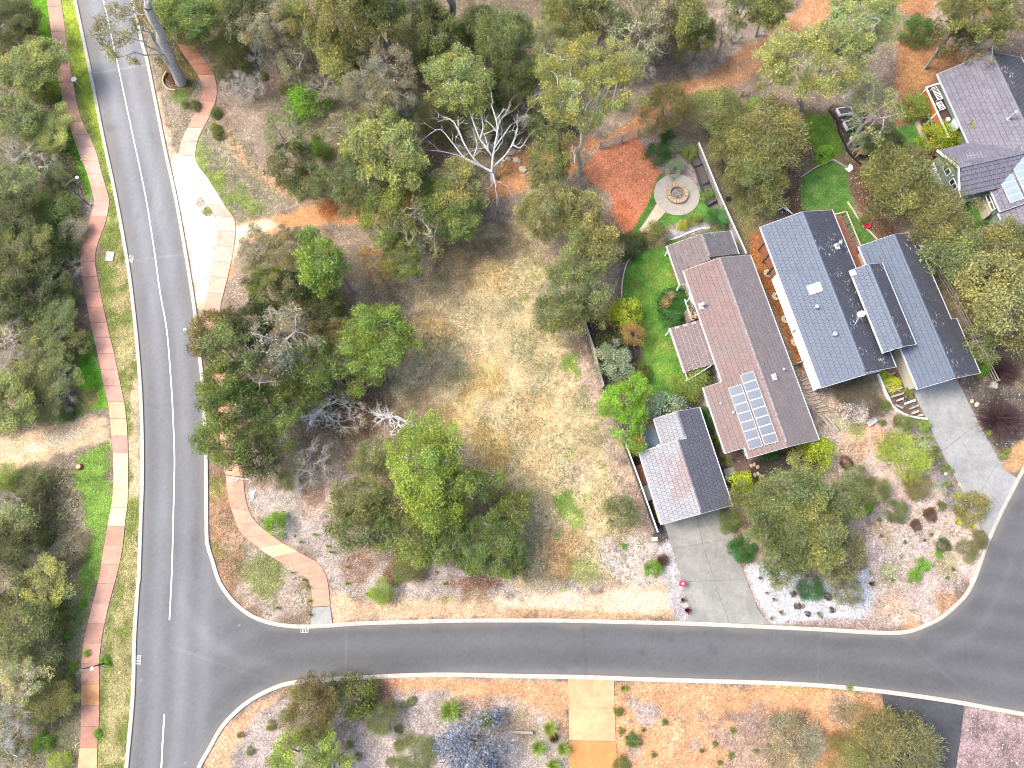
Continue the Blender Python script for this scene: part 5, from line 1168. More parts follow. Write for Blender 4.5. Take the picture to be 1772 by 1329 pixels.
def plant(px, py, r, Ht, kind, tint, label, base=None, group=None, bark=None, squash=1.0, cat=None, name=None, cz=None, var=None, rz=None):
    """px, py, r: middle and radius of the crown as seen; Ht: height in metres"""
    zc = Ht * (cz if cz is not None else {'gum': .70, 'open': .72, 'dense': .58, 'grey': .6, 'dead': .5}.get(kind, .45))
    c = G(px, py, zc); R = np.linalg.norm(G(px + r, py, zc) - c)
    op = sorted(PR[kind], key=lambda p: abs(math.log(p[0] / R)))
    best = [p for p in op if abs(math.log(p[0] / op[0][0])) < .16]; p = best[var % len(best)] if var is not None else rp.choice(best)
    tw = TINT[tint] if isinstance(tint, str) else tint
    b = c if base is None else G(*base, 0)
    root = empty(name or WORD[kind][1], (b[0], b[1], 0), rp.uniform(0, 6.28) if rz is None else rz)
    tag(root, label, cat or WORD[kind][0], group)
    if label in seen_labels and not group: print('DUP', label)
    seen_labels[label] = 1
    sx = R / p[0]; sz = Ht / p[1]; asp = rp.uniform(.92, 1.09) if kind in ('gum', 'open', 'dense', 'grey') else 1.0
    root.scale = (sx * asp, sx * squash / asp, sz)
    if base is not None:
        d = c - b; d[2] = zc; q = Vector((0, 0, 1)).rotation_difference(Vector(d)); root.rotation_mode = 'QUATERNION'
        from mathutils import Quaternion
        root.rotation_quaternion = q @ Quaternion((0, 0, 1), rp.uniform(0, 6.28))
    pn = PARTS[kind]; f = rp.uniform(.86, 1.16); hw = rp.uniform(-.08, .08)
    if p[2][0] is not None:
        o = link(pn[1], p[2][0], M['leaf'], root); o.color = (tw[0] * f * (1 + hw), tw[1] * f, tw[2] * f * (1 - hw), 1)
    if p[2][1] is not None:
        o = link(pn[0], p[2][1], M['bark'], root)
        bc = bark or (tw if kind in ('dead', 'twiggy') else BARK[kind]); o.color = (*[v * rp.uniform(.9, 1.1) for v in bc], 1)
    return root
PLANTS = '''
# px py r H kind tint | label
18 38 44 6.5 gum dark | dark grey green gum tree filling the top left corner
43 118 45 6.5 gum yellow | yellow green bushy gum beside the grass strip near the top left
66 156 22 4 dense bright | small light green tree at the grass edge left of the white round sign
32 200 38 5.5 gum olive | olive gum at the left edge level with the second bend of the red footpath
82 232 36 5 dense yellow | soft yellow green tree beside the red path above the upper street lamp
16 256 24 4 grey pale | silvery sparse tree at the left edge above the upper street lamp
60 282 34 5 grey olive | thin twiggy olive tree left of the upper street lamp head
30 322 36 5.5 gum olive | olive gum at the left edge level with the upper street lamp
98 300 22 4 dense olive | low olive tree touching the upper street lamp arm
20 372 40 6 gum dark | dark gum at the left edge below the level of the upper street lamp
85 362 34 4.5 fuzzy mid | feathery green shrub directly left of the upper lamp pole
122 398 22 3 fuzzy grey | thin greyish feathery shrub below the upper lamp pole beside the path
40 416 38 6 gum olive | olive gum with rusty tips on the left, level with the drain pit cover
86 432 34 4.5 fuzzy mid | mid green feathery shrub left of the path opposite the drain pit cover
18 476 38 6 gum dark | dark gum at the left edge where the path bulges left
74 482 36 6 gum dark | dark grey gum inside the left bush where the path bulges left
122 468 20 3 grey grey | small grey twiggy tree touching the leftmost bulge of the path
110 506 22 3.5 dense bright | bright yellow green small tree beside the dark patch of the path
52 512 30 5 gum grey | grey green gum left of the bright yellow green small tree
14 530 34 5.5 gum dark | dark gum at the left edge halfway down the photo's upper half
98 548 36 5 dense olive | olive spreading tree above the bright grass left of the path
54 558 30 5 gum mid | mid green gum left of the spreading tree above the bright grass
14 580 34 5 grey pale | pale silvery sparse tree at the left edge, upper middle
118 596 26 4 dense olive | yellowish olive tree at the top end of the bright grass strip
68 606 36 5.5 gum olive | olive gum just left of the bright grass strip
28 632 34 4 grey grey | bare greyish twiggy tree at the left edge, photo middle
98 645 34 5 gum olive | dull olive gum beside the middle of the bright grass strip
12 662 28 4.5 dense yellow | yellow green tree at the left edge above the dirt track
22 708 40 6 gum yellow | yellow green gum at the left edge just above the dirt track
68 690 32 4.5 gum olive | olive gum above the dirt track, right of the yellow green one
102 688 24 3 grey grey | grey leafless scrubby tree above the dirt track mouth
112 716 13 1.6 bush mid | small green bush on the edge of the dirt track by the path
14 824 22 3.5 dense bright | light green tree at the left edge below the dirt track
60 832 28 3.5 dense olive | patchy olive tree on the lower side of the dirt track
52 866 28 4 gum dark | dark olive gum below the dirt track
14 872 26 3.5 grey grey | grey twiggy tree at the left edge below the dirt track
24 906 30 5 gum yellow | yellowish gum at the left edge, lower left bush
74 930 16 2.4 bush mid | small dark green bush amid bare twigs in the lower left bush
20 952 34 5 gum dark | dark gum at the left edge, lower left bush
120 948 24 3 fuzzy grey | grey green feathery shrub beside the lower grass strip
64 984 28 4 grey olive | sparse twiggy olive tree in the lower left bush
66 1016 40 5.5 gum yellow | yellow olive broad gum in the lower left bush
14 1046 34 5 gum dark | dark gum at the left edge beside the yellow olive broad gum
42 1084 42 5.5 gum olive | olive gum with broad crown left of the lower street lamp
86 1072 24 3.5 dense mid | small green tree below the yellow olive broad gum
16 1136 36 5 open pale | pale gum with white limbs at the left edge, level with the lower street lamp
78 1118 28 4 gum olive | olive gum between the pale limbs and the lower street lamp
36 1184 42 5.5 open pale | pale gum with white branching limbs on the lower left
82 1172 24 3.5 dense dark | small dark tree around a hollow left of the orange path slab
76 1216 36 4.5 dense olive | olive green tree left of the dark red path slab near the bottom
24 1250 36 4.5 grey grey | greyish sparse tree at the left edge near the bottom
72 1288 17 1.8 bush lime | vivid green double shrub near the bottom left corner
10 1304 30 4 grey grey | greyish sparse tree in the bottom left corner
100 1322 18 1.6 fuzzy bright | light green low shrub at the bottom edge left of the path
330 34 46 6 gum mid | dark green gum right of the tall roadside gum at the top
378 36 38 5.5 fuzzy mid | feathery green tree at the top, right of the roadside path
392 90 30 3.6 fuzzy olive | feathery olive shrub on the bend of the roadside path
425 30 40 7 gum dark | dark gum at the top edge above the leaf littered slope
466 40 44 7 gum grey | grey green gum at the top edge, left of the yellow crowned gum
524 54 34 7 gum olive | narrow olive gum between two larger crowns at the top
600 30 62 9 gum gold | large golden tipped gum with pale twin trunk at the top
584 92 40 7 gum yellow | yellow green lower crown below the golden tipped gum
656 14 40 9 gum yellow | yellow olive gum cut by the top edge, right of the golden tipped gum
722 10 28 9 open gold | small golden crown hanging at the top edge
708 62 34 3 fuzzy olive | dull olive understorey shrub below the hanging golden crown
808 56 22 2.4 bush mid | mid green shrub at the foot of the big grey trunk
832 40 30 3.5 fuzzy dark | dark feathery shrub right of the big grey trunk
740 100 30 3 fuzzy olive | olive undergrowth shrub between the fallen log and the grey crown
466 92 26 4.5 grey grey | grey sparse tree with leaning stems on the littered slope, left one
508 104 36 5.5 open olive | thin olive tree with leaning dark stem on the littered slope
530 178 34 2.2 bush lime | large vivid green rounded shrub on the littered slope
685 118 46 7.5 open grey | grey olive gum with many white dead twigs, upper part
652 168 62 7.5 open grey | wide grey olive gum with white branches, above the olive pair
800 146 52 7.5 gum yellow | yellowish olive gum left of the tall dark bush
757 206 26 4 fuzzy olive | small feathery olive shrub left of the white dead tree
874 70 42 7.5 dense olive | tall olive bushy tree right of the big grey trunk
878 150 38 6 dense dark | dull dark bushy tree below the tall olive one
488 226 44 5.5 open olive | sparse olive gum with pale crossed stems beside the slope track
506 280 38 4.5 gum dark | dark olive gum below the sparse gum with crossed stems
552 258 17 1.8 bush lime | bright green shrub tucked behind the dark olive gum
541 312 32 4 gum olive | olive tree above the bend of the orange track
660 262 62 8 gum yellow | broad yellow olive gum left of the white dead tree
626 306 50 6.5 gum olive | olive gum overhanging the orange track
712 312 34 5 gum olive | olive gum between the orange track and the white dead tree
786 322 46 5.5 gum gold | dark green gum with orange tips just left of the dead tree base
700 232 28 3 grey grey | greyish scrub between the olive gum and white dead branches
900 182 36 4.5 grey grey | grey scrubby tree right of the white dead tree's tips
888 118 30 4 fuzzy grey | greyish feathery shrub left of the green round crown
949 60 22 8 open yellow | small yellow crown with white forked limbs near the top
988 22 44 8 gum olive | olive gum at the top edge, centre right
934 122 24 4.5 dense bright | green rounded tree left of the tall bright gum
1012 152 84 13 open yellow | tall bright yellow green gum whose dark trunk rises from the red court corner | 1001,303
1078 108 34 9 open yellow | yellow green top beside the tall bright gum, on its right
1088 66 50 6.5 grey pale | silvery grey tree of bare curved branches near the top
1136 16 42 7 gum grey | grey olive gum at the top edge right of the silvery tree
1187 22 42 7 gum olive | olive gum at the top edge with slender dark stem
1214 62 34 5 gum olive | olive gum above the orange bush track, left of a pale sapling
1258 50 28 6 open grey | thin grey gum leaning beside the orange bush track
1236 82 24 4 grey pale | pale grey sapling on the edge of the orange bush track
1292 14 40 6.5 gum olive | olive gum at the top edge above the wide part of the bush track
1158 186 44 5 dense brown | brown olive bushy tree beside the red court gate
1245 196 50 5 dense olive | olive bushy tree at the end of the grey fence
1335 236 66 6 dense gold | large golden olive tree in the grey house yard
1296 268 48 5 dense olive | olive green tree beside the grey fence behind the raised beds
1318 312 46 4.5 dense olive | dull olive tree above the grey house's white rubbish
1262 240 32 4 dense gold | golden olive tree next to the head of the grey fence
1486 40 72 11 open yellow | pale yellow green gum crown against the top edge, upper right
1412 106 78 11 open yellow | broad pale yellow gum with thick grey trunk above the vegetable beds | 1384,190
1522 186 54 8 open yellow | pale grey green gum hanging over the brown dirt clearing
1680 26 58 8 gum olive | olive green gum at the top edge above the green gabled house
1648 62 32 6.5 gum dark | dark green gum above the brown dirt clearing, right side
1706 68 44 6 open grey | greyish gum with pale curved branches just above the green house roof
1760 30 36 6 gum grey | grey green gum in the top right corner
1527 244 34 3.6 dense dark | dark olive tree beside the small square lawn
1492 250 16 3 dense sage | small grey green tree at the lowest vegetable bed
1548 312 66 6 dense olive | broad olive tree in front of the green gable wall
1612 372 54 6 dense gold | golden olive tree below the green gable wall, left of the sunny lawn
1664 448 58 5.5 dense olive | olive tree with pale dead twigs east of the grey house fence
1735 425 52 6 dense gold | golden olive tree between the green house and the lower big tree
1736 526 82 7.5 dense gold | very large golden olive tree at the right edge
1700 590 34 4 gum olive | olive lower crown below the very large golden olive tree
1694 396 20 1.8 bush olive | olive clipped hedge shrub beside the sunny lawn
1750 410 16 1.8 bush bright | variegated bright shrub by the green house's lower wall
1738 722 42 2.4 twiggy purple | large dark purple leafless shrub right of the second driveway
1742 640 28 2 twiggy purple | smaller purple brown shrub above the large dark purple one
372 574 38 7 gum brown | rust tipped dark gum overhanging the road edge
484 440 58 6.5 open brown | brown orange open gum south of the orange track | 528,522
436 425 26 4.5 open brown | small brownish crown at the mouth of the orange track
550 436 46 8 gum bright | bright green clumpy gum with thick dark trunk, below the orange track | 614,508
662 388 44 6 gum mid | dark green gum at the top of the dry block's west side
716 396 44 6 open olive | grey olive gum with dead twigs at the top of the dry block
696 444 34 5 gum mid | mid green gum leaning over the dry block's edge, upper west
652 460 28 4.5 open orange | small orange leaved gum between green crowns
786 372 54 5.5 gum mid | dark green and golden gum at the top corner of the dry block
652 566 58 8 gum bright | bright yellow green gum on the dry block's west edge | 676,655
641 644 30 5 gum bright | low bright green crown at the foot of the yellow green gum
484 570 52 8 open grey | silvery green gum with many pale twigs among the middle trees
458 510 34 6 gum mid | dark green gum left of the brown orange gum's trunk
555 532 38 5 gum dark | dark gum between the silvery gum and the bright gum
568 580 32 5 gum brown | brownish grey gum in the middle of the west trees
556 628 42 5.5 gum mid | dull green gum above the fallen grey dead tree
412 618 44 7.5 gum olive | olive gum close to the road, below the rust tipped one
440 560 34 7 gum dark | dark gum between the rust tipped gum and the silvery gum
462 640 44 7 open olive | sparse olive gum with pale limbs left of the fallen dead tree
410 700 42 7.5 gum mid | dark green gum beside the road, middle
464 706 42 6 gum mid | dark green gum left of the grey fallen branches
398 768 38 6.5 gum mid | dark green gum beside the road where the lower path begins
446 792 32 5.5 gum dark | dark gum with low leaning stem near the start of the lower path
466 762 26 5 gum mid | mid green gum right of the roadside dark gum
499 826 18 2.5 dense olive | small olive tree at the end of the leaning stems
535 800 34 3 grey olive | greyish olive bushy tree below the fallen dead tree
600 720 30 2.2 grey grey | heap of grey dead scrub right of the fallen dead tree
656 788 32 3.5 dense olive | low olive tree left of the large bright clumpy gum
732 808 72 7.5 gum bright | large bright green clumpy gum in the lower tree group
782 868 52 7 gum bright | bright green gum overlapping the lower right of the large clumpy one
829 836 36 6 gum bright | small bright gum on the east edge of the lower tree group
622 862 48 5.5 gum olive | dark olive tree on the west side of the lower tree group
632 910 52 5 gum olive | dull olive tree with bare limbs at the lower west of the group
696 918 52 5 gum mid | olive green tree at the bottom middle of the lower group
770 924 50 5.5 gum mid | deep green gum in the bottom of the lower group
850 938 58 5.5 gum mid | dark green rounded tree at the lower east end of the group
878 886 38 5 dense mid | dark green tree on the dry block's south west edge
884 970 34 4 gum olive | low olive tree at the southern tip of the lower group
476 908 20 1.8 bush lime | bright lime shrub beside the curving corner footpath
811 982 15 1.4 ball lime | small bright green rounded shrub south of the lower group
706 982 26 2 fuzzy olive | low olive feathery shrub south of the lower group
659 1024 20 2.2 fuzzy bright | light green feathery shrub beside the orange verge
944 366 54 6 gum gold | golden brown gum at the top of the dry block's east side
946 284 38 5 gum olive | olive gum beside the boulders and red track
1008 374 44 6 gum gold | golden gum overhanging the red clay court
1034 430 44 5.5 gum gold | golden olive gum below the red clay court
1008 458 46 5.5 gum olive | olive gum on the east edge of the dry block
992 500 50 5.5 gum olive | olive gum in the middle of the dry block's east row
964 540 42 5 gum olive | olive gum standing furthest out on the dry block's east side
1022 530 34 4.5 gum olive | olive gum at the top end of the side fence
1082 542 28 3 bush lemon | yellow green shrub at the lawn's west edge
1096 580 22 2.4 gum orange | orange tipped small tree at the lawn's west edge
1060 600 28 3 bush dark | dark olive shrub behind the side fence
1064 630 34 3.6 dense sage | blue green tree with pale leaf undersides beside the side fence
1106 644 18 2 bush mid | variegated dark shrub by the lawn, right of the blue green tree
1078 694 42 4.2 gum lime | vivid green leafy tree behind the side fence, upper one
1090 742 34 3.8 gum lime | vivid green leafy tree behind the side fence, lower one with orange tips
1100 768 16 3 gum orange | orange brown leafy crown beside the corrugated roof
1198 656 30 2.4 fuzzy bright | soft green feathery shrub beside the verandah
1156 706 30 2.6 bush sage | grey green shrub above the garage
1224 720 22 1.8 cycad deep | spiky palm like plant between garage and long house
1238 762 15 1.2 strappy mid | strappy green plant in the gap between garage and long house
1254 794 18 1.4 strappy olive | yellowish strappy plant by the dark decking
1279 842 27 3 bush sunny | lime yellow shrub at the garage's driveway corner
1262 900 19 1.3 bush mid | round green shrub on the east side of the first driveway
1284 952 22 1.4 bush deep | dark green low shrub further down the first driveway
1079 888 32 3 dense olive | lone dark olive round tree on the dry block by the garage fence
1376 862 62 6.5 gum olive | broad olive tree in the front garden, upper part
1340 908 60 6.5 gum olive | broad olive tree in the front garden, western crown
1410 928 62 6.5 gum olive | broad olive tree in the front garden, eastern crown
1452 870 40 5.5 gum olive | olive crown at the north east of the front garden trees
1444 970 44 5 gum brown | brownish olive crown at the south of the front garden trees
1350 968 44 5 gum olive | olive crown at the south west of the front garden trees
1300 870 34 4.5 dense olive | olive crown nearest the lime yellow shrub
1406 1020 20 1.8 fuzzy deep | dark green feathery shrub at the edge of the white gravel
1468 1018 28 2.4 dense brown | brown green bush over the white gravel
1414 786 30 2.8 bush sunny | yellow green shrub at the long house's street end
1384 798 22 2.4 gum yellow | olive yellow small tree beside the yellow green shrub
1465 800 11 .8 fuzzy dry | small dark brown dead plant in the front garden
1476 822 20 2 dense olive | small olive tree east of the front garden crowns
1573 788 40 2.8 fuzzy bright | large feathery green shrub left of the second driveway
1490 684 34 2 fuzzy twig | brown twiggy shrub in front of the grey house
1480 708 24 1.4 bush white | white flowering shrub below the brown twiggy one
1529 704 13 1.2 bush mid | dark green round shrub by the white curved edging
1566 730 15 1.3 fuzzy mid | dark green bush below the white curved edging
1598 735 12 .9 bush bright | green shrub at the edge of the second driveway's top
1527 731 7 .7 ball mid | tiny dark green plant beside the white bench
1620 776 7 .6 ball mid | small dark green plant halfway along the second driveway
1519 849 22 1.4 fuzzy olive | thin grey green shrub in the middle of the pink mulch
1588 840 22 1.6 fuzzy brown | brownish shrub below the large feathery one
1555 884 18 1.4 fuzzy olive | olive brown shrub in the centre of the front mulch
1503 879 11 .9 ball lime | bright green small shrub beside the front garden trees
1630 875 10 .8 ball mid | green small shrub left of the lime tussock
1685 876 26 2 bush gold | golden olive bush overhanging the second driveway
1657 858 10 .7 tussock lemon | lime green tussock above the golden olive bush
1658 904 10 .7 tussock lemon | lime green tussock left of the golden olive bush
1683 911 10 .7 tussock lemon | lime green tussock below the golden olive bush
1611 890 11 .5 fuzzy dry | dry brown low plant, elongated, in the front mulch
1586 908 9 .5 fuzzy dry | dry brown low plant, small and round, in the front mulch
1634 944 12 .8 fuzzy dark | dark round spiky plant near the street corner
1695 935 15 1 fuzzy brown | dark brown shrub nearest the kerb at the bend
1675 954 17 1.1 fuzzy brown | olive brown shrub beside the kerb at the bend
1598 978 14 1 ball lime | vivid green ball shrub, upper of a touching pair
1583 997 14 1 ball lime | vivid green ball shrub, lower of a touching pair
1625 960 8 .3 ball lime | flat bright green plant near the vivid ball pair
1509 1010 10 .8 tussock dark | dark tussock at the east edge of the white gravel
951 1262 22 1 strappy bright | lime strappy plant with purple centre beside the tan driveway, upper part
932 1294 22 1 strappy bright | green strappy plant left of the purple centred one
974 1296 20 .9 strappy bright | green strappy plant against the tan driveway
958 1278 10 1.1 twiggy maroon | dark purple rosette in the centre of the strappy ring
958 1326 22 1 strappy bright | lime strappy plant cut by the bottom edge
1079 1191 10 .6 strappy bright | soft green plant at the tan driveway's top corner
1071 1232 10 .7 ball mid | rounded green plant halfway down the tan driveway
1097 1283 12 .9 bush deep | dark green upright shrub right of the tan driveway
1076 1326 13 .8 bush mid | olive plant at the bottom edge right of the dirt driveway
542 1222 50 4.5 dense brown | brown olive tree on the lower street corner
566 1186 26 3 dense brown | brown olive crown over the kerb at the lower corner
614 1208 34 3.6 bush mid | vivid mid green tree right of the brown olive corner tree
656 1240 28 2.6 fuzzy olive | feathery light olive shrub at the lower street corner
524 1302 52 3.4 gum bright | bright olive tree at the bottom edge, left of centre
584 1326 26 2.6 gum bright | small bright olive crown at the bottom edge right of the larger one
779 1230 32 .9 strappy bright | low strappy green planting below the street
840 1246 24 .9 strappy bright | low strappy green planting behind the blue grey shrub
716 1306 34 1 fuzzy olive | low olive shrub at the bottom edge left of the blue grey shrub
826 1294 58 3.4 bush blue | blue grey spiky shrub at the bottom edge
1374 1288 46 3 fuzzy grey | greyish olive shrub near the bottom, left of the asphalt driveway
1510 1272 50 3.6 fuzzy brown | brown olive feathery tree left of the asphalt driveway
1570 1306 58 3.8 fuzzy brown | brown olive feathery tree overhanging the asphalt driveway
1470 1312 34 3 fuzzy olive | olive feathery shrub at the bottom edge left of the asphalt driveway
1530 1310 10 3 bush lime | bright green spiky plant inside the brown olive trees
1131 983 14 1.1 bush lime | vivid green round shrub beside the first driveway's west side
1148 970 13 .9 twiggy dry | brown wispy plant beside the vivid green round shrub
1078 944 6 .5 ball lime | tiny bright green plant on the mulch near the pit cover
1190 1056 12 .8 tussock maroon | dark red tussock at the foot of the first driveway
1182 1038 9 .6 tussock dry | brown red tussock between the red box and the dark red tussock
1140 263 20 1.6 bush deep | dark green round shrub at the corner of the red clay court
1170 252 14 1.2 bush sage | grey green round shrub right of the dark green one
1166 290 17 1 bush sage | pale grey green shrub at the top of the fire pit circle
1158 236 13 1.4 bush deep | dark shrub under the brown olive tree by the gate
1195 262 13 1.2 bush bright | green leafy shrub at the top raised bed
1243 377 25 1.6 cycad deep | large dark green cycad beside the rear pavilion roof
1138 405 22 2 bush olive | olive round shrub at the lower end of the pale path
1090 424 22 1.8 bush dark | dark shrub with white flecks west of the lawn gate
1100 408 12 1.6 bush mid | green shrub at the tip of the red clay court
1202 378 11 .9 bush bright | light green plant below the fire pit circle
1181 388 9 .8 bush lemon | yellow green plant below the fire pit circle
1226 336 11 .9 bush bright | bright green leafy plant in the lower raised bed
1163 553 19 1.2 bush deep | dark green dense shrub beside the verandah roof
1158 512 15 .8 tussock straw | straw coloured tussock in the dark garden circle, upper
1150 526 15 .8 tussock straw | straw coloured tussock in the dark garden circle, lower
1608 274 15 1.2 bush maroon | dark red round shrub by the green gable wall
1630 238 28 2.6 bush sunny | bright yellow small tree in front of the balcony
1666 228 15 3.2 bush sunny | bright yellow branch tip leaning on the plum grey roof
1594 186 26 2 bush bright | green leafy shrub along the balcony
1590 48 27 2.2 bush deep | dark green hedge shrub beside the brown dirt clearing
1425 266 16 1.2 bush lime | bright green shrub above the curved lawn
1496 380 9 .8 bush mid | green shrub in the bed beside the grey house deck
1700 632 16 1 bush lime | vivid green ground shrub at the end of the grey house garage
1682 612 12 .8 bush lime | vivid green shrub between the garage roof and the fence
1480 228 20 .6 strappy deep | leafy greens in the middle vegetable bed
1497 246 14 .6 strappy deep | leafy greens in the lower vegetable bed
1310 180 13 1 bush lime | bright green shrub behind the timber rail fence
1535 654 12 .5 bush lemon | lime groundcover on the stepped garden bed, upper
1546 664 13 .5 bush lemon | lime groundcover on the stepped garden bed, lower
1574 676 9 .6 bush bright | small green plant at the end of the entry walkway
1470 1190 7 .3 ball bright | green weed clump on the south kerb
1330 772 20 1.0 bush deep | dark green low shrub under the long house's street end
300 55 30 4 fuzzy olive | small feathery olive tree at the head of the roadside path
430 150 26 3 grey grey | grey wispy scrub on the leaf littered slope above the sparse gum
745 46 36 7 gum dark | dark gum between the hanging golden crown and the big grey trunk
690 205 36 6 gum olive | olive gum between the wide grey gum and the olive pair
845 218 32 3.5 fuzzy grey | grey feathery shrub behind the white dead tree
1040 40 40 7 gum olive | olive gum at the top edge left of the silvery grey tree
1100 120 34 4 grey grey | pale grey scrubby tree right of the tall bright gum
1160 70 34 4.5 fuzzy grey | grey feathery tree below the slender stemmed gum
520 690 34 5 gum mid | mid green gum between the silvery gum and the fallen dead tree
520 490 30 6 gum dark | dark gum in the shade between the brown open gum and bright gum
590 660 30 4 gum olive | small olive gum west of the low bright crown
385 660 34 6.5 gum mid | dark green gum leaning towards the kerb above the roadside one
610 610 34 6 gum olive | olive gum wedged against the bright yellow green gum
1320 350 30 3.5 dense olive | low olive tree between the grey fence and the white pipes
1600 420 34 4 grey grey | grey twiggy tree behind the end of the east fence
960 172 36 4.5 fuzzy grey | greyish feathery tree left of the tall bright gum's crown
938 212 30 3.5 gum olive | small olive gum behind the boulders on the red track
1104 58 40 6 gum grey | grey olive gum just right of the silvery tree, near the top
1334 8 40 6 gum olive | olive gum at the top edge left of the pale yellow crown
622 128 34 5 gum olive | olive gum between the golden tipped gum and the wide grey one
566 150 30 4 grey pale | pale sparse tree right of the vivid green rounded shrub
590 216 36 5.5 open olive | sparse olive gum below the vivid green rounded shrub, right side
830 190 34 5 gum olive | olive gum behind the white dead tree's tips
760 60 34 7 gum olive | olive gum beside the top of the big grey trunk
410 150 24 2.5 grey grey | grey leafless scrub by the bend of the roadside path
'''
for ln in PLANTS.strip().split('\n'):
    if ln.startswith('#') or '|' not in ln: continue
    f = ln.split('|'); a = f[0].split(); base = tuple(float(t) for t in f[2].split(',')) if len(f) > 2 else None
    x_, y_, r_, h_ = map(float, a[:4])
    if x_ < 150: h_ *= .66 if x_ < 50 else .48
    if (x_ < 150 or y_ < 330) and x_ < 1100 and a[4] in ('gum', 'dense', 'grey', 'fuzzy') and base is None: r_ *= 1.16
    elif 360 < x_ < 720 and 360 < y_ < 830: r_ *= 1.16
    plant(x_, y_, r_ * 1.04, h_, a[4], a[5], f[1].strip(), base=base)
# tall gum whose trunk leans over the road: built limb by limb
def gum_by_limbs():
    r = np.random.default_rng(77); b = G(314, 143, 0); root = empty('roadside_gum_tree', (b[0], b[1], 0)); tag(root, 'tall grey trunked gum in a ringed bed leaning over the road at the top left', 'tree')
    W = lambda x_, y_, z: G(x_, y_, z) - b
    segs = []; top = W(256, 12, 9.2); tr_ = bend(r, (0, 0, -.1), top, .012, 7); segs.append((tr_, .52, .34, 10))
    segs.append((bend(r, top, W(236, -60, 13), .03, 4), .3, .16, 7)); segs.append((bend(r, top, W(276, -40, 12), .03, 4), .26, .12, 7))
    l1 = bend(r, (0.05, .1, .4), W(283, 92, 4.0), .03, 4); segs.append((l1, .3, .2, 8))
    tips = []
    for p, rr in (((246, 42, 6.5), .14), ((215, 62, 6.5), .10), ((205, 100, 5.5), .09), ((232, 20, 7.5), .10)):
        L = bend(r, l1[-1], W(*p), .05, 5); segs.append((L, rr, .04, 6)); tips.append(L)
    cl_ = [(176,36,7,.75),(188,18,7.4,.6),(170,58,6.6,.75),(190,50,6.8,.7),(206,30,7.4,.6),(216,18,7.8,.55),(236,8,8,.7),(180,78,6.2,.65),(196,98,5.8,.7),(204,74,6.4,.7),(212,58,6.6,.6),(190,88,6,.5),(222,66,6.2,.6),(236,52,6.6,.6),(244,34,7,.6),(250,22,7.6,.6),(262,24,8,.55),(228,104,5.2,.5),(238,108,5,.35),(262,40,7.2,.55),(276,62,5,.4),(282,86,3.6,.5),(276,104,3,.5),(230,40,7,.45),(198,10,8,.5),(168,46,6.8,.5),(286,36,6,.4)]
    cents = np.array([W(*c[:3]) for c in cl_]); rads = np.array([c[3] for c in cl_]) * 1.0
    for c, rd in zip(cents, rads):
        L, k = min(((L, k) for L in tips for k in range(1, 6)), key=lambda t: np.linalg.norm(t[0][t[1]] - c)); bb = bend(r, L[k], c, .07, 3); segs.append((bb, .05, .015, 4))
        for _ in range(6): segs.append((bend(r, bb[-2], c + unit(r.normal(size=3)) * rd * 1.1, .1, 2), .016, .006, 3))
    for e in ((305, 60, 4.5), (300, 92, 3.4)): segs.append((bend(r, l1[-2], W(*e), .1, 3), .05, .02, 4))
    V, Q, C = leaf_cloud(r, cents, rads, 190, .26, .10, hue=.8)
    t = link('trunk', limb_mesh('trunk', segs), M['bark'], root); t.color = (.36, .33, .31, 1)
    c = link('crown', mk_mesh('crown', V, Q, cols=C), M['leaf'], root); c.color = (.30, .29, .11, 1)
gum_by_limbs()
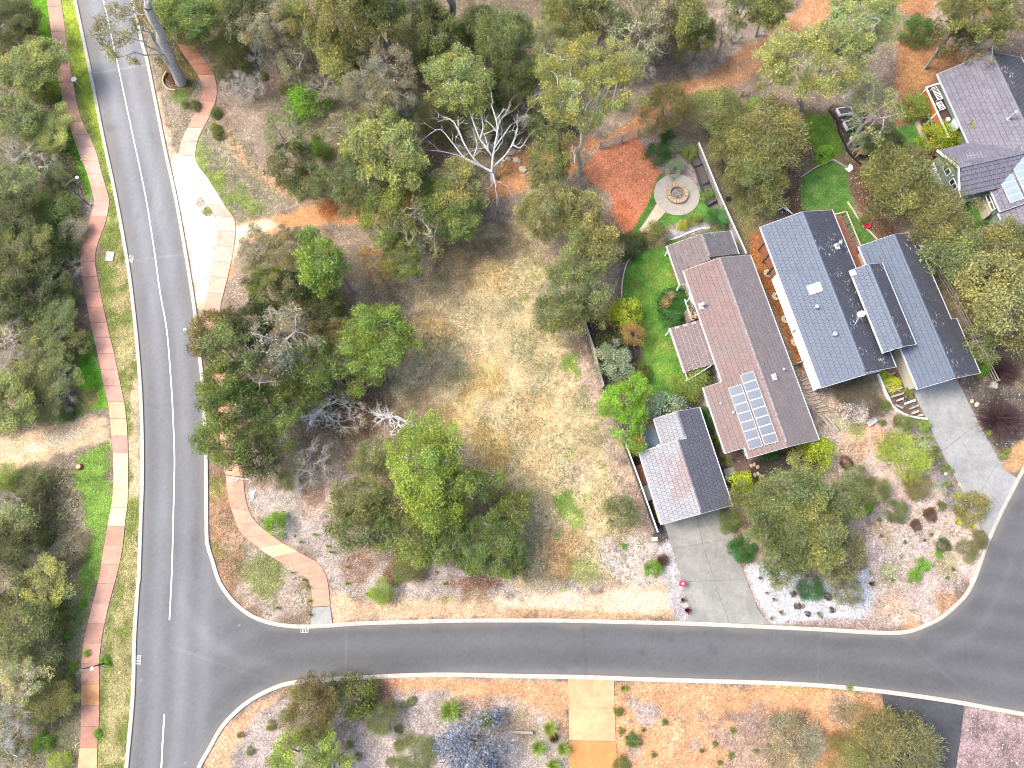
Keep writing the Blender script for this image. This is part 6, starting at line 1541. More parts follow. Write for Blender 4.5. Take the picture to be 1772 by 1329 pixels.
# dead trees, each grown on its own
def dead(px, py, Ht, seed, label, colr=(.55, .53, .51), lv=4, spread=.6, droop=0., lean=(0, 0), nk=(2, 4), trunk=.3, name='dead_tree', rise=None, squash=1):
    b = G(px, py, 0); root = empty(name, (b[0], b[1], 0)); tag(root, label, 'tree'); root.scale = (1, 1, squash)
    o = link('branches', proto_dead(seed, Ht, lv, spread, droop, nk, trunk, lean), M['bark'], root); o.color = (*colr, 1); return root
def white_dead_tree():
    r = np.random.default_rng(41); b = G(853, 312, 0); root = empty('dead_tree', b); tag(root, 'white leafless dead tree with many forking branches beside the boulders', 'tree')
    W = lambda p: G(p[0], p[1], p[2]) - b
    segs = [(np.array([(0, 0, -.1), W((853, 303, .5)), W((851, 297, .9))]), .26, .2, 9)]
    limbs = [([(851,297,.9),(834,288,1.2),(818,272,1.9),(803,248,2.8),(786,212,3.8),(766,202,4.2)], .15), ([(834,288,1.2),(806,275,1.7),(782,246,2.6),(762,224,3.4),(742,233,3.6)], .11), ([(820,280,1.4),(796,270,1.9),(769,263,2.5),(745,260,2.8)], .08),
        ([(851,297,.9),(853,273,2.0),(855,258,2.6),(861,220,4.2),(851,184,5.4)], .16), ([(853,273,2.0),(842,255,2.6),(830,240,3.1),(818,208,4.2),(810,186,5.0)], .11), ([(852,290,1.2),(875,268,2.0),(887,248,2.7),(896,222,3.6)], .11), ([(887,250,2.6),(900,256,2.8),(912,240,3.2)], .06),
        ([(852,299,.8),(857,318,1.2),(858,332,1.4),(862,344,1.5)], .09), ([(855,312,1.0),(846,326,1.3),(832,322,1.5)], .05), ([(861,222,4.1),(868,205,4.6),(879,196,5.0)], .06), ([(856,256,2.7),(868,238,3.4),(884,216,4.0)], .08), ([(803,250,2.7),(796,230,3.2),(788,240,3.3)], .05), ([(830,242,3.0),(836,218,3.8),(832,198,4.6)], .07), ([(845,258,2.5),(838,232,3.4),(826,222,3.8)], .06), ([(818,274,1.8),(826,250,2.6),(820,232,3.2)], .07), ([(806,275,1.7),(790,286,1.9),(776,276,2.3)], .06), ([(861,230,3.8),(848,214,4.4),(838,208,4.7)], .06)]
    for pts, r0 in limbs:
        P = np.array([W(p) for p in pts]); P = np.array(smooth3(P)); segs.append((P, r0 * .85, r0 * .28, 6)); n = len(P)
        for t in np.linspace(.25, 1, max(4, n // 2)):
            i = min(n - 1, int(t * (n - 1))); d = unit(P[i] - P[max(0, i - 2)]); sub_ = []
            nd = unit(d + r.normal(size=3) * .55 + np.array([0, 0, .1])); dead_segs(r, P[i], nd, r.uniform(.7, 1.5), r0 * .33 * (1.15 - t * .6), 2, sub_, 0, .5, (1, 2)); segs.extend(sub_)
    o = link('branches', limb_mesh('branches', segs), M['bark'], root); o.color = (.62, .61, .60, 1)
def smooth3(P): return smooth_line(P, 3)
white_dead_tree()
dead(538, 734, 10.0, 305, 'fallen grey dead tree with a dark hollow among the middle trees', (.72, .70, .68), 5, .85, .03, (-.1, .3), (3, 4), .26, name='fallen_tree', squash=.5)
dead(716, 742, 8.5, 309, 'fan of bare grey branches behind the large bright clumpy gum', (.70, .68, .66), 5, .5, .0, (-.35, .9), (3, 4), .24, squash=.6)
dead(1304, 192, 5.8, 312, 'thin bare sapling with white tips beside the bush track', (.40, .36, .34), 3, .45, .0, (.12, .2), (2, 2), .5)
dead(1478, 182, 2.6, 316, 'bare white branched shrub over the top vegetable bed', (.62, .60, .58), 5, .9, .02, (0, 0), (3, 4), .3)
dead(430, 830, 2.2, 321, 'fallen white branch across the start of the lower path', (.60, .58, .56), 4, .8, .06, (-1.0, .2), (2, 3), .4, name='fallen_branch', squash=.5)
dead(1070, 96, 5.0, 324, 'bare grey tree with curved white limbs near the top centre', (.50, .48, .46), 5, .7, .0, (.3, .5), (2, 3), .35)
dead(1062, 190, 2.0, 329, 'short white broken limb standing out of the tall bright gum', (.68, .67, .66), 3, .7, 0, (-.3, .4), (2, 3), .4)
dead(995, 282, 2.4, 331, 'white dead limb beside the dark trunk at the red court', (.66, .65, .64), 3, .7, 0, (-.3, .6), (2, 3), .4)
dead(1738, 470, 2.0, 333, 'pale dead twigs showing in the olive tree east of the fence', (.45, .42, .40), 4, .9, 0, (-.5, .3), (2, 4), .3)
# big trunks seen through the trees at the top
def bare_trunk(base, top, r0, label, z):
    b = G(*base, 0); e = G(*top, z); r = np.random.default_rng(int(base[0])); root = empty('tall_gum_tree', (b[0], b[1], 0)); tag(root, label, 'tree')
    segs = [(bend(r, (0, 0, -.1), e - b, .02, 5), r0, r0 * .7, 9)]
    o = link('trunk', limb_mesh('trunk', segs), M['bark'], root); o.color = (.27, .24, .22, 1)
    cs = np.array([e - b + (r.normal() * 1.6, r.normal() * 1.6 + 1.5, r.normal() * .6 + .8) for _ in range(22)])
    V, Q, C = leaf_cloud(r, cs, .6 * r.uniform(.7, 1.2, 22), 110, .25, .1); c = link('crown', mk_mesh('crown', V, Q, cols=C), M['leaf'], root); c.color = (.15, .15, .05, 1)
bare_trunk((788, 56), (776, -20), .42, 'big grey trunk rising out of the top edge, centre left', 8)
bare_trunk((674, 96), (640, 20), .34, 'leaning grey trunk beneath the golden tipped gum', 8)
# small plants one could not tell apart
ORD = 'leftmost,second from the left,third from the left,fourth from the left,fifth from the left,sixth from the left,seventh from the left,eighth from the left,ninth from the left,tenth from the left,eleventh from the left,twelfth from the left,thirteenth from the left,fourteenth from the left,fifteenth from the left,sixteenth from the left,seventeenth from the left'.split(',')
def nth(label, i, n): return label + ', ' + ('rightmost' if i == n - 1 else ORD[i])
def scatter(pts, kind, tint, label, group, r=6, h=.5):
    for i, (a, b) in enumerate(sorted(pts)): plant(a, b, r * rp.uniform(.75, 1.25), h * rp.uniform(.8, 1.2), kind, tint, nth(label, i, len(pts)), group=group)
scatter([(1349,1009),(1327,1026),(1340,1037),(1316,1000),(1352,1060),(1336,1070),(1418,1062)], 'tussock', 'grey', 'small grey green tuft plant growing in the white gravel', 'tufts in the white gravel', 7)
scatter([(1373,1028),(1381,1049),(1434,1032),(1398,1062),(1440,1056)], 'fuzzy', 'dry', 'small brown plant growing in the white gravel', 'brown plants in the white gravel', 6)
scatter([(1113,1263),(1131,1306),(1214,1299),(1237,1288),(1268,1264),(1330,1290),(1150,1250),(1245,1320),(1308,1300),(1265,1308),(1075,1265)], 'ball', 'mid', 'small green plant dotted on the dirt south of the street', 'plants dotted south of the street', 6, .4)
scatter([(545,925),(567,945),(572,955),(600,981),(520,938),(505,991),(526,1003),(533,1015),(536,1040),(537,1064),(480,1052),(600,1010),(636,1028),(760,960),(745,962),(770,1010)], 'tussock', 'bright', 'small bright tuft along the corner path and mulch', 'tufts along the corner path', 7, .5)
scatter([(1608,757),(1625,790),(1632,812),(1640,808),(1648,815),(1640,838),(1596,758),(1713,748),(1742,780),(1735,790),(1605,800),(1615,786)], 'ball', 'bright', 'small round plant in the dark mulch along the second driveway', 'plants along the second driveway', 6, .5)
scatter([(1526,928),(1566,938),(1612,925),(1640,1000),(1545,1004),(1650,985),(1522,900),(1600,935)], 'ball', 'mid', 'tiny plant dotted over the front garden mulch', 'plants over the front garden mulch', 4, .3)
scatter([(415,1272),(432,1300),(468,1256),(490,1238),(474,1320),(604,1290),(700,1220),(712,1214),(690,1262),(706,1282),(676,1320),(690,1290),(620,1310)], 'fuzzy', 'olive', 'small olive plant on the litter south of the street corner', 'plants south of the street corner', 7, .5)
scatter([(142,1044),(150,1130),(128,1152),(120,1170),(125,1204),(168,1270),(180,1142),(118,1098),(185,1148)], 'bush', 'lime', 'bright green weed clump beside the lower left footpath', 'weeds beside the lower left path', 7, .4)
scatter([(372,198),(374,190),(372,222),(378,232),(320,180),(335,182),(495,152),(545,236),(452,130)], 'bush', 'mid', 'small green bush near the upper roadside path', 'bushes near the upper roadside path', 9, .7)
# loose understorey in the bush areas: nobody could count it
def understorey(polys, n, seed, tints, rad=(.3, 1.0), per=30, l=.17, w_=.075, thr=.33):
    r = np.random.default_rng(seed); V = []; C = []; P = []
    for poly in polys:
        p = GP(poly)[:, :2]; lo, hi = p.min(0), p.max(0); k = int(n * np.prod(hi - lo) / 1000)
        q = r.uniform(lo, hi, (k, 2)); q = q[sdist(q[:, 0], q[:, 1], p) > .1]; P.append(q)
    P = np.concatenate(P); keep = fbm(P[:, 0], P[:, 1], 3.0, seed) > thr; P = P[keep]; k = len(P)
    rad_ = r.uniform(*rad, k)
    Vv, Q, Cc = leaf_cloud(r, np.column_stack([P, rad_ * .5]), rad_, per, l, w_, flat=.8, hue=.6)
    t = np.array(tints)[r.integers(0, len(tints), k)]; cnt = [max(6, int(per * (a / .6) ** 2)) * 4 for a in rad_]
    Cc = Cc * np.repeat(t, cnt, axis=0)
    o = link('undergrowth', mk_mesh('undergrowth', Vv, Q, cols=Cc), M['leaf']); tag(o, 'low mixed scrub and leaf growth on the bush floor', 'undergrowth', kind='stuff'); return o
BUSH = [[(-40,-20),(50,-20),(70,60),(95,150),(130,260),(145,330),(140,380),(125,430),(125,480),(135,560),(130,640),(100,720),(60,740),(-40,760)],
        [(-40,835),(60,815),(120,810),(140,870),(130,950),(125,1060),(110,1150),(110,1329),(-40,1329)],
        [(340,-30),(1240,-30),(1200,60),(1080,160),(940,240),(860,330),(740,350),(640,320),(540,320),(480,240),(400,120)],
        [(390,560),(520,470),(640,440),(720,420),(700,640),(640,760),(560,800),(430,800),(380,700)],
        [(590,830),(700,780),(880,840),(930,960),(800,980),(620,940)],
        [(1210,200),(1400,190),(1390,280),(1330,370),(1270,380)], [(1520,280),(1640,300),(1660,470),(1640,480),(1590,400)], [(1660,480),(1790,450),(1790,640),(1700,600)]]
uo = understorey(BUSH[2:], 3600, 500, [(.17,.185,.07), (.12,.14,.065), (.23,.22,.12), (.14,.2,.05), (.27,.25,.19)])
uo.color = (1, 1, 1, 1)
uo = understorey(BUSH[:2], 5200, 520, [(.20,.215,.075), (.15,.17,.07), (.25,.25,.12), (.16,.24,.05), (.28,.26,.19)], rad=(.35, 1.05), per=13, l=.30, w_=.14, thr=.22); uo.color = (1, 1, 1, 1)
# grass blades and fallen leaves: real relief on the ground
def on_ground(wt, n, seed, grow):
    r = np.random.default_rng(seed); fine = (abs(x) < 58) & (y > -23) & (y < 64); k = np.where(fine & (wt > .25))[0]
    pr = wt[k] / wt[k].sum(); idx_ = r.choice(k, n, p=pr); px_ = x[idx_] + r.uniform(-.1, .1, n); py_ = y[idx_] + r.uniform(-.1, .1, n); return r, idx_, px_, py_
paved = sdist(x, y, road_poly)
blk = paved > -.25
for Lp_, Rp_ in ((LL, LR), (RL, RR), (CL, CR)):
    pp = np.concatenate([GP(Lp_), GP(Rp_)[::-1]])[:, :2]; near = (x > pp[:, 0].min() - 1) & (x < pp[:, 0].max() + 1); kk2 = np.where(near)[0]; dd_ = sdist(x[kk2], y[kk2], pp); blk[kk2[dd_ > -.1]] = True
for dv in ([(1144,896),(1254,866),(1288,995),(1334,1083),(1184,1080),(1181,1005)], [(1577,672),(1655,656),(1736,811),(1762,828),(1713,940),(1664,849)], [(982,1172),(1064,1175),(1070,1345),(982,1345)], [(1525,1196),(1670,1218),(1652,1345),(1552,1345)]):
    pp = GP(dv)[:, :2]; blk |= sdist(x, y, pp) > -.05
wG2 = np.where(blk, 0, wG); wD2 = np.where(blk, 0, wD * .8 + wG * .2); wL2 = np.where(blk, 0, wLt)
def blade_mesh(name, wt, n, seed, hgt, wid, gain, label, lean=2.4):
    r, k, px_, py_ = on_ground(wt, n, seed, True); a = r.uniform(0, 6.28, n); h = hgt * r.uniform(.5, 1.4, n); ln_ = lean * h * r.uniform(.2, 1.2, n)
    c, s = np.cos(a), np.sin(a); V = np.zeros((n, 3, 3)); V[:, 0] = np.stack([px_ - s * wid, py_ + c * wid, np.zeros(n)], 1); V[:, 1] = np.stack([px_ + s * wid, py_ - c * wid, np.zeros(n)], 1); V[:, 2] = np.stack([px_ + c * ln_, py_ + s * ln_, h], 1)
    C = galb[k] * (gain * r.uniform(.6, 1.45, n))[:, None] * (1 + r.normal(size=(n, 3)) * .06)
    o = link(name, mk_mesh(name, V.reshape(-1, 3), T=np.arange(n * 3).reshape(-1, 3), cols=np.clip(np.repeat(C, 3, axis=0), 0, .8)), M['grass']); tag(o, label, name.replace('_', ' '), kind='stuff')
blade_mesh('grass', wG2, 70000, 31, .045, .035, 1.15, 'short green grass growing on the verges and lawns')
blade_mesh('dry_grass', wD2, 80000, 32, .05, .035, 1.12, 'short dry straw coloured grass on the vacant block and verges')
def litter(n, seed):
    r, k, px_, py_ = on_ground(wL2, n, seed, False); d = unit(np.column_stack([r.normal(size=(n, 2)), r.normal(size=n) * .25])); s = unit(np.cross(d, unit(np.column_stack([r.normal(size=(n, 2)) * .4, np.ones(n)]))))
    V = quads_from(np.column_stack([px_, py_, r.uniform(.012, .04, n)]), d, s, r.uniform(.08, .26, n), r.uniform(.03, .09, n))
    pal = np.array([(.42,.36,.32), (.55,.50,.47), (.28,.19,.14), (.36,.24,.17), (.62,.58,.55), (.2,.16,.14)]); C = pal[r.integers(0, 6, n)] * r.uniform(.6, 1.15, n)[:, None]
    C = C * .55 + galb[k] * r.uniform(.6, 1.5, n)[:, None] * .5
    o = link('leaf_litter', mk_mesh('leaf_litter', V, np.arange(4 * n).reshape(-1, 4), cols=np.repeat(C, 4, axis=0)), M['grass']); tag(o, 'fallen leaves and bark strips covering the bush floor and mulch', 'leaf litter', kind='stuff')
litter(90000, 33)

def clumps(name, polys, n, seed, pal, label, blades_=6, h=.08, r0=.09, wid=.026):
    """little tufts one could not count, each a handful of bent blades"""
    r = np.random.default_rng(seed); P = []
    for poly, share in polys:
        p = GP(poly)[:, :2]; q = r.uniform(p.min(0), p.max(0), (int(n * share * 2.2), 2)); q = q[sdist(q[:, 0], q[:, 1], p) > .2]; P.append(q[:int(n * share)])
    P = np.concatenate(P); P = P[fbm(P[:, 0], P[:, 1], 2.6, seed) > .45]; gi = np.searchsorted(ys, P[:, 1]) * len(xs) + np.searchsorted(xs, P[:, 0]); P = P[~blk[gi]]; k = len(P); c = np.repeat(P, blades_, axis=0); m = len(c); a = r.uniform(0, 6.28, m); L = r0 * r.uniform(.5, 1.4, m); hh = h * r.uniform(.4, 1.2, m)
    b0 = c + r.normal(size=(m, 2)) * .05; sd = np.column_stack([-np.sin(a), np.cos(a)]) * wid; tip = b0 + np.column_stack([np.cos(a), np.sin(a)]) * L[:, None]; V = np.zeros((m, 3, 3))
    V[:, 0, :2] = b0 - sd; V[:, 1, :2] = b0 + sd; V[:, 2, :2] = tip; V[:, 2, 2] = hh; V[:, :2, 2] = .01
    C = np.repeat(np.array(pal)[r.integers(0, len(pal), k)] * r.uniform(.7, 1.3, (k, 1)), blades_, axis=0) * r.uniform(.7, 1.3, (m, 1))
    o = link(name, mk_mesh(name, V.reshape(-1, 3), T=np.arange(m * 3).reshape(-1, 3), cols=np.repeat(C, 3, axis=0)), M['grass']); tag(o, label, name, kind='stuff')
LOT = [(780,420),(850,385),(905,385),(960,470),(985,560),(1010,620),(1075,770),(1120,930),(1140,1010),(900,1010),(900,900),(830,800),(760,720),(690,710),(715,560),(735,480)]
clumps('weeds', [(LOT, .6), ([(345,200),(372,190),(520,340),(470,370),(410,385),(345,262)], .12), ([(365,820),(400,830),(540,990),(540,1080),(460,1070),(370,980)], .1), ([(1400,780),(1560,740),(1690,900),(1690,980),(1590,1080),(1480,1080),(1500,900)], .18)], 7000, 61, [(.20,.22,.11), (.15,.22,.07), (.25,.25,.16), (.15,.16,.10)], 'small grey green weeds dotted through the dry grass and mulch')
def twigs(n, seed):
    r, k, px_, py_ = on_ground(np.where(blk, 0, np.clip(wLt + .15 * wD, 0, 1)), n, seed, False); a = r.uniform(0, 6.28, n); L = r.uniform(.25, .9, n) * r.uniform(.4, 1, n); d = np.column_stack([np.cos(a), np.sin(a), r.normal(size=n) * .08]); s = np.column_stack([-np.sin(a), np.cos(a), np.zeros(n)])
    V = quads_from(np.column_stack([px_, py_, r.uniform(.03, .07, n)]), d, s, L, r.uniform(.02, .05, n)); pal = np.array([(.42,.39,.36), (.55,.52,.49), (.20,.16,.13), (.12,.09,.07)]); C = pal[r.integers(0, 4, n)] * r.uniform(.7, 1.2, n)[:, None]
    o = link('fallen_twigs', mk_mesh('fallen_twigs', V, np.arange(4 * n).reshape(-1, 4), cols=np.repeat(C, 4, axis=0)), M['grass']); tag(o, 'fallen twigs and sticks lying over the bush floor', 'twigs', kind='stuff')
twigs(9000, 63)
# ------------------------------------------------------------------ street furniture and garden things
def street_lamp(base, top, arm, label):
    b = G(*base, 0); t = G(*top, 3.55) ; hd = G(*arm, 3.75)
    root = empty('street_lamp', (b[0], b[1], 0)); tag(root, label, 'street lamp', 'street lamps along the left footpath')
    mb = MB(); mb.tube([(0, 0, 0), (0, 0, .9)], .075, .07, 10); mb.tube([(0, 0, .9), (0, 0, 3.5)], .05, .042, 10); mb.build('pole', M['pole'], root)
    mb = MB(); mb.box(-.14, .14, -.14, .14, 0, .03); mb.build('base_plate', M['galv'], root)
    e = hd - b; e[2] = 3.72; mid = e * .35 + np.array([0, 0, 0]); mid[2] = 3.74
    mb = MB(); mb.tube([(0, 0, 3.45), (e[0] * .12, e[1] * .12, 3.62), (mid[0], mid[1], 3.72), (e[0], e[1], 3.74)], .035, .03, 8); mb.build('arm', M['pole'], root)
    mb = MB(); mb.lathe([(.05, -.07), (.13, -.05), (.15, .0), (.13, .05), (.07, .09), (.02, .10)], (e[0], e[1], 3.74), 14); hd_ = mb.build('lamp_head', M['white'], root)
    mb = MB(); mb.lathe([(.09, -.085), (.1, -.06)], (e[0], e[1], 3.74), 14); mb.build('lens', M['glass'], hd_)
street_lamp((154.5, 355), (117, 322), (133.5, 307), 'black street lamp with white curved arm head beside the upper left path')
street_lamp((180.6, 1148.5), (140, 1158), (159.5, 1157), 'black street lamp with white head beside the lower left path')
b = G(146, 158, 0); root = empty('round_sign', b); tag(root, 'white round sign on a pale post in the grass verge near the top left', 'sign')
mb = MB(); mb.tube([(0, 0, 0), (0, 0, 1.75)], .03, .03, 8); mb.build('post', M['newtimber'], root)
mb = MB(); mb.lathe([(.24, 0), (.26, .01), (.26, .03), (.24, .04)], (0, 0, 1.75), 18); mb.build('disc', M['white'], root)
def thing_box(name, px, py, sx, sy, sz, mat, label, cat, rz=0.0, group=None, inner=None, z=0.0):
    g = G(px, py, z); root = empty(name, (g[0], g[1], z), rz); tag(root, label, cat, group)
    mb = MB(); mb.box(-sx / 2, sx / 2, -sy / 2, sy / 2, 0, sz); mb.build('body', M[mat], root, bevel=.015)
    return root
# drain pit with two covers, kerb inlets
g = G(190.5, 444, 0); root = empty('drain_pit', g, math.radians(-4)); tag(root, 'square pale concrete drain pit cover in the verge between left path and road', 'drain cover')
mb = MB()
for a in ((-.36,.36,-.46,-.38),(-.36,.36,.38,.46),(-.36,-.28,-.38,.38),(.28,.36,-.38,.38)): mb.box(*a, 0, .09)
mb.build('frame', M['kerb'], root)
for yy in (-.19, .19): m2 = MB(); m2.box(-.27, .27, yy - .18, yy + .18, 0, .07); m2.build('cover', M['galv'], root)
for i, (px, py, rz, lb) in enumerate(((226.5, 449, -.12, 'grated kerb inlet on the left road beside the drain pit'), (239, 1142.5, .05, 'grated kerb inlet on the left road opposite the side street'), (527.5, 1090, -.02, 'grated kerb inlet below the concrete ramp of the corner path'))):
    g = G(px, py, 0); root = empty('kerb_inlet', g, rz); tag(root, lb, 'drain grate')
    a, b_ = (.24, .36) if i < 2 else (.32, .22)
    mb = MB(); mb.box(-a, a, -b_, -b_ + .05, 0, .03).box(-a, a, b_ - .05, b_, 0, .03).box(-a, -a + .05, -b_ + .05, b_ - .05, 0, .03).box(a - .05, a, -b_ + .05, b_ - .05, 0, .03); mb.build('frame', M['kerb'], root)
    m2 = MB(); m2.box(-a + .05, a - .05, -b_ + .05, b_ - .05, 0, .012); m2.build('well', M['black'], root)
    for j in range(5 if i < 2 else 4):
        m3 = MB()
        if i < 2: yy = -b_ + .12 + j * .12; m3.box(-a + .05, a - .05, yy - .03, yy + .03, .011, .024)
        else: xx = -a + .13 + j * .125; m3.box(xx - .03, xx + .03, -b_ + .05, b_ - .05, .011, .024)
        m3.build('bar', M['galv'], root)
thing_box('service_pit', 437, 856, .34, .5, .08, 'white', 'white rectangular service pit lid beside the corner footpath', 'pit lid', -.05)
thing_box('service_pit', 1133, 932.5, .52, .30, .08, 'palestone', 'pale rectangular pit lid at the end of the garage side fence', 'pit lid', .03)
thing_box('stone_plinth', 1718, 668, .5, .55, .3, 'concrete', 'grey concrete block at the end of the east fence', 'block', -.3)
g = G(138, 808, 0); root = empty('tree_stump', g); tag(root, 'reddish cut tree stump in the green grass below the dirt track', 'stump')
mb = MB(); mb.lathe([(.30, 0), (.26, .1), (.25, .22), (.22, .25)], (0, 0, 0), 14); mb.build('wood', M['deck'], root); mb = MB(); mb.lathe([(.18, .245), (.17, .262)], (0, 0, 0), 12); mb.build('cut_face', M['newtimber'], root)
g = G(1178, 1009.5, 0); root = empty('red_box', g, -.2); tag(root, 'small red letterbox beside the first driveway', 'letterbox')
mb = MB(); mb.box(-.22, .22, -.22, .22, .35, .72); mb.build('box', M['redpaint'], root, bevel=.03); mb = MB(); mb.box(-.04, .04, -.04, .04, 0, .35); mb.build('post', M['dark_metal'], root); mb = MB(); mb.box(-.07, .07, -.07, .07, .721, .75); mb.build('knob', M['white'], root)
g = G(1498, 393, 0); root = empty('red_bucket', g); tag(root, 'bright red bucket in the bed beside the grey house deck', 'bucket')
mb = MB(); mb.lathe([(.2, 0), (.26, .35), (.28, .36), (.24, .355), (.2, .06)], (0, 0, 0), 14); mb.build('pail', M['redpaint'], root); mb = MB(); mb.tube([(-.26, 0, .35), (-.1, .18, .5), (.1, .18, .5), (.26, 0, .35)], .012, .012, 5); mb.build('handle', M['galv'], root)
g = G(1288, 292, 0); root = empty('orange_ball', g); tag(root, 'small orange ball in the grass east of the grey fence', 'ball'); mb = MB(); mb.lathe([(.02, .01), (.1, .05), (.14, .14), (.1, .23), (.02, .27)], (0, 0, 0), 12); mb.build('skin', simple('orange_plastic', (.6, .14, .03), .5), root)
g = G(1269, 308, 0); root = empty('fire_drum', g); tag(root, 'rusty round drum half in shade east of the grey fence', 'drum'); mb = MB(); mb.lathe([(.3, 0), (.3, .4), (.27, .41), (.26, .1)], (0, 0, 0), 16); mb.build('drum', M['deck'], root)
g = G(1260.5, 345, 0); root = empty('tyre', g); tag(root, 'dark old tyre lying on the grass near the grey fence', 'tyre'); mb = MB(); mb.lathe([(.14, .02), (.26, 0), (.3, .06), (.26, .13), (.14, .12), (.12, .06)], (0, 0, 0), 16); mb.build('rubber', M['black'], root)
# bench, pipes and bits of timber
g = G(1506, 731, 0); root = empty('bench', g, math.radians(34)); tag(root, 'low white and grey bench on the pale mulch in front of the grey house', 'bench')
mb = MB(); mb.box(-.42, .42, -.2, .2, .3, .35); mb.build('frame', M['white'], root)
for i in range(4): m2 = MB(); m2.box(-.38, .38, -.17 + i * .088, -.1 + i * .088, .351, .375); m2.build('slat', M['galv'], root)
for sx in (-.36, .36):
    for sy in (-.15, .15): m2 = MB(); m2.box(sx - .03, sx + .03, sy - .03, sy + .03, 0, .3); m2.build('leg', M['white'], root)
def sticks(name, segs, r0, mat, label, cat):
    c = G(*segs[0][0], 0); root = empty(name, c); tag(root, label, cat)
    for i, (a, b) in enumerate(segs): p, q = G(*a, .08 + .06 * i) - c, G(*b, .12 + .05 * i) - c; p[2] += .05; q[2] += .05; mb = MB(); mb.tube([p, (p + q) / 2 + (0, 0, .02), q], r0, r0 * .8, 6); mb.build('piece', M[mat], root)
sticks('pipe_heap', [((1343, 352), (1371, 370)), ((1350, 349), (1368, 368)), ((1346, 364), (1352, 361))], .07, 'white', 'pile of white pipes beside the lawn behind the grey house', 'pipes')
sticks('log_heap', [((1418, 718), (1438, 738)), ((1422, 722), (1446, 752)), ((1428, 718), (1450, 745))], .09, 'timber', 'grey timber sleepers leaning on the slope between the two houses', 'timber')
def log(a, b, r0, label, c=(.42, .40, .38)):
    p = G(*a, 0); q = G(*b, 0) - p; rr = np.random.default_rng(int(a[0])); root = empty('fallen_log', p); tag(root, label, 'log')
    me = limb_mesh('log', [(bend(rr, (0, 0, r0), q + (0, 0, r0 * 1.2), .06, 4), r0, r0 * .6, 7), (bend(rr, q * .6 + (0, 0, r0), q * .7 + (q[1] * .2, -q[0] * .2, .3), .1, 2), r0 * .5, r0 * .2, 5)]); o = link('timber', me, M['bark'], root); o.color = (*c, 1)
log((818, 102), (806, 112), .16, 'short grey broken log below the big grey trunk at the top'); log((92, 1055), (103, 1064), .09, 'pale short fallen branch left of the lower path')
log((120, 685), (127, 694), .07, 'small white stick in the grass above the dirt track'); log((997, 66), (1008, 95), .1, 'white leaning dead trunk near the top right of centre', (.6, .58, .56)); log((905, 82), (932, 81), .08, 'thin grey log lying on the bush floor near the top centre')
log((450, 800), (490, 828), .08, 'dark leaning stem lying south of the roadside gums', (.10, .09, .08)); log((1460, 800), (1452, 806), .06, 'small brown stick in the front garden')
# boulders by the red track
def rock(px, py, s, mat, label, group=None, name='boulder', h=.7):
    g = G(px, py, 0); r = random.Random(int(px * 7 + py)); k = 9; V = []; F = []
    for j, (rr, zz) in enumerate(((.9, -.05), (1.05, .25), (.8, .65), (.35, .8))):
        for i in range(k): a = 2 * math.pi * i / k; q = rr * s * r.uniform(.82, 1.12); V.append((q * math.cos(a), q * .75 * math.sin(a), zz * s * h * r.uniform(.9, 1.1)))
    for j in range(3):
        for i in range(k): F.append((j * k + i, j * k + (i + 1) % k, (j + 1) * k + (i + 1) % k, (j + 1) * k + i))
    F.append(tuple(3 * k + i for i in range(k))); mb = MB(); mb.add(V, F); o = mb.build(name, M[mat]); o.location = g; o.rotation_euler = (0, 0, r.uniform(0, 3)); return tag(o, label, 'rock', group)
for i, (px, py, s) in enumerate(((873, 250, .42), (884, 263, .48), (895, 278, .40), (905, 294, .44), (888, 250, .3), (880, 275, .32))):
    rock(px, py, s, 'palestone', ['square pale limestone boulder nearest the white dead tree', 'largest cream boulder on the red track by the dead tree', 'cream boulder third along the red track', 'cream boulder at the lower end of the row on the red track', 'small cream rock behind the boulders on the red track', 'small cream rock in front of the boulders on the red track'][i])
for i, (px, py, s) in enumerate(sorted(((1390,1049,.2),(1362,1076,.14),(1385,1078,.15),(1408,1080,.13),(1420,1067,.2),(1440,1081,.16),(1455,1082,.14),(1470,1084,.15),(1486,1084,.13),(1500,1086,.15),(1512,1089,.12),(1430,1084,.12),(1478,1080,.1),(1492,1080,.11),(1520,1090,.12)))): rock(px, py, s, 'darkstone', nth('brown rock along the kerb edge of the white gravel', i, 15), 'rocks along the white gravel', 'rock')
for i, (px, py, s) in enumerate(sorted(((1600,838,.2),(1592,872,.22),(1620,1008,.2),(1540,973,.16),(1636,820,.18),(1690,700,.26),(1682,694,.2),(1660,838,.16),(1655,918,.16),(1664,926,.14),(1532,1012,.16)))): rock(px, py, s, 'palestone', nth('pale rock half sunk in the front garden mulch', i, 11), 'pale rocks in the front garden', 'rock')
for i, (px, py, s) in enumerate(sorted(((1065,1178,.1),(1090,1248,.2),(1074,1274,.12),(1084,1276,.12),(482,1258,.2),(494,1270,.16),(492,925,.14),(510,928,.14),(754,992,.22),(600,968,.18),(1256,1232,.14)))): rock(px, py, s, 'darkstone', nth('brown rock lying on the mulch beside the street', i, 11), 'brown rocks beside the street', 'rock')
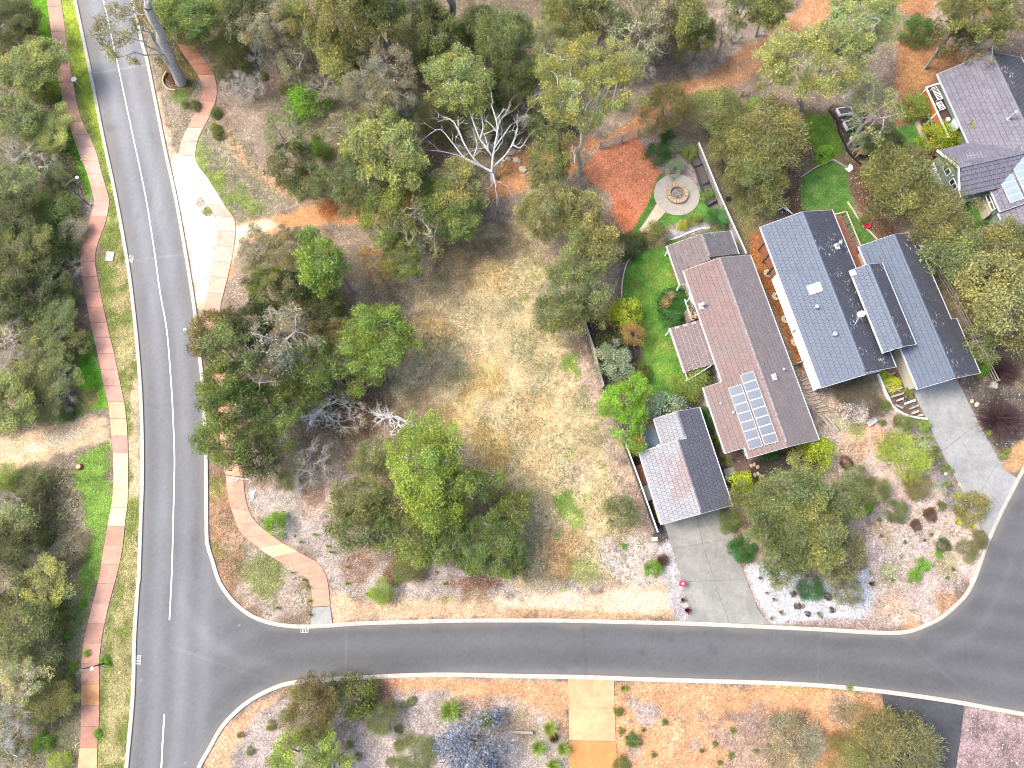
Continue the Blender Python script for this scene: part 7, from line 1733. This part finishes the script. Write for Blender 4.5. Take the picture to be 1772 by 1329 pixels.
# fire pit: paved disc with a ring of stone blocks
c = G(1171, 337, 0); pit = empty('fire_pit', c); tag(pit, 'round pale paved circle with a stone ringed fire pit and ash in its centre', 'fire pit')
Rd = np.linalg.norm(G(1210.5, 337) - c)
for k in range(4):
    mb = MB(); a0 = math.pi / 2 * k + .3 + .006; a1 = a0 + math.pi / 2 - .012
    poly = [(Rd * math.cos(a0 + (a1 - a0) * i / 12), Rd * math.sin(a0 + (a1 - a0) * i / 12)) for i in range(13)] + [(.8 * math.cos(a1 - (a1 - a0) * i / 6), .8 * math.sin(a1 - (a1 - a0) * i / 6)) for i in range(7)]
    n = len(poly); V = [(x_, y_, 0) for x_, y_ in poly] + [(x_, y_, .06) for x_, y_ in poly]
    F = [(i, (i + 1) % n, n + (i + 1) % n, n + i) for i in range(n)] + [(n + i, n + i + 1, n + n - 1 - int((i + 1) / 2) if False else n + i + 1, n + i) for i in range(0)]
    top = []
    for i in range(12):
        j0 = 13 + 6 - i // 2; j1 = 13 + 6 - (i + 1) // 2
        F.append((n + i, n + i + 1, n + j1) if j0 == j1 else (n + i, n + i + 1, n + j1, n + j0))
    mb.add(V, F); mb.build('paving_segment', simple('fire_pit_paving', (.33, .30, .25), .9, .1, 2.0) if k == 0 else bpy.data.materials['fire_pit_paving'], pit)
for i in range(18):
    a = 2 * math.pi * i / 18; mb = MB(); a0, a1 = a + .02, a + 2 * math.pi / 18 - .02; r0, r1 = .66, 1.02
    mb.prism([(r0 * math.cos(a0), r0 * math.sin(a0)), (r1 * math.cos(a0), r1 * math.sin(a0)), (r1 * math.cos(a1), r1 * math.sin(a1)), (r0 * math.cos(a1), r0 * math.sin(a1))], .0, .34 + random.uniform(-.02, .03)); mb.build('block', M['stone'], pit)
mb = MB(); mb.lathe([(.68, 0), (.66, .12), (.4, .17), (.05, .2)], (0, 0, 0), 16); mb.build('ash_bed', M['ash'], pit)
for i in range(7):
    a = i * .9; mb = MB(); mb.tube([(.45 * math.cos(a), .45 * math.sin(a), .2), (.3 * math.cos(a + 2.4), .3 * math.sin(a + 2.4), .26)], .05, .04, 6); mb.build('charred_stick', M['ash'] if i % 2 else M['timber'], pit)
paving2('garden_path', [(1137,352),(1118,382),(1102,402)], [(1153,366),(1136,384),(1121,404)], [0, .5, 1], [0, 1], colr=(222, 206, 176), z=.055)
# edging strips
def edging(name, pts, wd, ht, mat, label, cat='edging', smooth=3):
    P = smooth_line(GP(pts)[:, :2], smooth); mb = MB(); V, F = ribbon(P, [(-wd / 2, 0), (-wd / 2, ht), (wd / 2, ht), (wd / 2, 0)]); mb.add(V, F); o = mb.build(name, M[mat]); return tag(o, label, cat)
edging('lawn_edging', [(1094,444),(1085,455),(1079.5,473),(1076,495),(1075.5,515)], .1, .12, 'palestone', 'curved pale edging along the west side of the main lawn')
edging('garden_edging', [(1154,417),(1172,412),(1195,402),(1215,396),(1228,395)], .12, .14, 'white', 'curved white edging beside the rear pavilion roof')
edging('lawn_edging', [(1384,308),(1412,290),(1441,277.5),(1466,292)], .1, .2, 'timber', 'timber edging around the top of the curved lawn', smooth=1)
edging('lawn_edging', [(1466,350),(1478,368),(1490,388),(1506,403),(1517,415)], .1, .14, 'palestone', 'pale edging between lawn and garden bed beside the deck')
edging('bed_edging', [(1434,191),(1448,210),(1452,230),(1462,250),(1466,262),(1478,275),(1488,285)], .12, .12, 'black', 'black plastic edging along the vegetable garden')
edging('wall_edging', [(1517,648),(1527,672),(1537,694),(1543,704),(1560,717),(1580,723),(1602,726)], .14, .3, 'white', 'white low retaining edge below the stepped garden bed', smooth=2)
edging('tree_ring', [(289,126),(283,138),(285,148),(293,156),(305,158)], .09, .25, 'newtimber', 'curved timber ring around the foot of the tall roadside gum')
edging('block_edging', [(1586,213),(1593,228),(1600,244),(1607,262)], .45, .1, 'palestone', 'row of pale stone pavers beside the small square lawn', smooth=1)
edging('step_edging', [(886,1265),(922,1267)], .18, .3, 'timber', 'weathered timber sleeper at the bottom behind the blue grey shrub', smooth=1)
# stepped sleepers, each one a thing
for i, (a, b, m_) in enumerate((((1537,650),(1547,646),'timber'),((1529,661),(1543,655),'timber'),((1530,670),(1556,661),'timber'),((1538,678),(1560,671),'timber'),((1540,688),(1562,681),'timber'),((1551,694),(1562,690),'palestone'),((1565,699),(1582,693),'white'),((1573,708),(1588,702),'timber'),((1548,701),(1561,707),'timber'),((1577,716),(1588,712),'palestone'),((1588,720),(1596,718),'palestone'))):
    mb = MB(); p, q = G(*a), G(*b); mb.bar(p + (0, 0, .1), q + (0, 0, .1), .16, .2); o = mb.build('garden_sleeper', M[m_]); tag(o, ['weathered grey', 'pale'][m_ != 'timber'] + ' sleeper step left of the second driveway, ' + ['topmost'] [0] * (i == 0) + (['', 'second', 'third', 'fourth', 'fifth', 'sixth', 'seventh', 'eighth', 'ninth', 'tenth', 'eleventh'][i] + ' from the top') * (i > 0), 'sleeper', ['grey sleeper steps', 'pale sleeper steps'][m_ != 'timber'])
for i in range(9):
    a = np.array([1385, 660]) + np.array([3.6, 6.6]) * i; mb = MB(); p, q = G(*a), G(*(a + (13 + (i * 5) % 6, -5 + i % 3))); mb.bar(p + (0, 0, .06), q + (0, 0, .07), .11, .1); o = mb.build('split_log', M['timber'], None); tag(o, 'grey split log on the slope between two houses, ' + ['topmost', 'second from the top', 'third from the top', 'fourth from the top', 'fifth from the top', 'sixth from the top', 'seventh from the top', 'eighth from the top', 'lowest'][i], 'log', 'split logs between the houses')
# raised beds
def raised_bed(name, corners, h, mat, label, fill=(.10, .08, .07), cat='garden bed'):
    P = GP(corners)[:, :2]; c = P.mean(0); root = empty(name, (c[0], c[1], 0)); tag(root, label, cat)
    for i in range(4):
        a, b = P[i] - c, P[(i + 1) % 4] - c; mb = MB(); d = (b - a) / np.linalg.norm(b - a) * .03; mb.bar((*(a + d * (1 if i % 2 else -1)), h / 2), (*(b - d * (1 if i % 2 else -1)), h / 2), .06, h); mb.build('side_board', M[mat], root)
    mb = MB(); mb.prism([(p - c) * .97 for p in P], 0, h * .7); mb.build('soil', simple('bed_soil', fill, .95, .4, 8.0) if 'bed_soil' not in bpy.data.materials else bpy.data.materials['bed_soil'], root)
raised_bed('vegetable_bed', [(1446,191),(1470,188),(1474,198),(1452,202)], .35, 'white', 'white framed vegetable bed furthest up, under the bare white shrub')
raised_bed('vegetable_bed', [(1458,214),(1482,207),(1488,219),(1465,227)], .35, 'white', 'white framed vegetable bed, middle of three')
raised_bed('vegetable_bed', [(1470,240),(1494,233),(1500,246),(1477,254)], .35, 'white', 'white framed vegetable bed nearest the curved lawn')
raised_bed('planter_bed', [(1190,270),(1204,266),(1214,288),(1201,292)], .4, 'dark_metal', 'dark framed raised bed at the top of the grey fence')
raised_bed('planter_bed', [(1202,292),(1215,288),(1226,317),(1212,324)], .4, 'dark_metal', 'dark framed raised bed in the middle of the grey fence')
raised_bed('planter_bed', [(1213,325),(1227,320),(1238,350),(1224,358)], .4, 'dark_metal', 'dark framed raised bed with leafy green plants, lowest along the grey fence')
# fences
def fence(name, pts, h, label, board_mat, post_mat, gap=.0, rail=True, bw=.15, cap=None, n_posts=2.2, rails=(.35, .85), boards=True, group=None):
    """each board, post and rail of the fence is a part"""
    P = GP(pts)[:, :2]; root = empty(name, (P[0][0], P[0][1], 0)); tag(root, label, 'fence', group); o0 = P[0]
    for a, b in zip(P[:-1], P[1:]):
        L = np.linalg.norm(b - a); d = (b - a) / L; ang = math.atan2(d[1], d[0])
        k = max(1, int(L / n_posts))
        for i in range(k + 1):
            if i == k and (b != P[-1]).any(): continue
            p = a + d * L * i / k - o0; mb = MB(); mb.box(-.05, .05, -.05, .05, 0, h + .04); o = mb.build('post', M[post_mat], root); o.location = (p[0], p[1], 0); o.rotation_euler = (0, 0, ang)
        nv = np.array([-d[1], d[0]])
        for rz in rails:
            mb = MB(); p, q = a - o0 - nv * .055, b - o0 - nv * .055; mb.bar((*p, h * rz), (*q, h * rz), .04, .08); mb.build('rail', M[post_mat], root)
        if boards:
            me = None; nb_ = int(L / (bw + gap))
            for i in range(nb_):
                if me is None: mb = MB(); mb.box(0, bw - .012, -.012, .012, .04, h); me = mb.mesh('board'); me.materials.append(M[board_mat])
                p = a + d * L * i / nb_ - o0 + nv * .07; o = link('board', me, None, root, (p[0], p[1], random.uniform(-.012, .012))); o.rotation_euler = (0, 0, ang)
        if cap: mb = MB(); p, q = a - o0, b - o0; mb.bar((*p, h + .03), (*q, h + .03), .10, .05); mb.build('cap', M[cap], root)
    return root
fence('boundary_fence', [(1204,258),(1239,345),(1285,447)], 1.05, 'grey board fence with white capping between the red brown and grey houses', 'galv', 'timber', cap='white', bw=.2)
fence('side_fence', [(1000,532),(1024,604),(1042,672)], 1.0, 'dark fence with pale top rail along the lot, upper section behind shrubs', 'darktimber', 'timber', cap='timber')
fence('garage_fence', [(1079,770),(1104,838),(1134,922)], 1.0, 'dark slatted fence with white capping beside the garage', 'darktimber', 'dark_metal', cap='white')
fence('east_fence', [(1569,372),(1606,448),(1645,516),(1680,585),(1718,662)], .9, 'grey timber rail fence east of the grey house', 'timber', 'timber', boards=False, rails=(.3, .65, .98))
fence('court_fence', [(1037,257),(1074,245),(1103,234)], 1.1, 'weathered post and rail fence with wire at the top of the red clay court', 'timber', 'timber', boards=False, rails=(.25, .5, .75, .98), n_posts=1.4)
fence('bush_fence', [(1281,166),(1308,152),(1336,140)], .8, 'old timber rail fence beside the bush track near the bare sapling', 'timber', 'timber', boards=False, rails=(.5, .95))
# decking and bits by the long house's street end
o = flatbox('dark_deck', [(1266,790),(1286,782),(1306,834),(1284,846)], 0, .03, 'darktimber'); tag(o, 'dark brown timber deck between garage and long house', 'deck')
for i in range(14):
    a, b, c_, d = [np.array(p, float) for p in ((1266,790),(1286,782),(1306,834),(1284,846))]; t0, t1 = i / 14, (i + .88) / 14
    mb = MB(); mb.prism(GP([a + (b - a) * t0, a + (b - a) * t1, d + (c_ - d) * t1, d + (c_ - d) * t0])[:, :2], .028, .06); mb.build('board', simple('brown_deck', (.115, .075, .07), .8, .2, 5.0) if i == 0 else bpy.data.materials['brown_deck'], o)
flatbox('concrete_pad', [(1252,812),(1268,808),(1274,826),(1258,832)], 0, .03, 'concrete', kind='structure')
for i, (a, b) in enumerate((((1300,806),(1306,822)), ((1305,804),(1312,820)), ((1311,808),(1318,824)))): [rock(p[0], p[1], .19, 'stone', nth('tan stone under the long house', 2 * i + k, 6), 'tan stones under the long house', 'rock') for k, p in enumerate((a, b))]
g = G(1561, 632, .05); root = empty('walkway_stand', g, .5); tag(root, 'dark metal stand on the pale entry walkway', 'stand'); mb = MB(); mb.box(-.12, .12, -.3, .3, .4, .5); mb.build('top', M['dark_metal'], root); mb = MB(); mb.box(-.45, .45, -.04, .04, .1, .18); mb.build('crossbar', M['dark_metal'], root); mb = MB(); mb.box(-.04, .04, -.04, .04, 0, .4); mb.build('stem', M['dark_metal'], root)
g = G(1573.5, 658, .05); root = empty('red_toy', g); tag(root, 'small red object at the lower end of the entry walkway', 'toy'); mb = MB(); mb.box(-.14, .14, -.08, .08, .02, .16); mb.build('body', M['redpaint'], root, bevel=.02); mb = MB(); mb.tube([(-.1, -.12, .06), (-.1, .12, .06)], .06, .06, 8); mb.build('wheels', M['black'], root)
g = G(1470, 291, 0); root = empty('white_sheet', g, .9); tag(root, 'crumpled white sheet beside the curved lawn corner', 'sheet'); mb = MB(); mb.add([(-.4,-.2,.02),(0,-.3,.12),(.4,-.1,.03),(.35,.25,.1),(0,.2,.2),(-.35,.3,.04)], [(0,1,4,5),(1,2,3,4)]); mb.build('cloth', M['white'], root)
g = G(1486, 266, 0); root = empty('outdoor_table', g, .3); tag(root, 'tan timber garden table beside the lowest vegetable bed', 'table'); mb = MB(); mb.box(-.6, .6, -.35, .35, .62, .67); mb.build('top', M['newtimber'], root)
for sx in (-.5, .5):
    for sy in (-.28, .28): m2 = MB(); m2.box(sx - .04, sx + .04, sy - .04, sy + .04, 0, .62); m2.build('leg', M['newtimber'], root)
print('objects', len(bpy.data.objects), 'tris', sum(len(m.polygons) * 2 for m in bpy.data.meshes))
